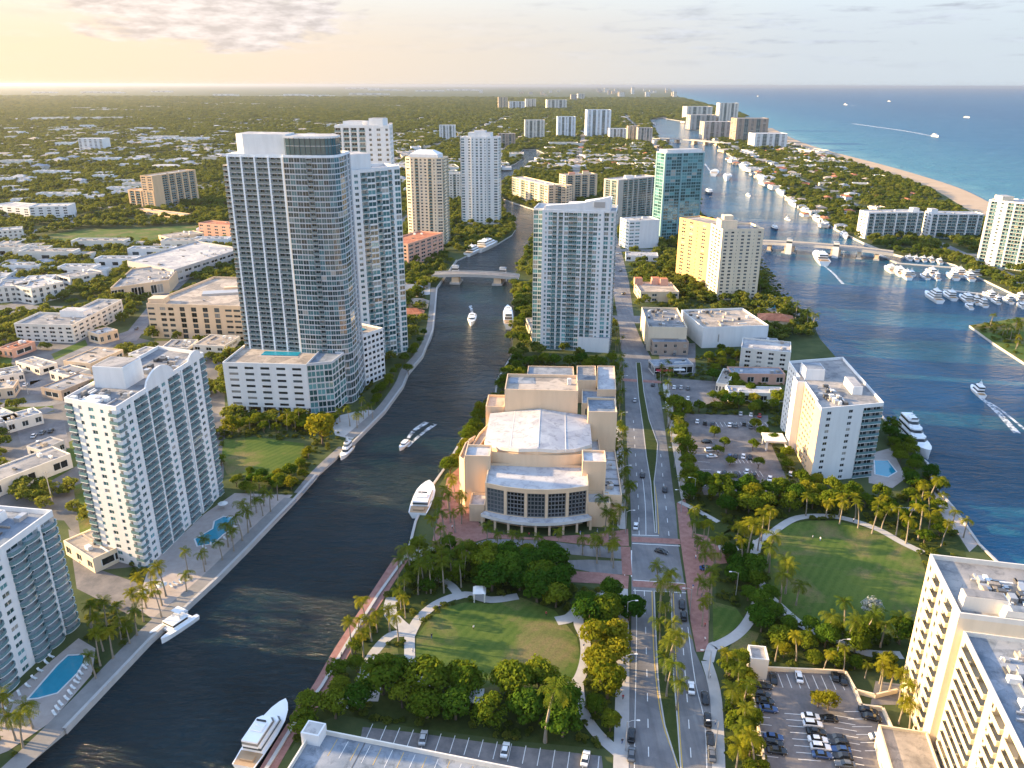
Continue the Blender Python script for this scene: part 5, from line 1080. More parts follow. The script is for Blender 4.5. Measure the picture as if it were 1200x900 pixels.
TREEZ = [  # polygon, count, spacing, size range, crowns, label
 ([(430, 812), (480, 800), (520, 806), (640, 812), (665, 822), (690, 862), (660, 864), (560, 852), (470, 840), (420, 836)], 24, 6.5, (9, 13), CROWND + CROWNS, 'dense dark green tree between the left round lawn and the garage deck'),
 ([(520, 790), (600, 800), (640, 790), (640, 812), (540, 815)], 6, 6, (9, 11), CROWNS[:2] + CROWNY[:1], 'sun-tipped bushy tree on the near rim of the left round lawn'),
 ([(566, 664), (640, 654), (664, 664), (662, 700), (640, 728), (612, 700), (580, 694), (560, 690)], 17, 5.5, (8, 12), CROWND + CROWNS[:2], 'dark bushy tree between the arts centre drive and the left round lawn'),
 ([(684, 712), (735, 698), (738, 745), (700, 760), (688, 745)], 10, 5.5, (8, 11), CROWND + CROWNS[:1], 'dark tree between the left round lawn and the avenue pavement'),
 ([(690, 765), (734, 755), (733, 812), (712, 835), (692, 800)], 9, 5, (8, 11), CROWNY + CROWNS[2:3], 'yellow-green sunlit tree beside the avenue pavement'),
 ([(690, 830), (722, 850), (716, 872), (700, 868)], 4, 5, (5, 7), CROWNS, 'small tree at the near end of the park path by the avenue'),
 ([(420, 760), (440, 770), (430, 806), (395, 820), (392, 800)], 6, 5, (5, 7.5), CROWNS, 'low rounded tree on the grass strip beside the riverside brick walk'),
 ([(442, 770), (470, 780), (476, 802), (450, 812)], 7, 4.5, (5.5, 7.5), CROWND, 'clipped dark tree in the wedge between the two park paths'),
 ([(352, 836), (400, 826), (420, 842), (366, 850), (350, 868)], 7, 5.5, (7, 10), CROWNS, 'tree on the river edge above the moored white motor yacht'),
 ([(500, 640), (560, 655), (566, 690), (530, 690), (480, 700), (462, 690)], 13, 5.5, (6, 9), CROWNS + CROWND[:1], 'tree where the riverside walk meets the arts centre drive'),
 ([(524, 560), (548, 520), (552, 505), (562, 488), (568, 495), (552, 530), (536, 560)], 13, 5, (6, 9), CROWNS[1:] + CROWNY[:1], 'sunlit tree on the river edge beside the arts centre'),
 ([(585, 462), (600, 425), (640, 428), (720, 428), (722, 440), (620, 430), (606, 452)], 18, 6, (7, 10), CROWNS + CROWND, 'tree between the sloping white tower and the arts centre roofs'),
 ([(604, 330), (618, 335), (616, 405), (606, 412)], 12, 6, (7, 9), CROWNS + CROWND[:1], 'tree on the river bank under the sloping white tower'),
 ([(752, 436), (757, 440), (764, 490), (771, 520), (769, 545), (762, 520), (756, 480)], 12, 4.5, (5, 7), CROWND, 'rounded dark tree in the avenue median north of the brick crossing'),
 ([(782, 480), (800, 486), (816, 575), (806, 590), (794, 545)], 17, 5.0, (7, 10.5), CROWND + CROWNS, 'shade tree on the verge between the avenue and the hotel parking lot'),
 ([(815, 575), (860, 582), (932, 585), (935, 600), (880, 605), (840, 602)], 17, 5.5, (8, 11), CROWND + CROWNS + CROWNY[:1], 'dark tree in the belt between the hotel parking lot and the right lawn'),
 ([(935, 570), (1000, 580), (1010, 598), (950, 602)], 10, 5.5, (7, 10), CROWNS + CROWNY, 'sun-touched tree at the foot of the stepped white hotel'),
 ([(825, 500), (900, 500), (905, 545), (850, 570)], 9, 9, (4.5, 6.5), CROWNS, 'small shade tree on an island of the hotel parking lot', 'lot'),
 ([(885, 505), (930, 540), (925, 560), (895, 520)], 5, 5, (5, 7), CROWNS, 'tree on the green island before the stepped white hotel', 'lot'),
 ([(783, 445), (855, 446), (915, 476), (900, 486), (800, 484)], 18, 6, (6, 9), CROWND + CROWNS + CROWNY[:1], 'tree around the low motel court east of the avenue'),
 ([(815, 412), (860, 412), (870, 445), (838, 440)], 10, 6, (5, 8), CROWNS + CROWNY[:1], 'tree in the small lot behind the red-awning cafe'),
 ([(1040, 505), (1062, 525), (1090, 562), (1100, 580), (1060, 580), (1050, 560)], 14, 6, (6, 9), CROWND + CROWNS, 'tree on the waterway shore behind the stepped white hotel'),
 ([(1000, 585), (1100, 575), (1120, 620), (1090, 640), (1040, 618)], 14, 6.5, (6, 9), CROWND + CROWNS + CROWNY[:1], 'tree between the right lawn and the waterfront promenade'),
 ([(850, 650), (885, 640), (890, 690), (905, 715), (880, 735), (868, 700)], 14, 5, (6, 9), CROWND + CROWNS[:1], 'dark tree between the brick plaza and the right lawn'),
 ([(905, 725), (940, 740), (1000, 745), (1060, 755), (1060, 770), (980, 768), (930, 765), (900, 760), (890, 740)], 20, 6, (6, 9), CROWND + CROWNS[:2], 'dark tree on the near rim of the right lawn above the car park'),
 ([(860, 775), (878, 805), (886, 860), (895, 920), (870, 920), (852, 800)], 13, 5, (5, 8), CROWNS + CROWNY, 'yellow-green tree on the strip between the avenue and the hotel car park'),
 ([(900, 768), (1000, 778), (1050, 785), (1050, 796), (1000, 786), (905, 780)], 10, 5, (4.5, 6), CROWNY + CROWNS[:1], 'small yellow-tipped tree just behind the car park wall'),
 ([(266, 500), (365, 496), (390, 490), (392, 500), (360, 508), (280, 508)], 13, 5, (5.5, 8), CROWNS + CROWNY[:1], 'tree at the foot of the white garage podium'),
 ([(330, 555), (360, 535), (372, 548), (345, 576), (320, 570)], 7, 5, (5, 8), CROWNY + CROWNS[:1], 'golden tree on the vacant grass plot by the river'),
 ([(258, 545), (300, 556), (330, 566), (325, 578), (280, 578)], 9, 4.5, (4, 6), CROWNS + CROWND[:1], 'bushy tree between the vacant grass plot and the wavy pool terrace'),
 ([(425, 470), (452, 450), (478, 420), (505, 380), (500, 400), (480, 440), (455, 472), (440, 480)], 15, 5, (4.5, 7), CROWND + CROWNS, 'small tree on the river walk below the stepped white tower'),
 ([(475, 385), (508, 340), (500, 330), (480, 335), (470, 360)], 8, 7, (6, 8), CROWNS, 'tree around the riverside pavilions before the low drawbridge'),
]
NT_ = 0
for i, z in enumerate(TREEZ):
    for p in spots(z[0], z[1], z[2], z[6] if len(z) > 6 else True, i + 1):
        tree(p, vr.uniform(*z[3]), z[5], 'trees: ' + z[5].split(' ', 2)[2][:40], z[4]); NT_ += 1
tree(P2((378, 522))[0], 15, 'big round golden tree at the river corner of the vacant grass plot', None, [CROWNY[0]]); tree(P2((272, 512))[0], 10, 'round yellow-green tree at the city end of the vacant grass plot', None, [CROWNY[1]])
tree(P2((1020, 722))[0], 7.5, 'pale silvery tree on the near rim of the right lawn', None, [crown_mesh(41, 34, 56, .6, .75, m=M_leafS)], .9)
for px, lab in (((958, 829), 'left small round tree on the kerbed island in the hotel car park'), ((970, 832), 'right small round tree on the kerbed island in the hotel car park')): tree(P2(px)[0], 5.5, lab, None, CROWNY)
# palms
PALMZ = [([(768, 694), (786, 694), (788, 745), (791, 800), (794, 840), (786, 850), (776, 800), (771, 740)], 14, 3.0, PCROWN[:3], 1.05, 'palm in the avenue median south of the brick crossing', False),
 ([(405, 765), (420, 730), (445, 735), (430, 775)], 9, 3.5, PCROWNY, .95, 'golden sunlit palm on the river edge of the park', True),
 ([(455, 720), (480, 725), (480, 760), (455, 750)], 7, 3.5, PCROWNY + PCROWN[:1], .95, 'palm beside the riverside end of the park path', True),
 ([(455, 690), (500, 650), (545, 655), (545, 690), (500, 700), (470, 715)], 22, 4, PCROWN, 1.0, 'dark palm between the riverside walk and the arts centre drive', True),
 ([(560, 646), (600, 642), (660, 645), (720, 650), (720, 656), (640, 651), (570, 652)], 9, 4.5, PCROWN[1:2], .85, 'palm along the kerb of the arts centre drive', False),
 ([(512, 600), (528, 575), (540, 600), (548, 628), (522, 645), (508, 640)], 11, 4, PCROWN + PCROWNY, .95, 'palm on the brick paving at the river side of the arts centre', False),
 ([(690, 600), (724, 600), (728, 628), (700, 628)], 9, 3.5, PCROWNY + PCROWN, .95, 'palm on the paving at the right front of the arts centre', False),
 ([(722, 500), (731, 500), (737, 600), (728, 606)], 22, 2.6, PCROWN, .85, 'palm on the avenue pavement beside the arts centre', False),
 ([(858, 640), (888, 628), (900, 615), (905, 622), (880, 660), (862, 668)], 9, 4, PCROWNY, 1.15, 'tall golden palm at the far left rim of the right lawn', False),
 ([(930, 603), (990, 600), (1030, 612), (1080, 632), (1076, 642), (1020, 625), (960, 608)], 13, 5, PCROWNY, 1.05, 'golden palm along the far path of the right lawn', False),
 ([(1030, 600), (1100, 585), (1130, 630), (1140, 645), (1100, 640)], 12, 5, PCROWNY, 1.0, 'golden palm on the waterfront promenade', False),
 ([(898, 660), (925, 690), (940, 722), (920, 715), (900, 690)], 6, 4, PCROWN, 1.1, 'tall palm on the left rim of the right lawn', False),
 ([(950, 738), (1060, 748), (1062, 765), (970, 760)], 11, 5, PCROWN, 1.1, 'drooping palm on the near rim of the right lawn', False),
 ([(905, 768), (1046, 790), (1046, 800), (905, 778)], 9, 5, PCROWNY, .8, 'short golden palm behind the hotel car park wall', False),
 ([(1030, 800), (1048, 806), (1046, 818), (1030, 812)], 4, 2.5, PCROWNY, .9, 'golden palm in the round planter at the hotel car park', False),
 ([(1046, 815), (1062, 835), (1066, 865), (1050, 858)], 7, 3.2, PCROWNY, 1.0, 'bright palm against the big cream hotel wall', False),
 ([(850, 785), (866, 800), (878, 870), (885, 920), (862, 920)], 16, 4, PCROWNY + PCROWN, 1.0, 'palm on the strip between the avenue and the hotel car park', False),
 ([(630, 866), (662, 868), (662, 876), (630, 874)], 2, 5, PCROWN[2:3], 1.5, 'big coconut palm leaning over the parking bays by the garage deck', False),
 ([(205, 690), (250, 652), (292, 612), (302, 622), (255, 664), (212, 704)], 11, 3.5, PCROWN, .95, 'palm between the wavy pool and the dock', False),
 ([(150, 700), (200, 690), (190, 725), (165, 735)], 8, 3.5, PCROWNY, 1.0, 'golden palm by the dock below the white slab of flats', False),
 ([(290, 590), (338, 582), (330, 592), (300, 610)], 8, 3.5, PCROWN, .9, 'palm on the terrace between wavy pool and vacant plot', False),
 ([(105, 735), (140, 735), (165, 740), (130, 780), (110, 800)], 15, 3.5, PCROWN + PCROWNY[:1], 1.0, 'palm between the long corner pool and the dock', False),
 ([(-10, 850), (30, 852), (60, 848), (20, 885), (-20, 900)], 11, 3.8, PCROWN, 1.05, 'palm at the near end of the long corner pool', False),
 ([(275, 502), (370, 500), (372, 506), (280, 508)], 9, 4, PCROWN[3:], .85, 'small palm in the row before the white garage podium', True),
 ([(395, 495), (430, 484), (440, 490), (412, 506)], 8, 3.5, PCROWN, .85, 'palm on the tiled river plaza under the curved glass tower', False),
 ([(886, 330), (905, 348), (930, 370), (955, 392), (940, 390), (912, 366), (888, 345)], 15, 5, PCROWN, 1.15, 'dark palm on the waterway shore below the golden towers', False),
 ([(1140, 383), (1160, 380), (1195, 385), (1195, 412), (1165, 395)], 8, 4.5, PCROWNY + PCROWN, .9, 'palm on the grassy point across the waterway', False),
 ([(720, 400), (727, 400), (732, 490), (724, 490)], 16, 3.6, PCROWN[3:], .8, 'palm on the avenue pavement by the sloping white tower', False),
 ([(772, 430), (780, 430), (802, 545), (812, 600), (804, 604), (790, 540)], 18, 3.2, PCROWN, .8, 'palm on the right verge of the avenue north of the crossing', False),
 ([(806, 612), (832, 630), (850, 660), (840, 690), (836, 740), (822, 740)], 18, 3.2, PCROWN + PCROWNY, .95, 'palm on the brick plaza right of the crossing', False),
 ([(695, 640), (728, 645), (724, 668), (700, 668)], 5, 3.5, PCROWN, .9, 'palm on the corner between drive and crossing', False)]
for i, z in enumerate(PALMZ):
    for p in spots(z[0], z[1], z[2], z[6], i + 50): palm(p, z[5], 'palms: ' + z[5][:44], z[4], z[3])

# ------------------------------------------------------------------ woods and undergrowth that nobody could count
def scatter(name, pts, srcs, zl=ZL, label=None, cat=None):
    """one object whose geometry nodes set SRCS (objects) on PTS: rows of x, y, z, sx, sz, rot, index"""
    P = np.array(pts, dtype=np.float32); me = bpy.data.meshes.new(name); me.vertices.add(len(P)); me.vertices.foreach_set('co', P[:, :3].ravel())
    a = me.attributes.new('size', 'FLOAT_VECTOR', 'POINT'); a.data.foreach_set('vector', np.stack([P[:, 3], P[:, 3], P[:, 4]], 1).ravel())
    a = me.attributes.new('turn', 'FLOAT_VECTOR', 'POINT'); a.data.foreach_set('vector', np.stack([P[:, 5] * 0, P[:, 5] * 0, P[:, 5]], 1).ravel())
    a = me.attributes.new('pick', 'INT', 'POINT'); a.data.foreach_set('value', P[:, 6].astype(np.int32)); me.update()
    o = bpy.data.objects.new(name, me); COL.objects.link(o)
    g = bpy.data.node_groups.new(name, 'GeometryNodeTree'); g.interface.new_socket('Geometry', in_out='INPUT', socket_type='NodeSocketGeometry'); g.interface.new_socket('Geometry', in_out='OUTPUT', socket_type='NodeSocketGeometry')
    N = g.nodes; L = g.links; gi = N.new('NodeGroupInput'); go = N.new('NodeGroupOutput'); inst = N.new('GeometryNodeInstanceOnPoints'); j = N.new('GeometryNodeJoinGeometry')
    for s in reversed(srcs):
        oi = N.new('GeometryNodeObjectInfo'); oi.inputs[0].default_value = s; oi.inputs['As Instance'].default_value = True; L.new(oi.outputs['Geometry'], j.inputs[0])
    def attr(n, t): x = N.new('GeometryNodeInputNamedAttribute'); x.data_type = t; x.inputs[0].default_value = n; return x.outputs[0]
    L.new(gi.outputs[0], inst.inputs['Points']); L.new(j.outputs[0], inst.inputs['Instance']); inst.inputs['Pick Instance'].default_value = True
    L.new(attr('pick', 'INT'), inst.inputs['Instance Index']); L.new(attr('turn', 'FLOAT_VECTOR'), inst.inputs['Rotation']); L.new(attr('size', 'FLOAT_VECTOR'), inst.inputs['Scale'])
    L.new(inst.outputs[0], go.inputs[0]); md = o.modifiers.new('scatter', 'NODES'); md.node_group = g
    return tag(o, label, cat, kind='stuff')
# mid-distance trees of their own, whose crowns the far woods repeat
SRC = []
FARZ = [([(60, 300), (260, 290), (270, 330), (120, 345), (20, 330)], 10, 9, 'tree of the wooded belt between the golf lawn and the shopping halls'), ([(640, 250), (715, 262), (720, 300), (712, 330), (640, 300)], 0, 9, ''),
        ([(740, 300), (790, 290), (790, 320), (745, 340)], 0, 8, 'tree between the avenue and the golden towers'), ([(850, 190), (880, 205), (960, 262), (1000, 275), (1050, 240), (1000, 205), (930, 180)], 0, 10, 'tree among the houses of the beach island'),
        ([(630, 275), (700, 270), (716, 330), (640, 330)], 0, 8, 'tree behind the sloping white tower')]
for i, z in enumerate(FARZ):
    for p in spots(z[0], z[1], z[2], True, i + 90):
        c = tree(p, vr.uniform(8, 12), z[3], 'trees: ' + z[3][:40], CROWNF)[1]; NT_ += 1
        if len(SRC) < 4 and c.data not in [s.data for s in SRC]: SRC.append(c)
g_ = np.random.default_rng(5)
LAND_N = LAND
NOGROW = [P2((-120, 400), (40, 398), (150, 395), (180, 400), (262, 398), (265, 500), (345, 500), (460, 440), (440, 520), (340, 580), (10, 905), (-60, 940), (-90, 760), (-120, 600)), P2((560, 470), (600, 422), (735, 422), (960, 395), (1060, 500), (1300, 800), (1400, 1200), (100, 1200), (380, 790)), P2((704, 262), (722, 262), (760, 430), (722, 430))]
MEADOW = [P2((57, 275), (100, 269), (155, 268), (230, 264), (234, 277), (150, 286), (60, 287)), ribbon(smooth(P2(*COAST[1:11])), 95, side=-20)]
rows = []
d = 130.0
while d < 9500:
    s = min(max(7.6, d * .0058), 52); half = d * .78 + 60; n = int(2 * half / s)
    x = (np.arange(n) - n / 2) * s + g_.uniform(-.45, .45, n) * s; y = d + g_.uniform(-.45, .45, n) * s
    rows.append(np.stack([x, y, np.full(n, s)], 1)); d += s
T_ = np.concatenate(rows); keep = inside_np(LAND_N, T_[:, 0], T_[:, 1])
for p in NOGROW + MEADOW: keep &= ~inside_np(p, T_[:, 0], T_[:, 1])
T_ = T_[keep]
CITY = P2((-120, 400), (40, 398), (150, 395), (180, 400), (262, 398), (264, 500), (262, 560), (180, 655), (110, 655), (75, 595), (-120, 590))
nx = 2600; cxs = [p[0] for p in CITY]; cys = [p[1] for p in CITY]; CT = np.stack([g_.uniform(min(cxs), max(cxs), nx), g_.uniform(min(cys), max(cys), nx), np.full(nx, 6.0)], 1)
kc = inside_np(CITY, CT[:, 0], CT[:, 1]) & (np.sin(CT[:, 0] * .09 + 2 * np.sin(CT[:, 1] * .05)) * np.sin(CT[:, 1] * .11 + 1.3) > -.02)
T_ = np.concatenate([T_, CT[kc]])
# houses first: they clear their own plots
HOUSES = []
def house_mesh(seed, w, d_, h, roofm, wallm, kind):
    mb = MB(); f = [(-w / 2, -d_ / 2), (w / 2, -d_ / 2), (w / 2, d_ / 2), (-w / 2, d_ / 2)]; mb.prism(f, 0, h, wallm, roofm)
    if kind == 'hip':
        hip_roof(mb, f, h + .02, 2.4, roofm, .6)
        g = [(w * .1, -d_ * .8), (w * .5, -d_ * .8), (w * .5, -d_ * .4), (w * .1, -d_ * .4)]; mb.prism(g, 0, h * .9, wallm); hip_roof(mb, g, h * .9 + .02, 1.7, roofm, .5)
    else:
        q = inset(f, .4)
        for a, b in zip(f, f[1:] + f[:1]): mb.hexa([(*a, h), (*b, h), (b[0] * .96, b[1] * .96, h), (a[0] * .96, a[1] * .96, h)], [(*a, h + .6), (*b, h + .6), (b[0] * .96, b[1] * .96, h + .6), (a[0] * .96, a[1] * .96, h + .6)], wallm)
        for k in range(4): mb.box((w * (-.3 + .2 * k), d_ * .1 * (k % 3 - 1), h), (1.8, 1.5, 1), M_unit)
        mb.prism([(w * .5, -d_ * .3), (w * .8, -d_ * .3), (w * .8, d_ * .4), (w * .5, d_ * .4)], 0, h * .8, wallm, roofm)
    for k in range(3):
        x = w * (-.32 + .32 * k); mb.box((x, -d_ / 2 - .02, h * .3), (w * .14, .12, h * .4), M_gDark)
    return mb.mesh('house')
HM = {'terracotta': [house_mesh(1, 15, 11, 4.5, M_terra, M_sand, 'hip'), house_mesh(2, 19, 10, 4.2, M_terra, M_white, 'hip')], 'white': [house_mesh(3, 17, 12, 4.5, M_roofw, M_white, 'hip'), house_mesh(4, 22, 14, 5, M_roofw, M_white, 'flat')],
      'grey': [house_mesh(5, 15, 11, 4.2, M_roofb, M_offwhite, 'hip'), house_mesh(6, 18, 13, 4.6, M_roof, M_cream, 'flat')], 'tan': [house_mesh(7, 16, 12, 4.4, M_rooft, M_sand, 'hip'), house_mesh(8, 24, 16, 6, M_rooft, M_offwhite, 'flat')]}
def houses(poly, n, gap, mix, where, seed, smin=.9, smax=1.3):
    for p in spots(poly, n, gap, True, seed):
        c = vr.choice(mix); o = new('house', vr.choice(HM[c])); s = vr.uniform(smin, smax); o.scale = (s, s, s); o.location = (*p, ZL); o.rotation_euler.z = vr.choice([0, 1.57, .2, 1.75, -.2]) + vr.uniform(-.1, .1)
        tag(o, f'{c}-roofed house among the trees {where}', 'house', f'{c}-roofed houses {where}'); HOUSES.append((p[0], p[1], 15 * s)); NEARH.append((p[0], p[1], 12 * s))
NEARH = []
houses([(856, 186), (900, 212), (975, 264), (1010, 278), (1040, 262), (1090, 240), (1040, 212), (985, 190), (925, 176), (890, 178)], 62, 26, ['terracotta', 'white', 'grey', 'tan', 'terracotta'], 'on the beach island', 301, .75, 1.1)
houses([(850, 186), (868, 192), (990, 272), (978, 276), (930, 246), (880, 205)], 22, 20, ['grey', 'tan', 'terracotta', 'tan'], 'on the waterfront edge of the beach island', 306, .65, .95)
houses([(640, 180), (700, 172), (760, 170), (775, 200), (770, 205), (700, 200), (640, 205)], 30, 34, ['white', 'grey', 'tan', 'terracotta', 'grey'], 'between the river head and the waterway', 302)
houses([(440, 200), (536, 190), (536, 260), (480, 265), (440, 240)], 12, 30, ['white', 'grey', 'tan'], 'behind the cream tower', 303)
houses([(0, 200), (150, 205), (150, 235), (80, 240), (0, 240)], 22, 30, ['white', 'grey', 'white'], 'beyond the golf lawn', 304)
houses([(0, 150), (260, 150), (260, 200), (0, 200)], 40, 45, ['white', 'grey', 'tan', 'white'], 'far beyond the peach tower', 305, 1.2, 2.0)
houses([(440, 150), (610, 150), (600, 185), (440, 190)], 20, 50, ['white', 'grey', 'tan'], 'far behind the slim white tower', 307, 1.1, 1.8)
houses([(-420, 420), (-110, 420), (-130, 640), (-420, 700)], 26, 26, ['grey', 'white', 'tan'], 'west of the near flats', 309)
houses([(0, 290), (50, 290), (60, 335), (0, 340)], 8, 24, ['grey', 'white', 'tan'], 'at the left edge below the golf lawn', 308)
r_ = random.Random(4)
for x, y in [(30, 320), (95, 322), (140, 312), (60, 305), (215, 292), (250, 288), (235, 300), (262, 276), (120, 292), (10, 300), (180, 300), (105, 129), (120, 131), (135, 130), (155, 131), (42, 142), (60, 141), (80, 140), (100, 141), (122, 141), (140, 140), (175, 153), (178, 165), (195, 164), (212, 166), (228, 165), (125, 190), (165, 222), (145, 226), (175, 222), (70, 233), (62, 206), (20, 194), (262, 112), (320, 114), (345, 112), (372, 113), (410, 116), (428, 111), (300, 124), (270, 122), (455, 126), (448, 106), (420, 104), (205, 121), (220, 122), (240, 123), (188, 108), (50, 109), (110, 109), (130, 109), (180, 127), (250, 124), (335, 128), (355, 127), (500, 107), (540, 106), (650, 128), (660, 172), (560, 178)]:
    p = G(x, y); o = new('commercial_block', HM['white'][1] if r_.random() < .7 else HM['tan'][1]); s = 1 + max(0, p.y - 700) / 1500; o.scale = (s * r_.uniform(1.2, 2.2), s * .9, 1.2 + s * .25); o.location = (p.x, p.y, ZL)
    tag(o, 'flat pale commercial block standing among the far trees', 'building', 'pale commercial blocks among the far trees'); HOUSES.append((p.x, p.y, 14 * s))
town = []
for _ in range(2400):
    d = 1500 * (6.5 ** g_.random()); x = g_.uniform(-.78, .45) * d
    town.append((x, d))
town = np.array(town); tk = inside_np(LAND_N, town[:, 0], town[:, 1]); cl_ = np.sin(town[:, 0] * .004 + 2 * np.sin(town[:, 1] * .0023)) * np.sin(town[:, 1] * .0031 + 1.1); tk &= (cl_ > -.2) | (g_.random(len(town)) < .25)
for b in BLOCK: tk &= ~inside_np(b, town[:, 0], town[:, 1])
town = town[tk]
ts = 1 + town[:, 1] / 4200
TOWN = np.stack([town[:, 0], town[:, 1], np.full(len(town), ZL), ts * g_.uniform(.6, 2.2, len(town)), 1 + (ts - 1) * .35, g_.choice([0, 1.57, .2, 1.77], len(town)), g_.choice([0, 1, 2, 3, 2, 3, 4, 5, 4], len(town))], 1)
H_ = np.array(HOUSES)
bb = np.ones(len(T_), bool)
for hx, hy, hr in HOUSES:
    bb &= (T_[:, 0] - hx) ** 2 + ((T_[:, 1] - hy + hr * .35) * .8) ** 2 > hr * hr * .45
from mathutils.kdtree import KDTree
kd = KDTree(len(town))
for i, q in enumerate(town): kd.insert((q[0], q[1] - 4, 0), i)
kd.balance()
for i in range(len(T_)):
    if T_[i, 1] > 850:
        q, j, dd = kd.find((T_[i, 0], T_[i, 1], 0))
        if dd < 7.5 * ts[j]: bb[i] = False
for x0, y0, x1, y1, w in STREETS:
    ux, uy = x1 - x0, y1 - y0; L2 = ux * ux + uy * uy; mk = (np.abs(T_[:, 0] - (x0 + x1) / 2) < abs(ux) / 2 + 30) & (np.abs(T_[:, 1] - (y0 + y1) / 2) < abs(uy) / 2 + 30)
    ii = np.nonzero(mk)[0]; t_ = np.clip(((T_[ii, 0] - x0) * ux + (T_[ii, 1] - y0) * uy) / L2, 0, 1); dd = np.hypot(T_[ii, 0] - x0 - t_ * ux, T_[ii, 1] - y0 - t_ * uy); bb[ii[dd < w * .5 + 2.5]] = False
for b in BLOCK:
    bb &= ~inside_np(inset(ccw([tuple(q[:2]) for q in b]), -2.5), T_[:, 0], T_[:, 1])
patch = np.sin(T_[:, 0] * .021 + 3 * np.sin(T_[:, 1] * .011)) * np.sin(T_[:, 1] * .017 + 2 * np.sin(T_[:, 0] * .013)); bb &= (patch > -.55) | (g_.random(len(T_)) < .35)
bb &= g_.random(len(T_)) < .93
T_ = T_[bb]; n = len(T_); k = T_[:, 2] / 7.6; sx = k * g_.uniform(.75, 1.25, n) * .92; sz = np.minimum(k, 1.0 + .35 * (k - 1)) * g_.uniform(.65, 1.15, n) * .9
scatter('woods', np.stack([T_[:, 0], T_[:, 1], np.full(n, ZL - .6), sx, sz, g_.uniform(0, 6.28, n), g_.integers(0, 4, n)], 1), SRC)
hs = [o for o in COL.objects if o.name.startswith('house') and o.type == 'MESH']; pick = []
for c in ('white', 'grey', 'tan', 'terracotta'):
    for me in HM[c]:
        m_ = [o for o in hs if o.data is me]
        if m_: pick.append(m_[0])
scatter('distant_town', TOWN, (pick[:6] + pick[:6])[:6])
# low shrubs filling the beds near the river and the avenue
US = []
BEDS = [P2((470, 670), (520, 655), (560, 660), (735, 700), (733, 880), (600, 868), (480, 852), (400, 838), (360, 850), (340, 880), (326, 880), (385, 800), (420, 740), (455, 690)), P2((840, 630), (900, 590), (1090, 580), (1130, 640), (1140, 700), (1060, 790), (880, 780), (850, 770), (838, 760)), P2((850, 775), (880, 780), (905, 930), (850, 930)), P2((782, 470), (930, 480), (930, 600), (840, 630), (812, 622), (794, 545)), P2((120, 668), (175, 660), (182, 730), (110, 800), (95, 745)), P2((175, 662), (340, 572), (343, 580), (215, 702)), P2((-20, 860), (110, 770), (60, 856), (0, 905)), MED_S, MED_N, P2((520, 560), (556, 490), (600, 420), (720, 428), (735, 600), (700, 628), (725, 480), (600, 450)), P2((258, 500), (395, 490), (400, 510), (345, 575), (255, 560)), P2((1136, 381), (1195, 374), (1199, 420)), P2((425, 470), (508, 340), (480, 330), (420, 460)), P2((1040, 500), (1093, 568), (1100, 590), (1040, 580)), P2((745, 430), (925, 400), (920, 480), (785, 480)), P2((740, 296), (890, 300), (955, 390), (890, 400), (745, 350))]
NOSH = [p for p in BLOCK] + [LAWN_L, LAWN_R]
for i, b in enumerate(BEDS):
    xs = [p[0] for p in b]; ys = [p[1] for p in b]; A = abs(area2(b)) / 2; n = int((max(xs) - min(xs)) * (max(ys) - min(ys)) / (5.5 if i not in (7, 8) else 2.2))
    X = g_.uniform(min(xs), max(xs), n); Y = g_.uniform(min(ys), max(ys), n); kk = inside_np(b, X, Y)
    kk &= (np.sin(X * .25 + np.sin(Y * .2)) * np.sin(Y * .23 + 1.7) > -.25)
    for q in NOSH:
        kk &= ~inside_np(q, X, Y)
    X, Y = X[kk], Y[kk]; n = len(X); s = g_.uniform(.12, .30, n)
    US.append(np.stack([X, Y, np.full(n, ZL - .25), s, s * g_.uniform(.6, .95, n), g_.uniform(0, 6.28, n), g_.integers(0, 4, n)], 1))
scatter('undergrowth', np.concatenate(US), SRC)
print('trees', NT_, 'woods', len(T_), 'shrubs', sum(len(u) for u in US))
def bearing(v): return math.atan2(v.y, v.x)
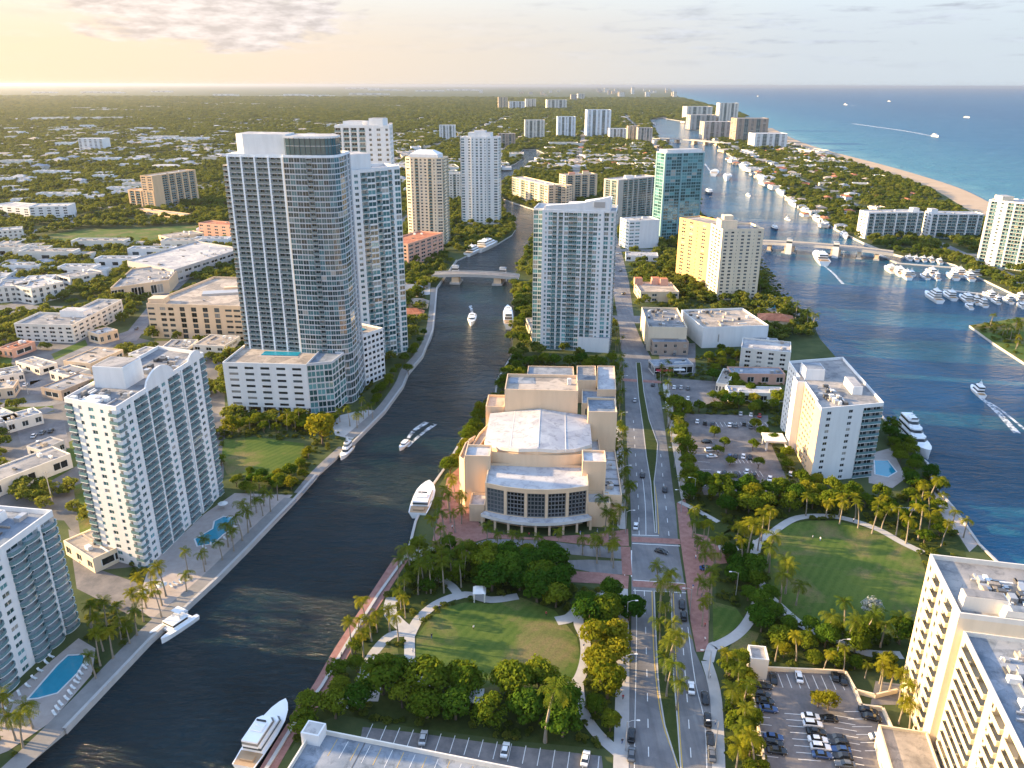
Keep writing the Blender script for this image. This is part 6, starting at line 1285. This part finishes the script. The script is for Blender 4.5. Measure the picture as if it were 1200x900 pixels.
# ------------------------------------------------------------------ cars
def loft(mb, secs, m, caps=True):              # secs: list of rings with the same count
    n = len(secs[0]); i0 = len(mb.v); k = mb.mi(m)
    for s in secs: mb.v.extend(tuple(p) for p in s)
    for a in range(len(secs) - 1):
        for j in range(n):
            p, q = i0 + a * n + j, i0 + a * n + (j + 1) % n; mb.f.append((p, q, q + n, p + n)); mb.m.append(k)
    if caps: mb.f.append(tuple(i0 + j for j in range(n))[::-1]); mb.m.append(k); mb.f.append(tuple(i0 + (len(secs) - 1) * n + j for j in range(n))); mb.m.append(k)
def car_proto(color, suv=False):
    pm = M_cars[color]; root = bpy.data.objects.new('parked_car', None); h = .15 if suv else 0
    mb = MB(); w = .91
    def ring(x, hw, z0, z1): return [(x, -hw, z0 + .1), (x, -hw * .92, z0), (x, hw * .92, z0), (x, hw, z0 + .1), (x, hw, z1 - .16), (x, hw * .86, z1), (x, -hw * .86, z1), (x, -hw, z1 - .16)]
    loft(mb, [ring(-2.35, w * .82, .34, .72 + h), ring(-2.2, w * .95, .26, .92 + h), ring(-1.2, w, .24, .98 + h), ring(.7, w, .24, .95 + h), ring(1.75, w * .97, .25, .84 + h), ring(2.25, w * .88, .3, .70 + h), ring(2.38, w * .72, .36, .6 + h)], pm); body = mb.build('body', root)
    mb = MB(); b = [(-2.0 if suv else -1.75, -.82), (1.05, -.82), (1.05, .82), (-2.0 if suv else -1.75, .82)]; t = [(-1.85 if suv else -1.15, -.62), (.25, -.62), (.25, .62), (-1.85 if suv else -1.15, .62)]; zt = 1.42 + h * 2
    mb.hexa([(*p, .9 + h) for p in b], [(*p, zt) for p in t], M_carglass); mb.build('cabin_glass', root)
    mb = MB(); mb.hexa([(*p, zt + .004) for p in t], [(p[0] * .96, p[1] * .92, zt + .05) for p in t], pm); mb.build('roof', body)
    for x in (-1.4, 1.45):
        for y in (-.84, .84):
            mb = MB(); mb.tube([(x, y - .1, .33), (x, y + .1, .33)], .33, M_black, 10); mb.face([(x + .2 * math.cos(a), y + (.105 if y > 0 else -.105), .33 + .2 * math.sin(a)) for a in [q * math.pi / 4 * (1 if y < 0 else -1) for q in range(8)]], M_steel); mb.build('wheel', root)
    for y in (-.62, .62):
        mb = MB(); mb.box((2.26, y, .56 + h), (.16, .3, .12), M_mark); mb.build('headlight', root)
    reg(root); return root
CARP = {(c, s): car_proto(c, s) for c in M_cars for s in (False, True)}
first = set()
def car(px, head, color, label, group, suv=False, z=ZL + .1):
    """HEAD: a point of the photograph the car points to, or an angle"""
    pr = CARP[(color, suv)]
    if (color, suv) in first: o = copy_tree(pr)
    else:
        first.add((color, suv)); o = pr; COL.objects.link(o)
    p = V2(G(*px)); a = head if isinstance(head, (int, float)) else bearing(V2(G(*head)) - p)
    o.location = (p.x, p.y, z); o.rotation_euler = (0, 0, a); tag(o, label, 'car', group); return o
for pr in CARP.values():                          # prototypes' children were linked when built; roots are linked at first use
    pass
row = V2(P2((912, 888))[0]) - V2(P2((894, 800))[0]); aN = math.atan2(row.y, row.x) ; across = aN + math.pi / 2
HL = 'cars in the hotel car park'
for i, (x, y, c, s) in enumerate([(892, 806, 'black', 0), (890, 817, 'black', 1), (894, 824, 'black', 0), (898, 833, 'blue', 0), (904, 866, 'blue', 0), (904, 874, 'black', 1), (908, 882, 'black', 0)]):
    car((x + 2, y), across, c, ['black car nose-in at the left wall of the hotel car park, nearest the stair house', 'black tall car second from the stair house at the left wall', 'black car third from the stair house at the left wall', 'dark blue car fourth from the stair house at the left wall', 'dark blue car just below the small left-wall tree', 'black tall car between dark blue and black low cars at the left wall', 'black low car last in the left wall row of the hotel car park'][i], HL, bool(s))
CW = ['white car at the head of the middle row below the kerbed island', 'second white car in the middle row below the kerbed island', 'black car between two white pairs in the middle row', 'white car third white one in the middle row', 'lowest white car in the middle row', 'dark blue car below the white cars in the middle row']
for i, (x, y, c) in enumerate([(950, 842, 'white'), (952, 851, 'white'), (956, 860, 'black'), (958, 869, 'white'), (961, 878, 'white'), (963, 887, 'blue')]): car((x, y), across + .03, c, CW[i], HL, i in (1, 4))
CB = ['black car beside the shrub bed of the middle row', 'black car under the shrub bed, right half of the middle row', 'black tall car second under the shrub bed in the right half row', 'blue car in the right half of the middle row', 'black car below the blue one in the right half row', 'grey car at the lower end of the right half row']
for i, (x, y, c) in enumerate([(970, 844, 'black'), (980, 867, 'black'), (983, 873.5, 'black'), (985, 881, 'blue'), (987, 889, 'black'), (990, 898, 'grey')]): car((x, y), across + math.pi, c, CB[i], HL, i == 2)
for (x, y, hx, hy, c, lab) in [(936, 795, 934, 785, 'white', 'white car parked nose-in at the back wall of the hotel car park'), (906, 797, 905, 787, 'black', 'black car nose-in at the back wall beside the stair house'), (978, 794, 976, 784, 'black', 'left of two black cars at the right end of the back wall'), (987, 798, 984, 788, 'black', 'right of two black cars at the right end of the back wall'), (1017, 835, 1030, 838, 'black', 'upper of two black cars by the right wall of the hotel car park'), (1021, 843, 1034, 846, 'black', 'lower of two black cars by the right wall of the hotel car park'), (1030, 866, 1043, 867, 'white', 'white car by the right wall near the flat canopy roof')]: car((x, y), (hx, hy), c, lab, HL)
up = (785, 300)
for (x, y, c, s, lab) in [(740, 864, 'black', 1, 'upper of two black cars parked at the left kerb of the near avenue'), (740, 886, 'grey', 0, 'lower, grey car parked at the left kerb of the near avenue'), (826, 820, 'black', 0, 'black car at the right kerb just below the moving white car'), (829, 846, 'black', 1, 'second black car at the right kerb of the near avenue'), (832, 868, 'black', 0, 'third black car at the right kerb of the near avenue'), (834, 886, 'grey', 0, 'grey car last at the right kerb at the picture bottom'), (799, 710, 'black', 0, 'upper black car waiting in the right lane below the crossing'), (801, 724, 'black', 1, 'lower black car waiting in the right lane below the crossing'), (810, 808, 'white', 0, 'white car driving alone beside the median palms'), (745, 618, 'white', 0, 'white car waiting at the far side of the crossing'),
        (753, 558, 'black', 0, 'dark car under the median trees on the left carriageway'), (765, 452, 'black', 0, 'dark car nearest the cafe on the far avenue'), (768, 428, 'black', 0, 'dark car beside the brown shop on the far avenue'), (757, 406, 'grey', 0, 'grey car at the far brick crossing'), (744, 470, 'silver', 0, 'silver car on the left carriageway beside the arts centre rear'), (727, 318, 'grey', 0, 'grey car far up the avenue'), (731, 345, 'black', 1, 'dark tall car far up the avenue'), (722, 298, 'white', 0, 'white car farthest up the avenue'), (779, 575, 'black', 0, 'dark car at the right kerb beside the hotel parking verge')]:
    car((x, y), up, c, lab, 'cars on the avenue', bool(s))
car((775, 648), (800, 655), 'black', 'dark car turning in the middle of the brick crossing', 'cars on the avenue'); car((828, 668), (838, 669), 'blue', 'blue car parked on the brick plaza', 'cars on the avenue')
for (x, y, c, lab) in [(496, 867, 'silver', 'silver car under the tree in the bay row behind the garage deck'), (592, 881, 'white', 'white car alone in the bay row behind the garage deck'), (686, 891, 'white', 'white car near the avenue end of the bay row')]: car((x, y), (x + 3, y - 14), c, lab, 'cars in the bay row behind the garage deck')
TL = [(832, 529, 'white', 0), (834, 536, 'white', 0), (828, 519, 'black', 1), (842, 557, 'white', 9), (849, 556, 'black', 9), (856, 560, 'white', 9), (862, 557, 'black', 9), (869, 560, 'black', 9), (875, 554, 'white', 9), (877, 562, 'white', 9), (884, 559, 'black', 9), (871, 536, 'white', 9), (862, 536, 'black', 9), (855, 536, 'blue', 9), (879, 537, 'black', 9), (926, 557, 'white', 9), (902, 562, 'white', 9), (875, 575, 'black', 9), (882, 576, 'grey', 9), (817, 495, 'white', 9), (826, 497, 'black', 9), (835, 498, 'black', 9), (855, 499, 'white', 9), (862, 500, 'grey', 9), (880, 501, 'grey', 9), (872, 498, 'black', 9), (890, 488, 'red', 9), (880, 487, 'white', 9), (868, 486, 'silver', 9)]
for i, (x, y, c, k) in enumerate(TL): car((x, y), 0.1 if k < 2 else (x + 2, y - 14), c, f'{c} car parked in the lot before the stepped white hotel', f'{c} cars in the lot before the stepped white hotel', i % 5 == 0)
for i, (x, y) in enumerate([(72, 442), (82, 444), (91, 446), (100, 446), (86, 440), (40, 512), (50, 508), (60, 506), (45, 520), (58, 516), (95, 640), (100, 656), (790, 455), (798, 455), (806, 456), (796, 466), (806, 468), (780, 412), (790, 416), (800, 414), (30, 452), (115, 415), (160, 386)]):
    c = ['white', 'silver', 'grey', 'black'][i % 4]; w = 'among the small lots of the western streets' if x < 500 else 'in the small lots east of the far avenue'
    car((x, y), (x + 6, y - 8) if x < 500 else (x + 2, y - 12), c, f'{c} car {w}', f'{c} cars {w}')
for pr in CARP.values():
    if pr.name not in COL.objects:
        for c in list(pr.children_recursive): bpy.data.objects.remove(c)
        bpy.data.objects.remove(pr)

# ------------------------------------------------------------------ boats
def yacht_proto(L, B, tiers, hullm=M_hull, sport=False):
    root = bpy.data.objects.new('motor_yacht' if tiers > 1 else 'motor_boat', None); fb = L * .085 + .45
    mb = MB(); st = [(-.5, .86, 0), (-.3, .97, 0), (0, 1, .02), (.2, .93, .1), (.35, .68, .22), (.45, .34, .34), (.5, .03, .42)]; secs = []
    for x, wd, sh in st:
        hw, zt = B / 2 * wd, fb * (1 + sh * .9); secs.append([(x * L, -hw * .55, -.5), (x * L, hw * .55, -.5), (x * L, hw, zt), (x * L, hw * .97, zt), (x * L, -hw * .97, zt), (x * L, -hw, zt)])
    loft(mb, secs, hullm); hull = mb.build('hull', root)
    mb = MB()
    for (x0, w0, s0), (x1, w1, s1) in zip(st, st[1:]):
        a, b = B / 2 * w0 * .9, B / 2 * w1 * .9; z0, z1 = fb * (1 + s0 * .9) + .02, fb * (1 + s1 * .9) + .02; m = M_teak if x1 < -.2 else M_hull
        mb.face([(x0 * L, -a, z0), (x1 * L, -b, z1), (x1 * L, b, z1), (x0 * L, a, z0)], m)
    mb.build('deck', hull); z = fb
    x0, x1, w = -.30, .26, B * .72
    for k in range(tiers):
        h = 1.9 if L > 10 else 1.1
        if L > 30: h = 2.4
        mb = MB()
        def rg(zz, sh): f = x1 * L - sh; return [(x0 * L, -w / 2, zz), (f - w * .25, -w / 2, zz), (f, -w * .25, zz), (f, w * .25, zz), (f - w * .25, w / 2, zz), (x0 * L, w / 2, zz)]
        mb.hexa(rg(z + .03, 0), rg(z + h * .35, h * .35), M_hull); mb.hexa(rg(z + h * .35 + .01, h * .35), rg(z + h * .75, h * .9), M_gDark); mb.hexa(rg(z + h * .75 + .01, h * .8), rg(z + h, h * .9), M_hull)
        mb.build('cabin', root); z += h; x0 -= .03 * (k == 0); x1 -= .12; w *= .86
    if tiers > 1 or L > 9:
        mb = MB(); mb.box((L * -.12, 0, z + .03), (L * .13, w * .8, .5), M_hull); mb.box((L * -.05, 0, z + .5), (.25, w * .7, .5), M_gDark); mb.tube([(L * -.17, -w * .4, z), (L * -.15, -w * .3, z + 1.3), (L * -.15, w * .3, z + 1.3), (L * -.17, w * .4, z)], .13, M_hull, 5)
        mb.tube([(L * -.15, 0, z + 1.3), (L * -.16, 0, z + 3.0)], .06, M_hull, 5); mb.box((L * -.15, 0, z + 1.45), (.5, .9, .25), M_hull); mb.build('flybridge', root)
    if L > 14:
        mb = MB(); mb.box((L * -.40, 0, fb + .05), (L * .08, B * .5, .45), M_teak if not sport else M_navy); mb.build('seating', root)
    reg(root); return root
YP = {}
def boat(stern, bow, label, tiers=2, B=None, group=None, hullm=M_hull, z=0.0, key=None, lmax=60, fit=1.0):
    s, b = V2(G(*stern, 0)), V2(G(*bow, 0)); L = min((b - s).length, lmax) * fit; k = (round(L / 3) * 3, tiers, hullm.name) if key is None else key
    if k in YP: o = copy_tree(YP[k])
    else:
        LL = max(5, k[0]); o = YP[k] = yacht_proto(LL, B or LL * .24 + .9, tiers, hullm); COL.objects.link(o)
    o.location = (*((s + b) / 2), z); o.rotation_euler = (0, 0, bearing(b - s)); return tag(o, label, 'boat', group)
boat((285, 908), (337, 828), 'white motor yacht moored at the brick riverside walk at the bottom', 2, 6.6); boat((1052, 502), (1087, 538), 'big white three-deck yacht moored behind the stepped white hotel', 3)
boat((490, 607), (503, 572), 'white excursion boat moored beside the arts centre bank', 1, 8); boat((413, 525), (399, 540), 'white cruiser moored at the old dock of the vacant plot', 2)
boat((478, 519), (469, 528), 'small white boat leaving a double wake in the river', 1); boat((554, 372), (552, 382), 'small boat heading up the river below the drawbridge', 1); boat((596, 386), (595, 366), 'white two-deck boat moored under the sloping white tower', 2, 7)
boat((1151, 467), (1138, 455), 'white cruiser with a long foaming wake in the wide waterway', 2); boat((966, 312), (955, 300), 'white two-deck boat passing under the bascule bridge', 2)
MG = 'yachts in the basin'
for i, (x, y, dx, dy, t) in enumerate([(1042, 318, 8, 5, 2), (1052, 321, 8, 6, 2), (1060, 325, 9, 6, 2), (1066, 322, 6, 4, 1), (1083, 326, 8, 4, 2), (1090, 322, 8, 5, 2), (1096, 327, 7, 4, 2), (1115, 326, 9, 5, 2), (1122, 322, 9, 6, 2), (1134, 327, 8, 5, 2), (1141, 322, 8, 5, 2)]):
    boat((x + dx, y + dy), (x - dx, y - dy), ['white yacht at the open end of the upper basin row'][0] if i == 0 else 'white yacht in the upper row of the basin', t, group=None if i == 0 else MG, fit=.66)
for i, (x, y, dx, dy, t) in enumerate([(1093, 351, 13, 8, 3), (1112, 349, 9, 6, 2), (1131, 353, 9, 6, 2), (1141, 355, 9, 5, 2), (1135, 361, 6, 4, 1), (1150, 358, 9, 5, 2), (1158, 349, 10, 5, 2), (1166, 355, 8, 4, 2), (1180, 354, 9, 5, 2), (1193, 352, 8, 5, 2), (1196, 360, 7, 4, 1)]):
    boat((x + dx, y + dy), (x - dx, y - dy), 'largest white yacht, at the open end of the lower basin row' if i == 0 else 'white yacht in the lower row of the basin', t, group=None if i == 0 else MG, fit=.66)
for i, (x, y) in enumerate([(1064, 304), (1072, 305), (1081, 305.5), (1090, 306), (1100, 308)]): boat((x + 3, y + 2), (x - 3, y - 2), 'small white boat tied along the shore above the basin', 1, group='small boats above the basin')
for x, y, dx, dy, lab in [(837, 205, 2, -4, 'larger white boat leading up the upper waterway'), (852, 210, -1, 3, 'white boat following behind in the upper waterway'), (831, 227, 2, 2, 'small dark-wake boat off the teal glass tower'), (877, 230, 2, 1, 'tiny boat near the beach island bank'), (923, 258, 3, 1, 'small boat close to the island above the bascule bridge'), (908, 269, 3, 2, 'small dark boat in mid-water above the bascule bridge'), (880, 182, 2, 2, 'small boat below the far upper bridge')]:
    boat((x - dx, y - dy), (x + dx, y + dy), lab, 1, hullm=M_navy if 'dark' in lab else M_hull)
for x, y, dx, dy, lab, t in [(1096, 160.3, 5, .7, 'white boat drawing a long wake across the sea', 2), (991, 123, 5, .2, 'largest white ship far out on the sea', 3), (1042, 119, 3, .1, 'tiny white boat far out right of the largest ship', 2), (888, 113, 3, .1, 'tiny white boat near the horizon', 2), (1133, 138, 3, .2, 'tiny white boat at the right of the sea', 1)]: boat((x - dx, y - dy), (x + dx, y + dy), lab, t, lmax=45)
for x, y, dx, dy, lab in [(571, 291, 11, -5, 'long white yacht moored at the river bend quay'), (555, 297, 8, -4, 'shorter white yacht moored at the river bend quay')]: boat((x - dx, y - dy), (x + dx, y + dy), lab, 2)
for i, (x, y) in enumerate([(872, 198), (893, 212), (916, 228), (945, 250), (968, 266), (990, 278), (860, 190), (930, 241), (958, 259)]): boat((x - 4, y - 3), (x + 2, y + 2), 'small white boat docked along the beach island bank', 1, group='boats docked along the beach island')
# catamaran at the lower left dock
s, b = V2(G(226, 722, 0)), V2(G(183, 751, 0)); L = (b - s).length; root = empty('catamaran', (*((s + b) / 2), 0), 'white sailing-style catamaran moored at the lower left dock', 'boat'); root.rotation_euler.z = bearing(b - s)
for y in (-2.5, 2.5):
    mb = MB(); secs = []
    for x, wd, sh in [(-.5, .7, 0), (-.3, 1, 0), (.1, 1, .05), (.35, .8, .12), (.46, .45, .18), (.5, .12, .2)]: hw = .95 * wd; zt = 1.5 + sh * 2; secs.append([(x * L, y - hw * .5, -.4), (x * L, y + hw * .5, -.4), (x * L, y + hw, zt), (x * L, y - hw, zt)])
    loft(mb, secs, M_hull); mb.build('hull', root)
mb = MB(); mb.box((-L * .08, 0, 1.0), (L * .62, 5, .65), M_hull); mb.build('deck', root)
mb = MB(); mb.box((-L * .05, 0, 1.66), (L * .42, 4.9, .6), M_hull, (1, 0), .97); mb.box((-L * .05, 0, 2.27), (L * .40, 4.7, .6), M_gDark, (1, 0), .92); mb.box((-L * .06, 0, 2.88), (L * .44, 4.6, .25), M_hull); mb.build('cabin', root)
mb = MB(); mb.box((-L * .16, 0, 3.14), (L * .16, 3.2, .6), M_hull); mb.box((-L * .16, 0, 5.0), (L * .2, 3.4, .15), M_hull)
for x in (-.24, -.08):
    for y in (-1.5, 1.5): mb.tube([(x * L, y, 3.1), (x * L, y, 5.0)], .07, M_steel, 5)
mb.build('flybridge', root)

# ------------------------------------------------------------------ street furniture, people, loungers
def lamp_proto():
    root = bpy.data.objects.new('street_lamp', None); mb = MB(); mb.tube([(0, 0, 0), (0, 0, 4), (0, 0, 9)], [.16, .12, .09], M_steel, 6); mb.build('pole', root)
    mb = MB(); mb.tube([(0, 0, 8.7), (1.0, 0, 9.3), (2.3, 0, 9.4)], .07, M_steel, 5); mb.build('arm', root); mb = MB(); mb.box((2.5, 0, 9.3), (.8, .35, .16), M_mark); mb.build('lamp_head', root); reg(root); return root
LP = lamp_proto(); COL.objects.link(LP); fl = True
for px, right in [((733, 880), 0), ((732, 800), 0), ((734, 735), 0), ((733, 625), 0), ((730, 570), 0), ((727, 505), 0), ((838, 880), 1), ((830, 795), 1), ((808, 720), 1), ((798, 600), 1), ((790, 548), 1), ((782, 500), 1), ((813, 585), 1), ((862, 700), 1), ((978, 782), 0), ((728, 460), 0), ((773, 455), 1)]:
    o = LP if fl else copy_tree(LP); fl = False; p = G(*px); o.location = (p.x, p.y, ZL); o.rotation_euler = (0, 0, math.pi if right else 0)
    tag(o, 'grey street lamp on the ' + ('right' if right else 'left') + ' side of the avenue', 'street lamp', 'street lamps on the ' + ('right' if right else 'left') + ' side of the avenue')
for px, lab in (((61, 587), 'tall grey utility pole behind the white slab of flats'), ((33, 462), 'tall grey utility pole at the city road junction'), ((72, 390), 'grey utility pole before the white L-shaped office')):
    p = G(*px); root = empty('utility_pole', (p.x, p.y, ZL), lab, 'utility pole'); mb = MB(); mb.tube([(0, 0, 0), (0, 0, 6), (0, 0, 13)], [.22, .18, .13], M_conc, 6); mb.build('pole', root); mb = MB(); mb.box((0, 0, 12), (2.4, .18, .18), M_conc); mb.build('crossarm', root)
def person_mesh(step):
    me = bpy.data.meshes.new('p'); V = [(0, 0, .95), (0, 0, 1.2), (0, 0, 1.42), (0, 0, 1.52), (0, .02, 1.68), (0, -.2, 1.40), (.05, -.27, 1.12), (.16 * step, -.26, .88), (0, .2, 1.40), (-.02, .27, 1.12), (-.12 * step, .26, .88), (0, -.1, .9), (.14 * step, -.11, .48), (.2 * step, -.11, .04), (0, .1, .9), (-.1 * step, .11, .48), (-.26 * step, .11, .06)]
    E_ = [(0, 1), (1, 2), (2, 3), (3, 4), (2, 5), (5, 6), (6, 7), (2, 8), (8, 9), (9, 10), (0, 11), (11, 12), (12, 13), (0, 14), (14, 15), (15, 16)]; RD = [.15, .14, .17, .07, .11, .075, .055, .04, .075, .055, .04, .1, .075, .05, .1, .075, .05]
    me.from_pydata(V, E_, []); o = bpy.data.objects.new('p', me); COL.objects.link(o); sk = o.modifiers.new('s', 'SKIN')
    for v, r in zip(me.skin_vertices[0].data if me.skin_vertices else [], RD): v.radius = (r, r)
    if not me.skin_vertices:
        bm = bmesh.new(); bm.from_mesh(me); ly = bm.verts.layers.skin.verify()
        for v, r in zip(bm.verts, RD): v[ly].radius = (r, r)
        bm.verts.ensure_lookup_table(); bm.verts[0][ly].use_root = True; bm.to_mesh(me); bm.free()
    o.modifiers.new('d', 'SUBSURF').levels = 1; dg = bpy.context.evaluated_depsgraph_get(); m2 = bpy.data.meshes.new_from_object(o.evaluated_get(dg)); bpy.data.objects.remove(o); return m2
PB = [person_mesh(.0), person_mesh(1.0)]
skin = plain('skin', (0.42, 0.26, 0.18)); cl = {'white': plain('white_cloth', (.7, .7, .7)), 'dark': plain('dark_cloth', (.03, .03, .04)), 'red': plain('red_cloth', (.4, .05, .05)), 'blue': plain('blue_cloth', (.06, .12, .3))}
def dress(src, top, leg):
    m = src.copy(); m.materials.clear()
    for x in (skin, cl[top], cl[leg]): m.materials.append(x)
    for p in m.polygons: z = p.center.z; p.material_index = 0 if z > 1.5 or (z < 1.05 and abs(p.center.y) > .22) else 1 if z > .95 else 2
    return m
PM = {k: dress(PB[i % 2], *k) for i, k in enumerate([('white', 'dark'), ('dark', 'blue'), ('red', 'dark'), ('blue', 'white'), ('white', 'blue')])}
for px, k, z, lab in [((555, 738), ('white', 'dark'), .04, 'person in a white top standing on the left round lawn'), ((506, 748), ('dark', 'blue'), .04, 'person in a dark top near the left rim of the round lawn'), ((484, 765), ('white', 'blue'), .08, 'person in white and blue on the park path'), ((478, 785), ('dark', 'blue'), .08, 'person in dark clothes at the path bend'), ((952, 632), ('white', 'dark'), .04, 'left of two people in white on the right lawn'), ((961, 634), ('white', 'blue'), .04, 'right of two people in white on the right lawn'), ((822, 700), ('dark', 'blue'), .09, 'person in a dark top on the brick pavement'), ((826, 735), ('red', 'dark'), .09, 'person in a red top on the brick pavement'), ((700, 624), ('blue', 'white'), .09, 'person in a blue top before the arts centre'), ((650, 629), ('white', 'dark'), .09, 'person in a white top under the arts centre canopy'), ((722, 640), ('red', 'dark'), .09, 'person in a red top at the crossing corner'), ((729, 872), ('dark', 'blue'), .11, 'person in dark clothes on the near left pavement'), ((400, 770), ('white', 'dark'), .08, 'person in a white top on the riverside walk'), ((815, 655), ('white', 'blue'), .09, 'person in white and blue on the brick plaza')]:
    o = new('person', PM[k]); p = G(*px); o.location = (p.x, p.y, ZL + z); o.rotation_euler.z = vr.uniform(0, 6.28); tag(o, lab, 'person')
for i, (px, w) in enumerate([((814, 612), 'the brick plaza'), ((818, 640), 'the brick plaza'), ((826, 650), 'the brick plaza'), ((812, 690), 'the brick plaza'), ((822, 715), 'the brick plaza'), ((826, 752), 'the brick plaza'), ((590, 627), 'the paving before the arts centre'), ((620, 629), 'the paving before the arts centre'), ((680, 627), 'the paving before the arts centre'), ((715, 632), 'the paving before the arts centre'), ((530, 620), 'the paving before the arts centre'), ((728, 760), 'the left pavement of the avenue'), ((730, 820), 'the left pavement of the avenue'), ((728, 715), 'the left pavement of the avenue'), ((838, 850), 'the right pavement of the avenue'), ((832, 795), 'the right pavement of the avenue'), ((515, 715), 'the lawn paths'), ((640, 722), 'the lawn paths'), ((684, 760), 'the lawn paths'), ((905, 628), 'the lawn paths'), ((1000, 612), 'the lawn paths')]):
    o = new('person', PM[list(PM)[i % 5]]); p = G(*px); o.location = (p.x, p.y, ZL + .1); o.rotation_euler.z = vr.uniform(0, 6.28); tag(o, 'small figure of a walker on ' + w, 'person', 'walkers on ' + w)
mb = MB(); mb.box((0, 0, .28), (1.5, .62, .1), M_mark); mb.hexa([(.75, -.31, .3), (.83, -.31, .3), (.83, .31, .3), (.75, .31, .3)], [(1.15, -.31, .85), (1.23, -.31, .82), (1.23, .31, .82), (1.15, .31, .85)], M_mark)
for x in (-.65, .7):
    for y in (-.26, .26): mb.box((x, y, 0), (.07, .07, .28), M_mark)
LM = mb.mesh('sun_lounger')
for ln, n, lab in ((((62, 842), (92, 800), (104, 776)), 11, 'beside the long corner pool'), (((2, 838), (30, 808), (66, 766)), 8, 'along the flats side of the corner pool'), (((236, 645), (262, 634), (282, 612)), 8, 'beside the wavy pool'), (((198, 690), (222, 678)), 4, 'on the terrace below the wavy pool')):
    for p in along(ln, n, .3, 3): o = new('sun_lounger', LM); o.location = (*p, ZL + .07); o.rotation_euler.z = vr.uniform(-.3, .3) + 2.5; tag(o, 'white sun lounger ' + lab, 'sun lounger', 'white sun loungers ' + lab)
for px, lab in (((170, 700), 'left white parasol on the lower terrace'), ((190, 692), 'right white parasol on the lower terrace'), ((262, 596), 'white parasol behind the wavy pool')):
    p = G(*px); root = empty('parasol', (p.x, p.y, ZL + .06), lab, 'parasol'); mb = MB(); mb.tube([(0, 0, 0), (0, 0, 2.5)], .05, M_steel, 5); mb.build('pole', root)
    mb = MB(); ring = [(1.9 * math.cos(k * math.pi / 4), 1.9 * math.sin(k * math.pi / 4)) for k in range(8)]
    for k in range(8): a, b = ring[k], ring[(k + 1) % 8]; mb.face([(*a, 2.15), (*b, 2.15), (0, 0, 2.8)], M_mark)
    mb.build('canopy', root)
# park shelter arch and small kiosk roofs
for px, w, d, h, lab in (((562, 702), 4, 4, 3.2, 'small pale arched gateway on the lawn path'), ((556, 826), 5, 5, 3, 'white-roofed park kiosk among the dark trees'), ((548, 800), 3, 3, 2.6, 'small grey kiosk on the near lawn rim')):
    p = G(*px); root = empty('park_kiosk', (p.x, p.y, ZL), lab, 'kiosk'); mb = MB()
    for x in (-.5, .5):
        for y in (-.5, .5): mb.box((x * w * .8, y * d * .8, 0), (.4, .4, h), M_offwhite)
    mb.build('frame', root); mb = MB(); mb.box((0, 0, h + .01), (w, d, .8), M_white, (1, 0), .6); mb.build('roof', root)
# pavilions by the drawbridge
for px, m, w, lab in (((480, 343), M_roofb, 9, 'blue-grey roofed riverside pavilion by the drawbridge'), ((490, 360), M_rooft, 7, 'thatched round pavilion on the river walk'), ((482, 372), M_terra, 8, 'red-roofed pavilion on the river walk')):
    p = G(*px); root = empty('pavilion', (p.x, p.y, ZL), lab, 'pavilion'); f = [(p.x - w, p.y - w * .5), (p.x + w, p.y - w * .5), (p.x + w, p.y + w * .5), (p.x - w, p.y + w * .5)]
    mb = MB(); mb.prism(f, ZL, ZL + 3.6, M_cream); mb.build('wall', root, root.location); mb = MB(); hip_roof(mb, f, ZL + 3.62, 3, m, 1); mb.build('roof', root, root.location)
# jetties of the basin
for ln, w, lab in ((((1026, 297), (1052, 309), (1115, 314)), 3.5, 'long floating jetty above the upper yacht row'), (((1105, 340), (1150, 345), (1200, 352)), 3.0, 'floating jetty behind the lower yacht row')):
    q = [tuple(G(x, y, 0))[:2] for x, y in ln]; mb = MB(); r = ribbon(q, w); mb.prism(ccw(r), -.3, .7, M_conc); tag(mb.build('jetty'), lab, 'jetty')

# ------------------------------------------------------------------ the hazy air
mb = MB(); q = [(-98000, -1500), (98000, -1500), (98000, 98000), (-98000, 98000)]; mb.prism(q, -5, 166, M_conc, bottom=True); mb.mats[:] = []
hz = bpy.data.materials.new('haze_air'); hz.use_nodes = True; N = NT(hz.node_tree); o_ = N.new('ShaderNodeOutputMaterial')
pv = N.new('ShaderNodeVolumePrincipled'); pv.inputs['Color'].default_value = (0.66, 0.68, 0.73, 1); pv.inputs['Density'].default_value = HAZE; pv.inputs['Anisotropy'].default_value = 0.68
N.l.new(pv.outputs[0], o_.inputs['Volume']); me = bpy.data.meshes.new('haze')
me.from_pydata([(x, y, z) for z in (-5, 166) for x, y in q], [], [(3, 2, 1, 0), (4, 5, 6, 7), (0, 1, 5, 4), (1, 2, 6, 5), (2, 3, 7, 6), (3, 0, 4, 7)]); me.materials.append(hz)
ho = bpy.data.objects.new('haze', me); COL.objects.link(ho); tag(ho, kind='stuff')
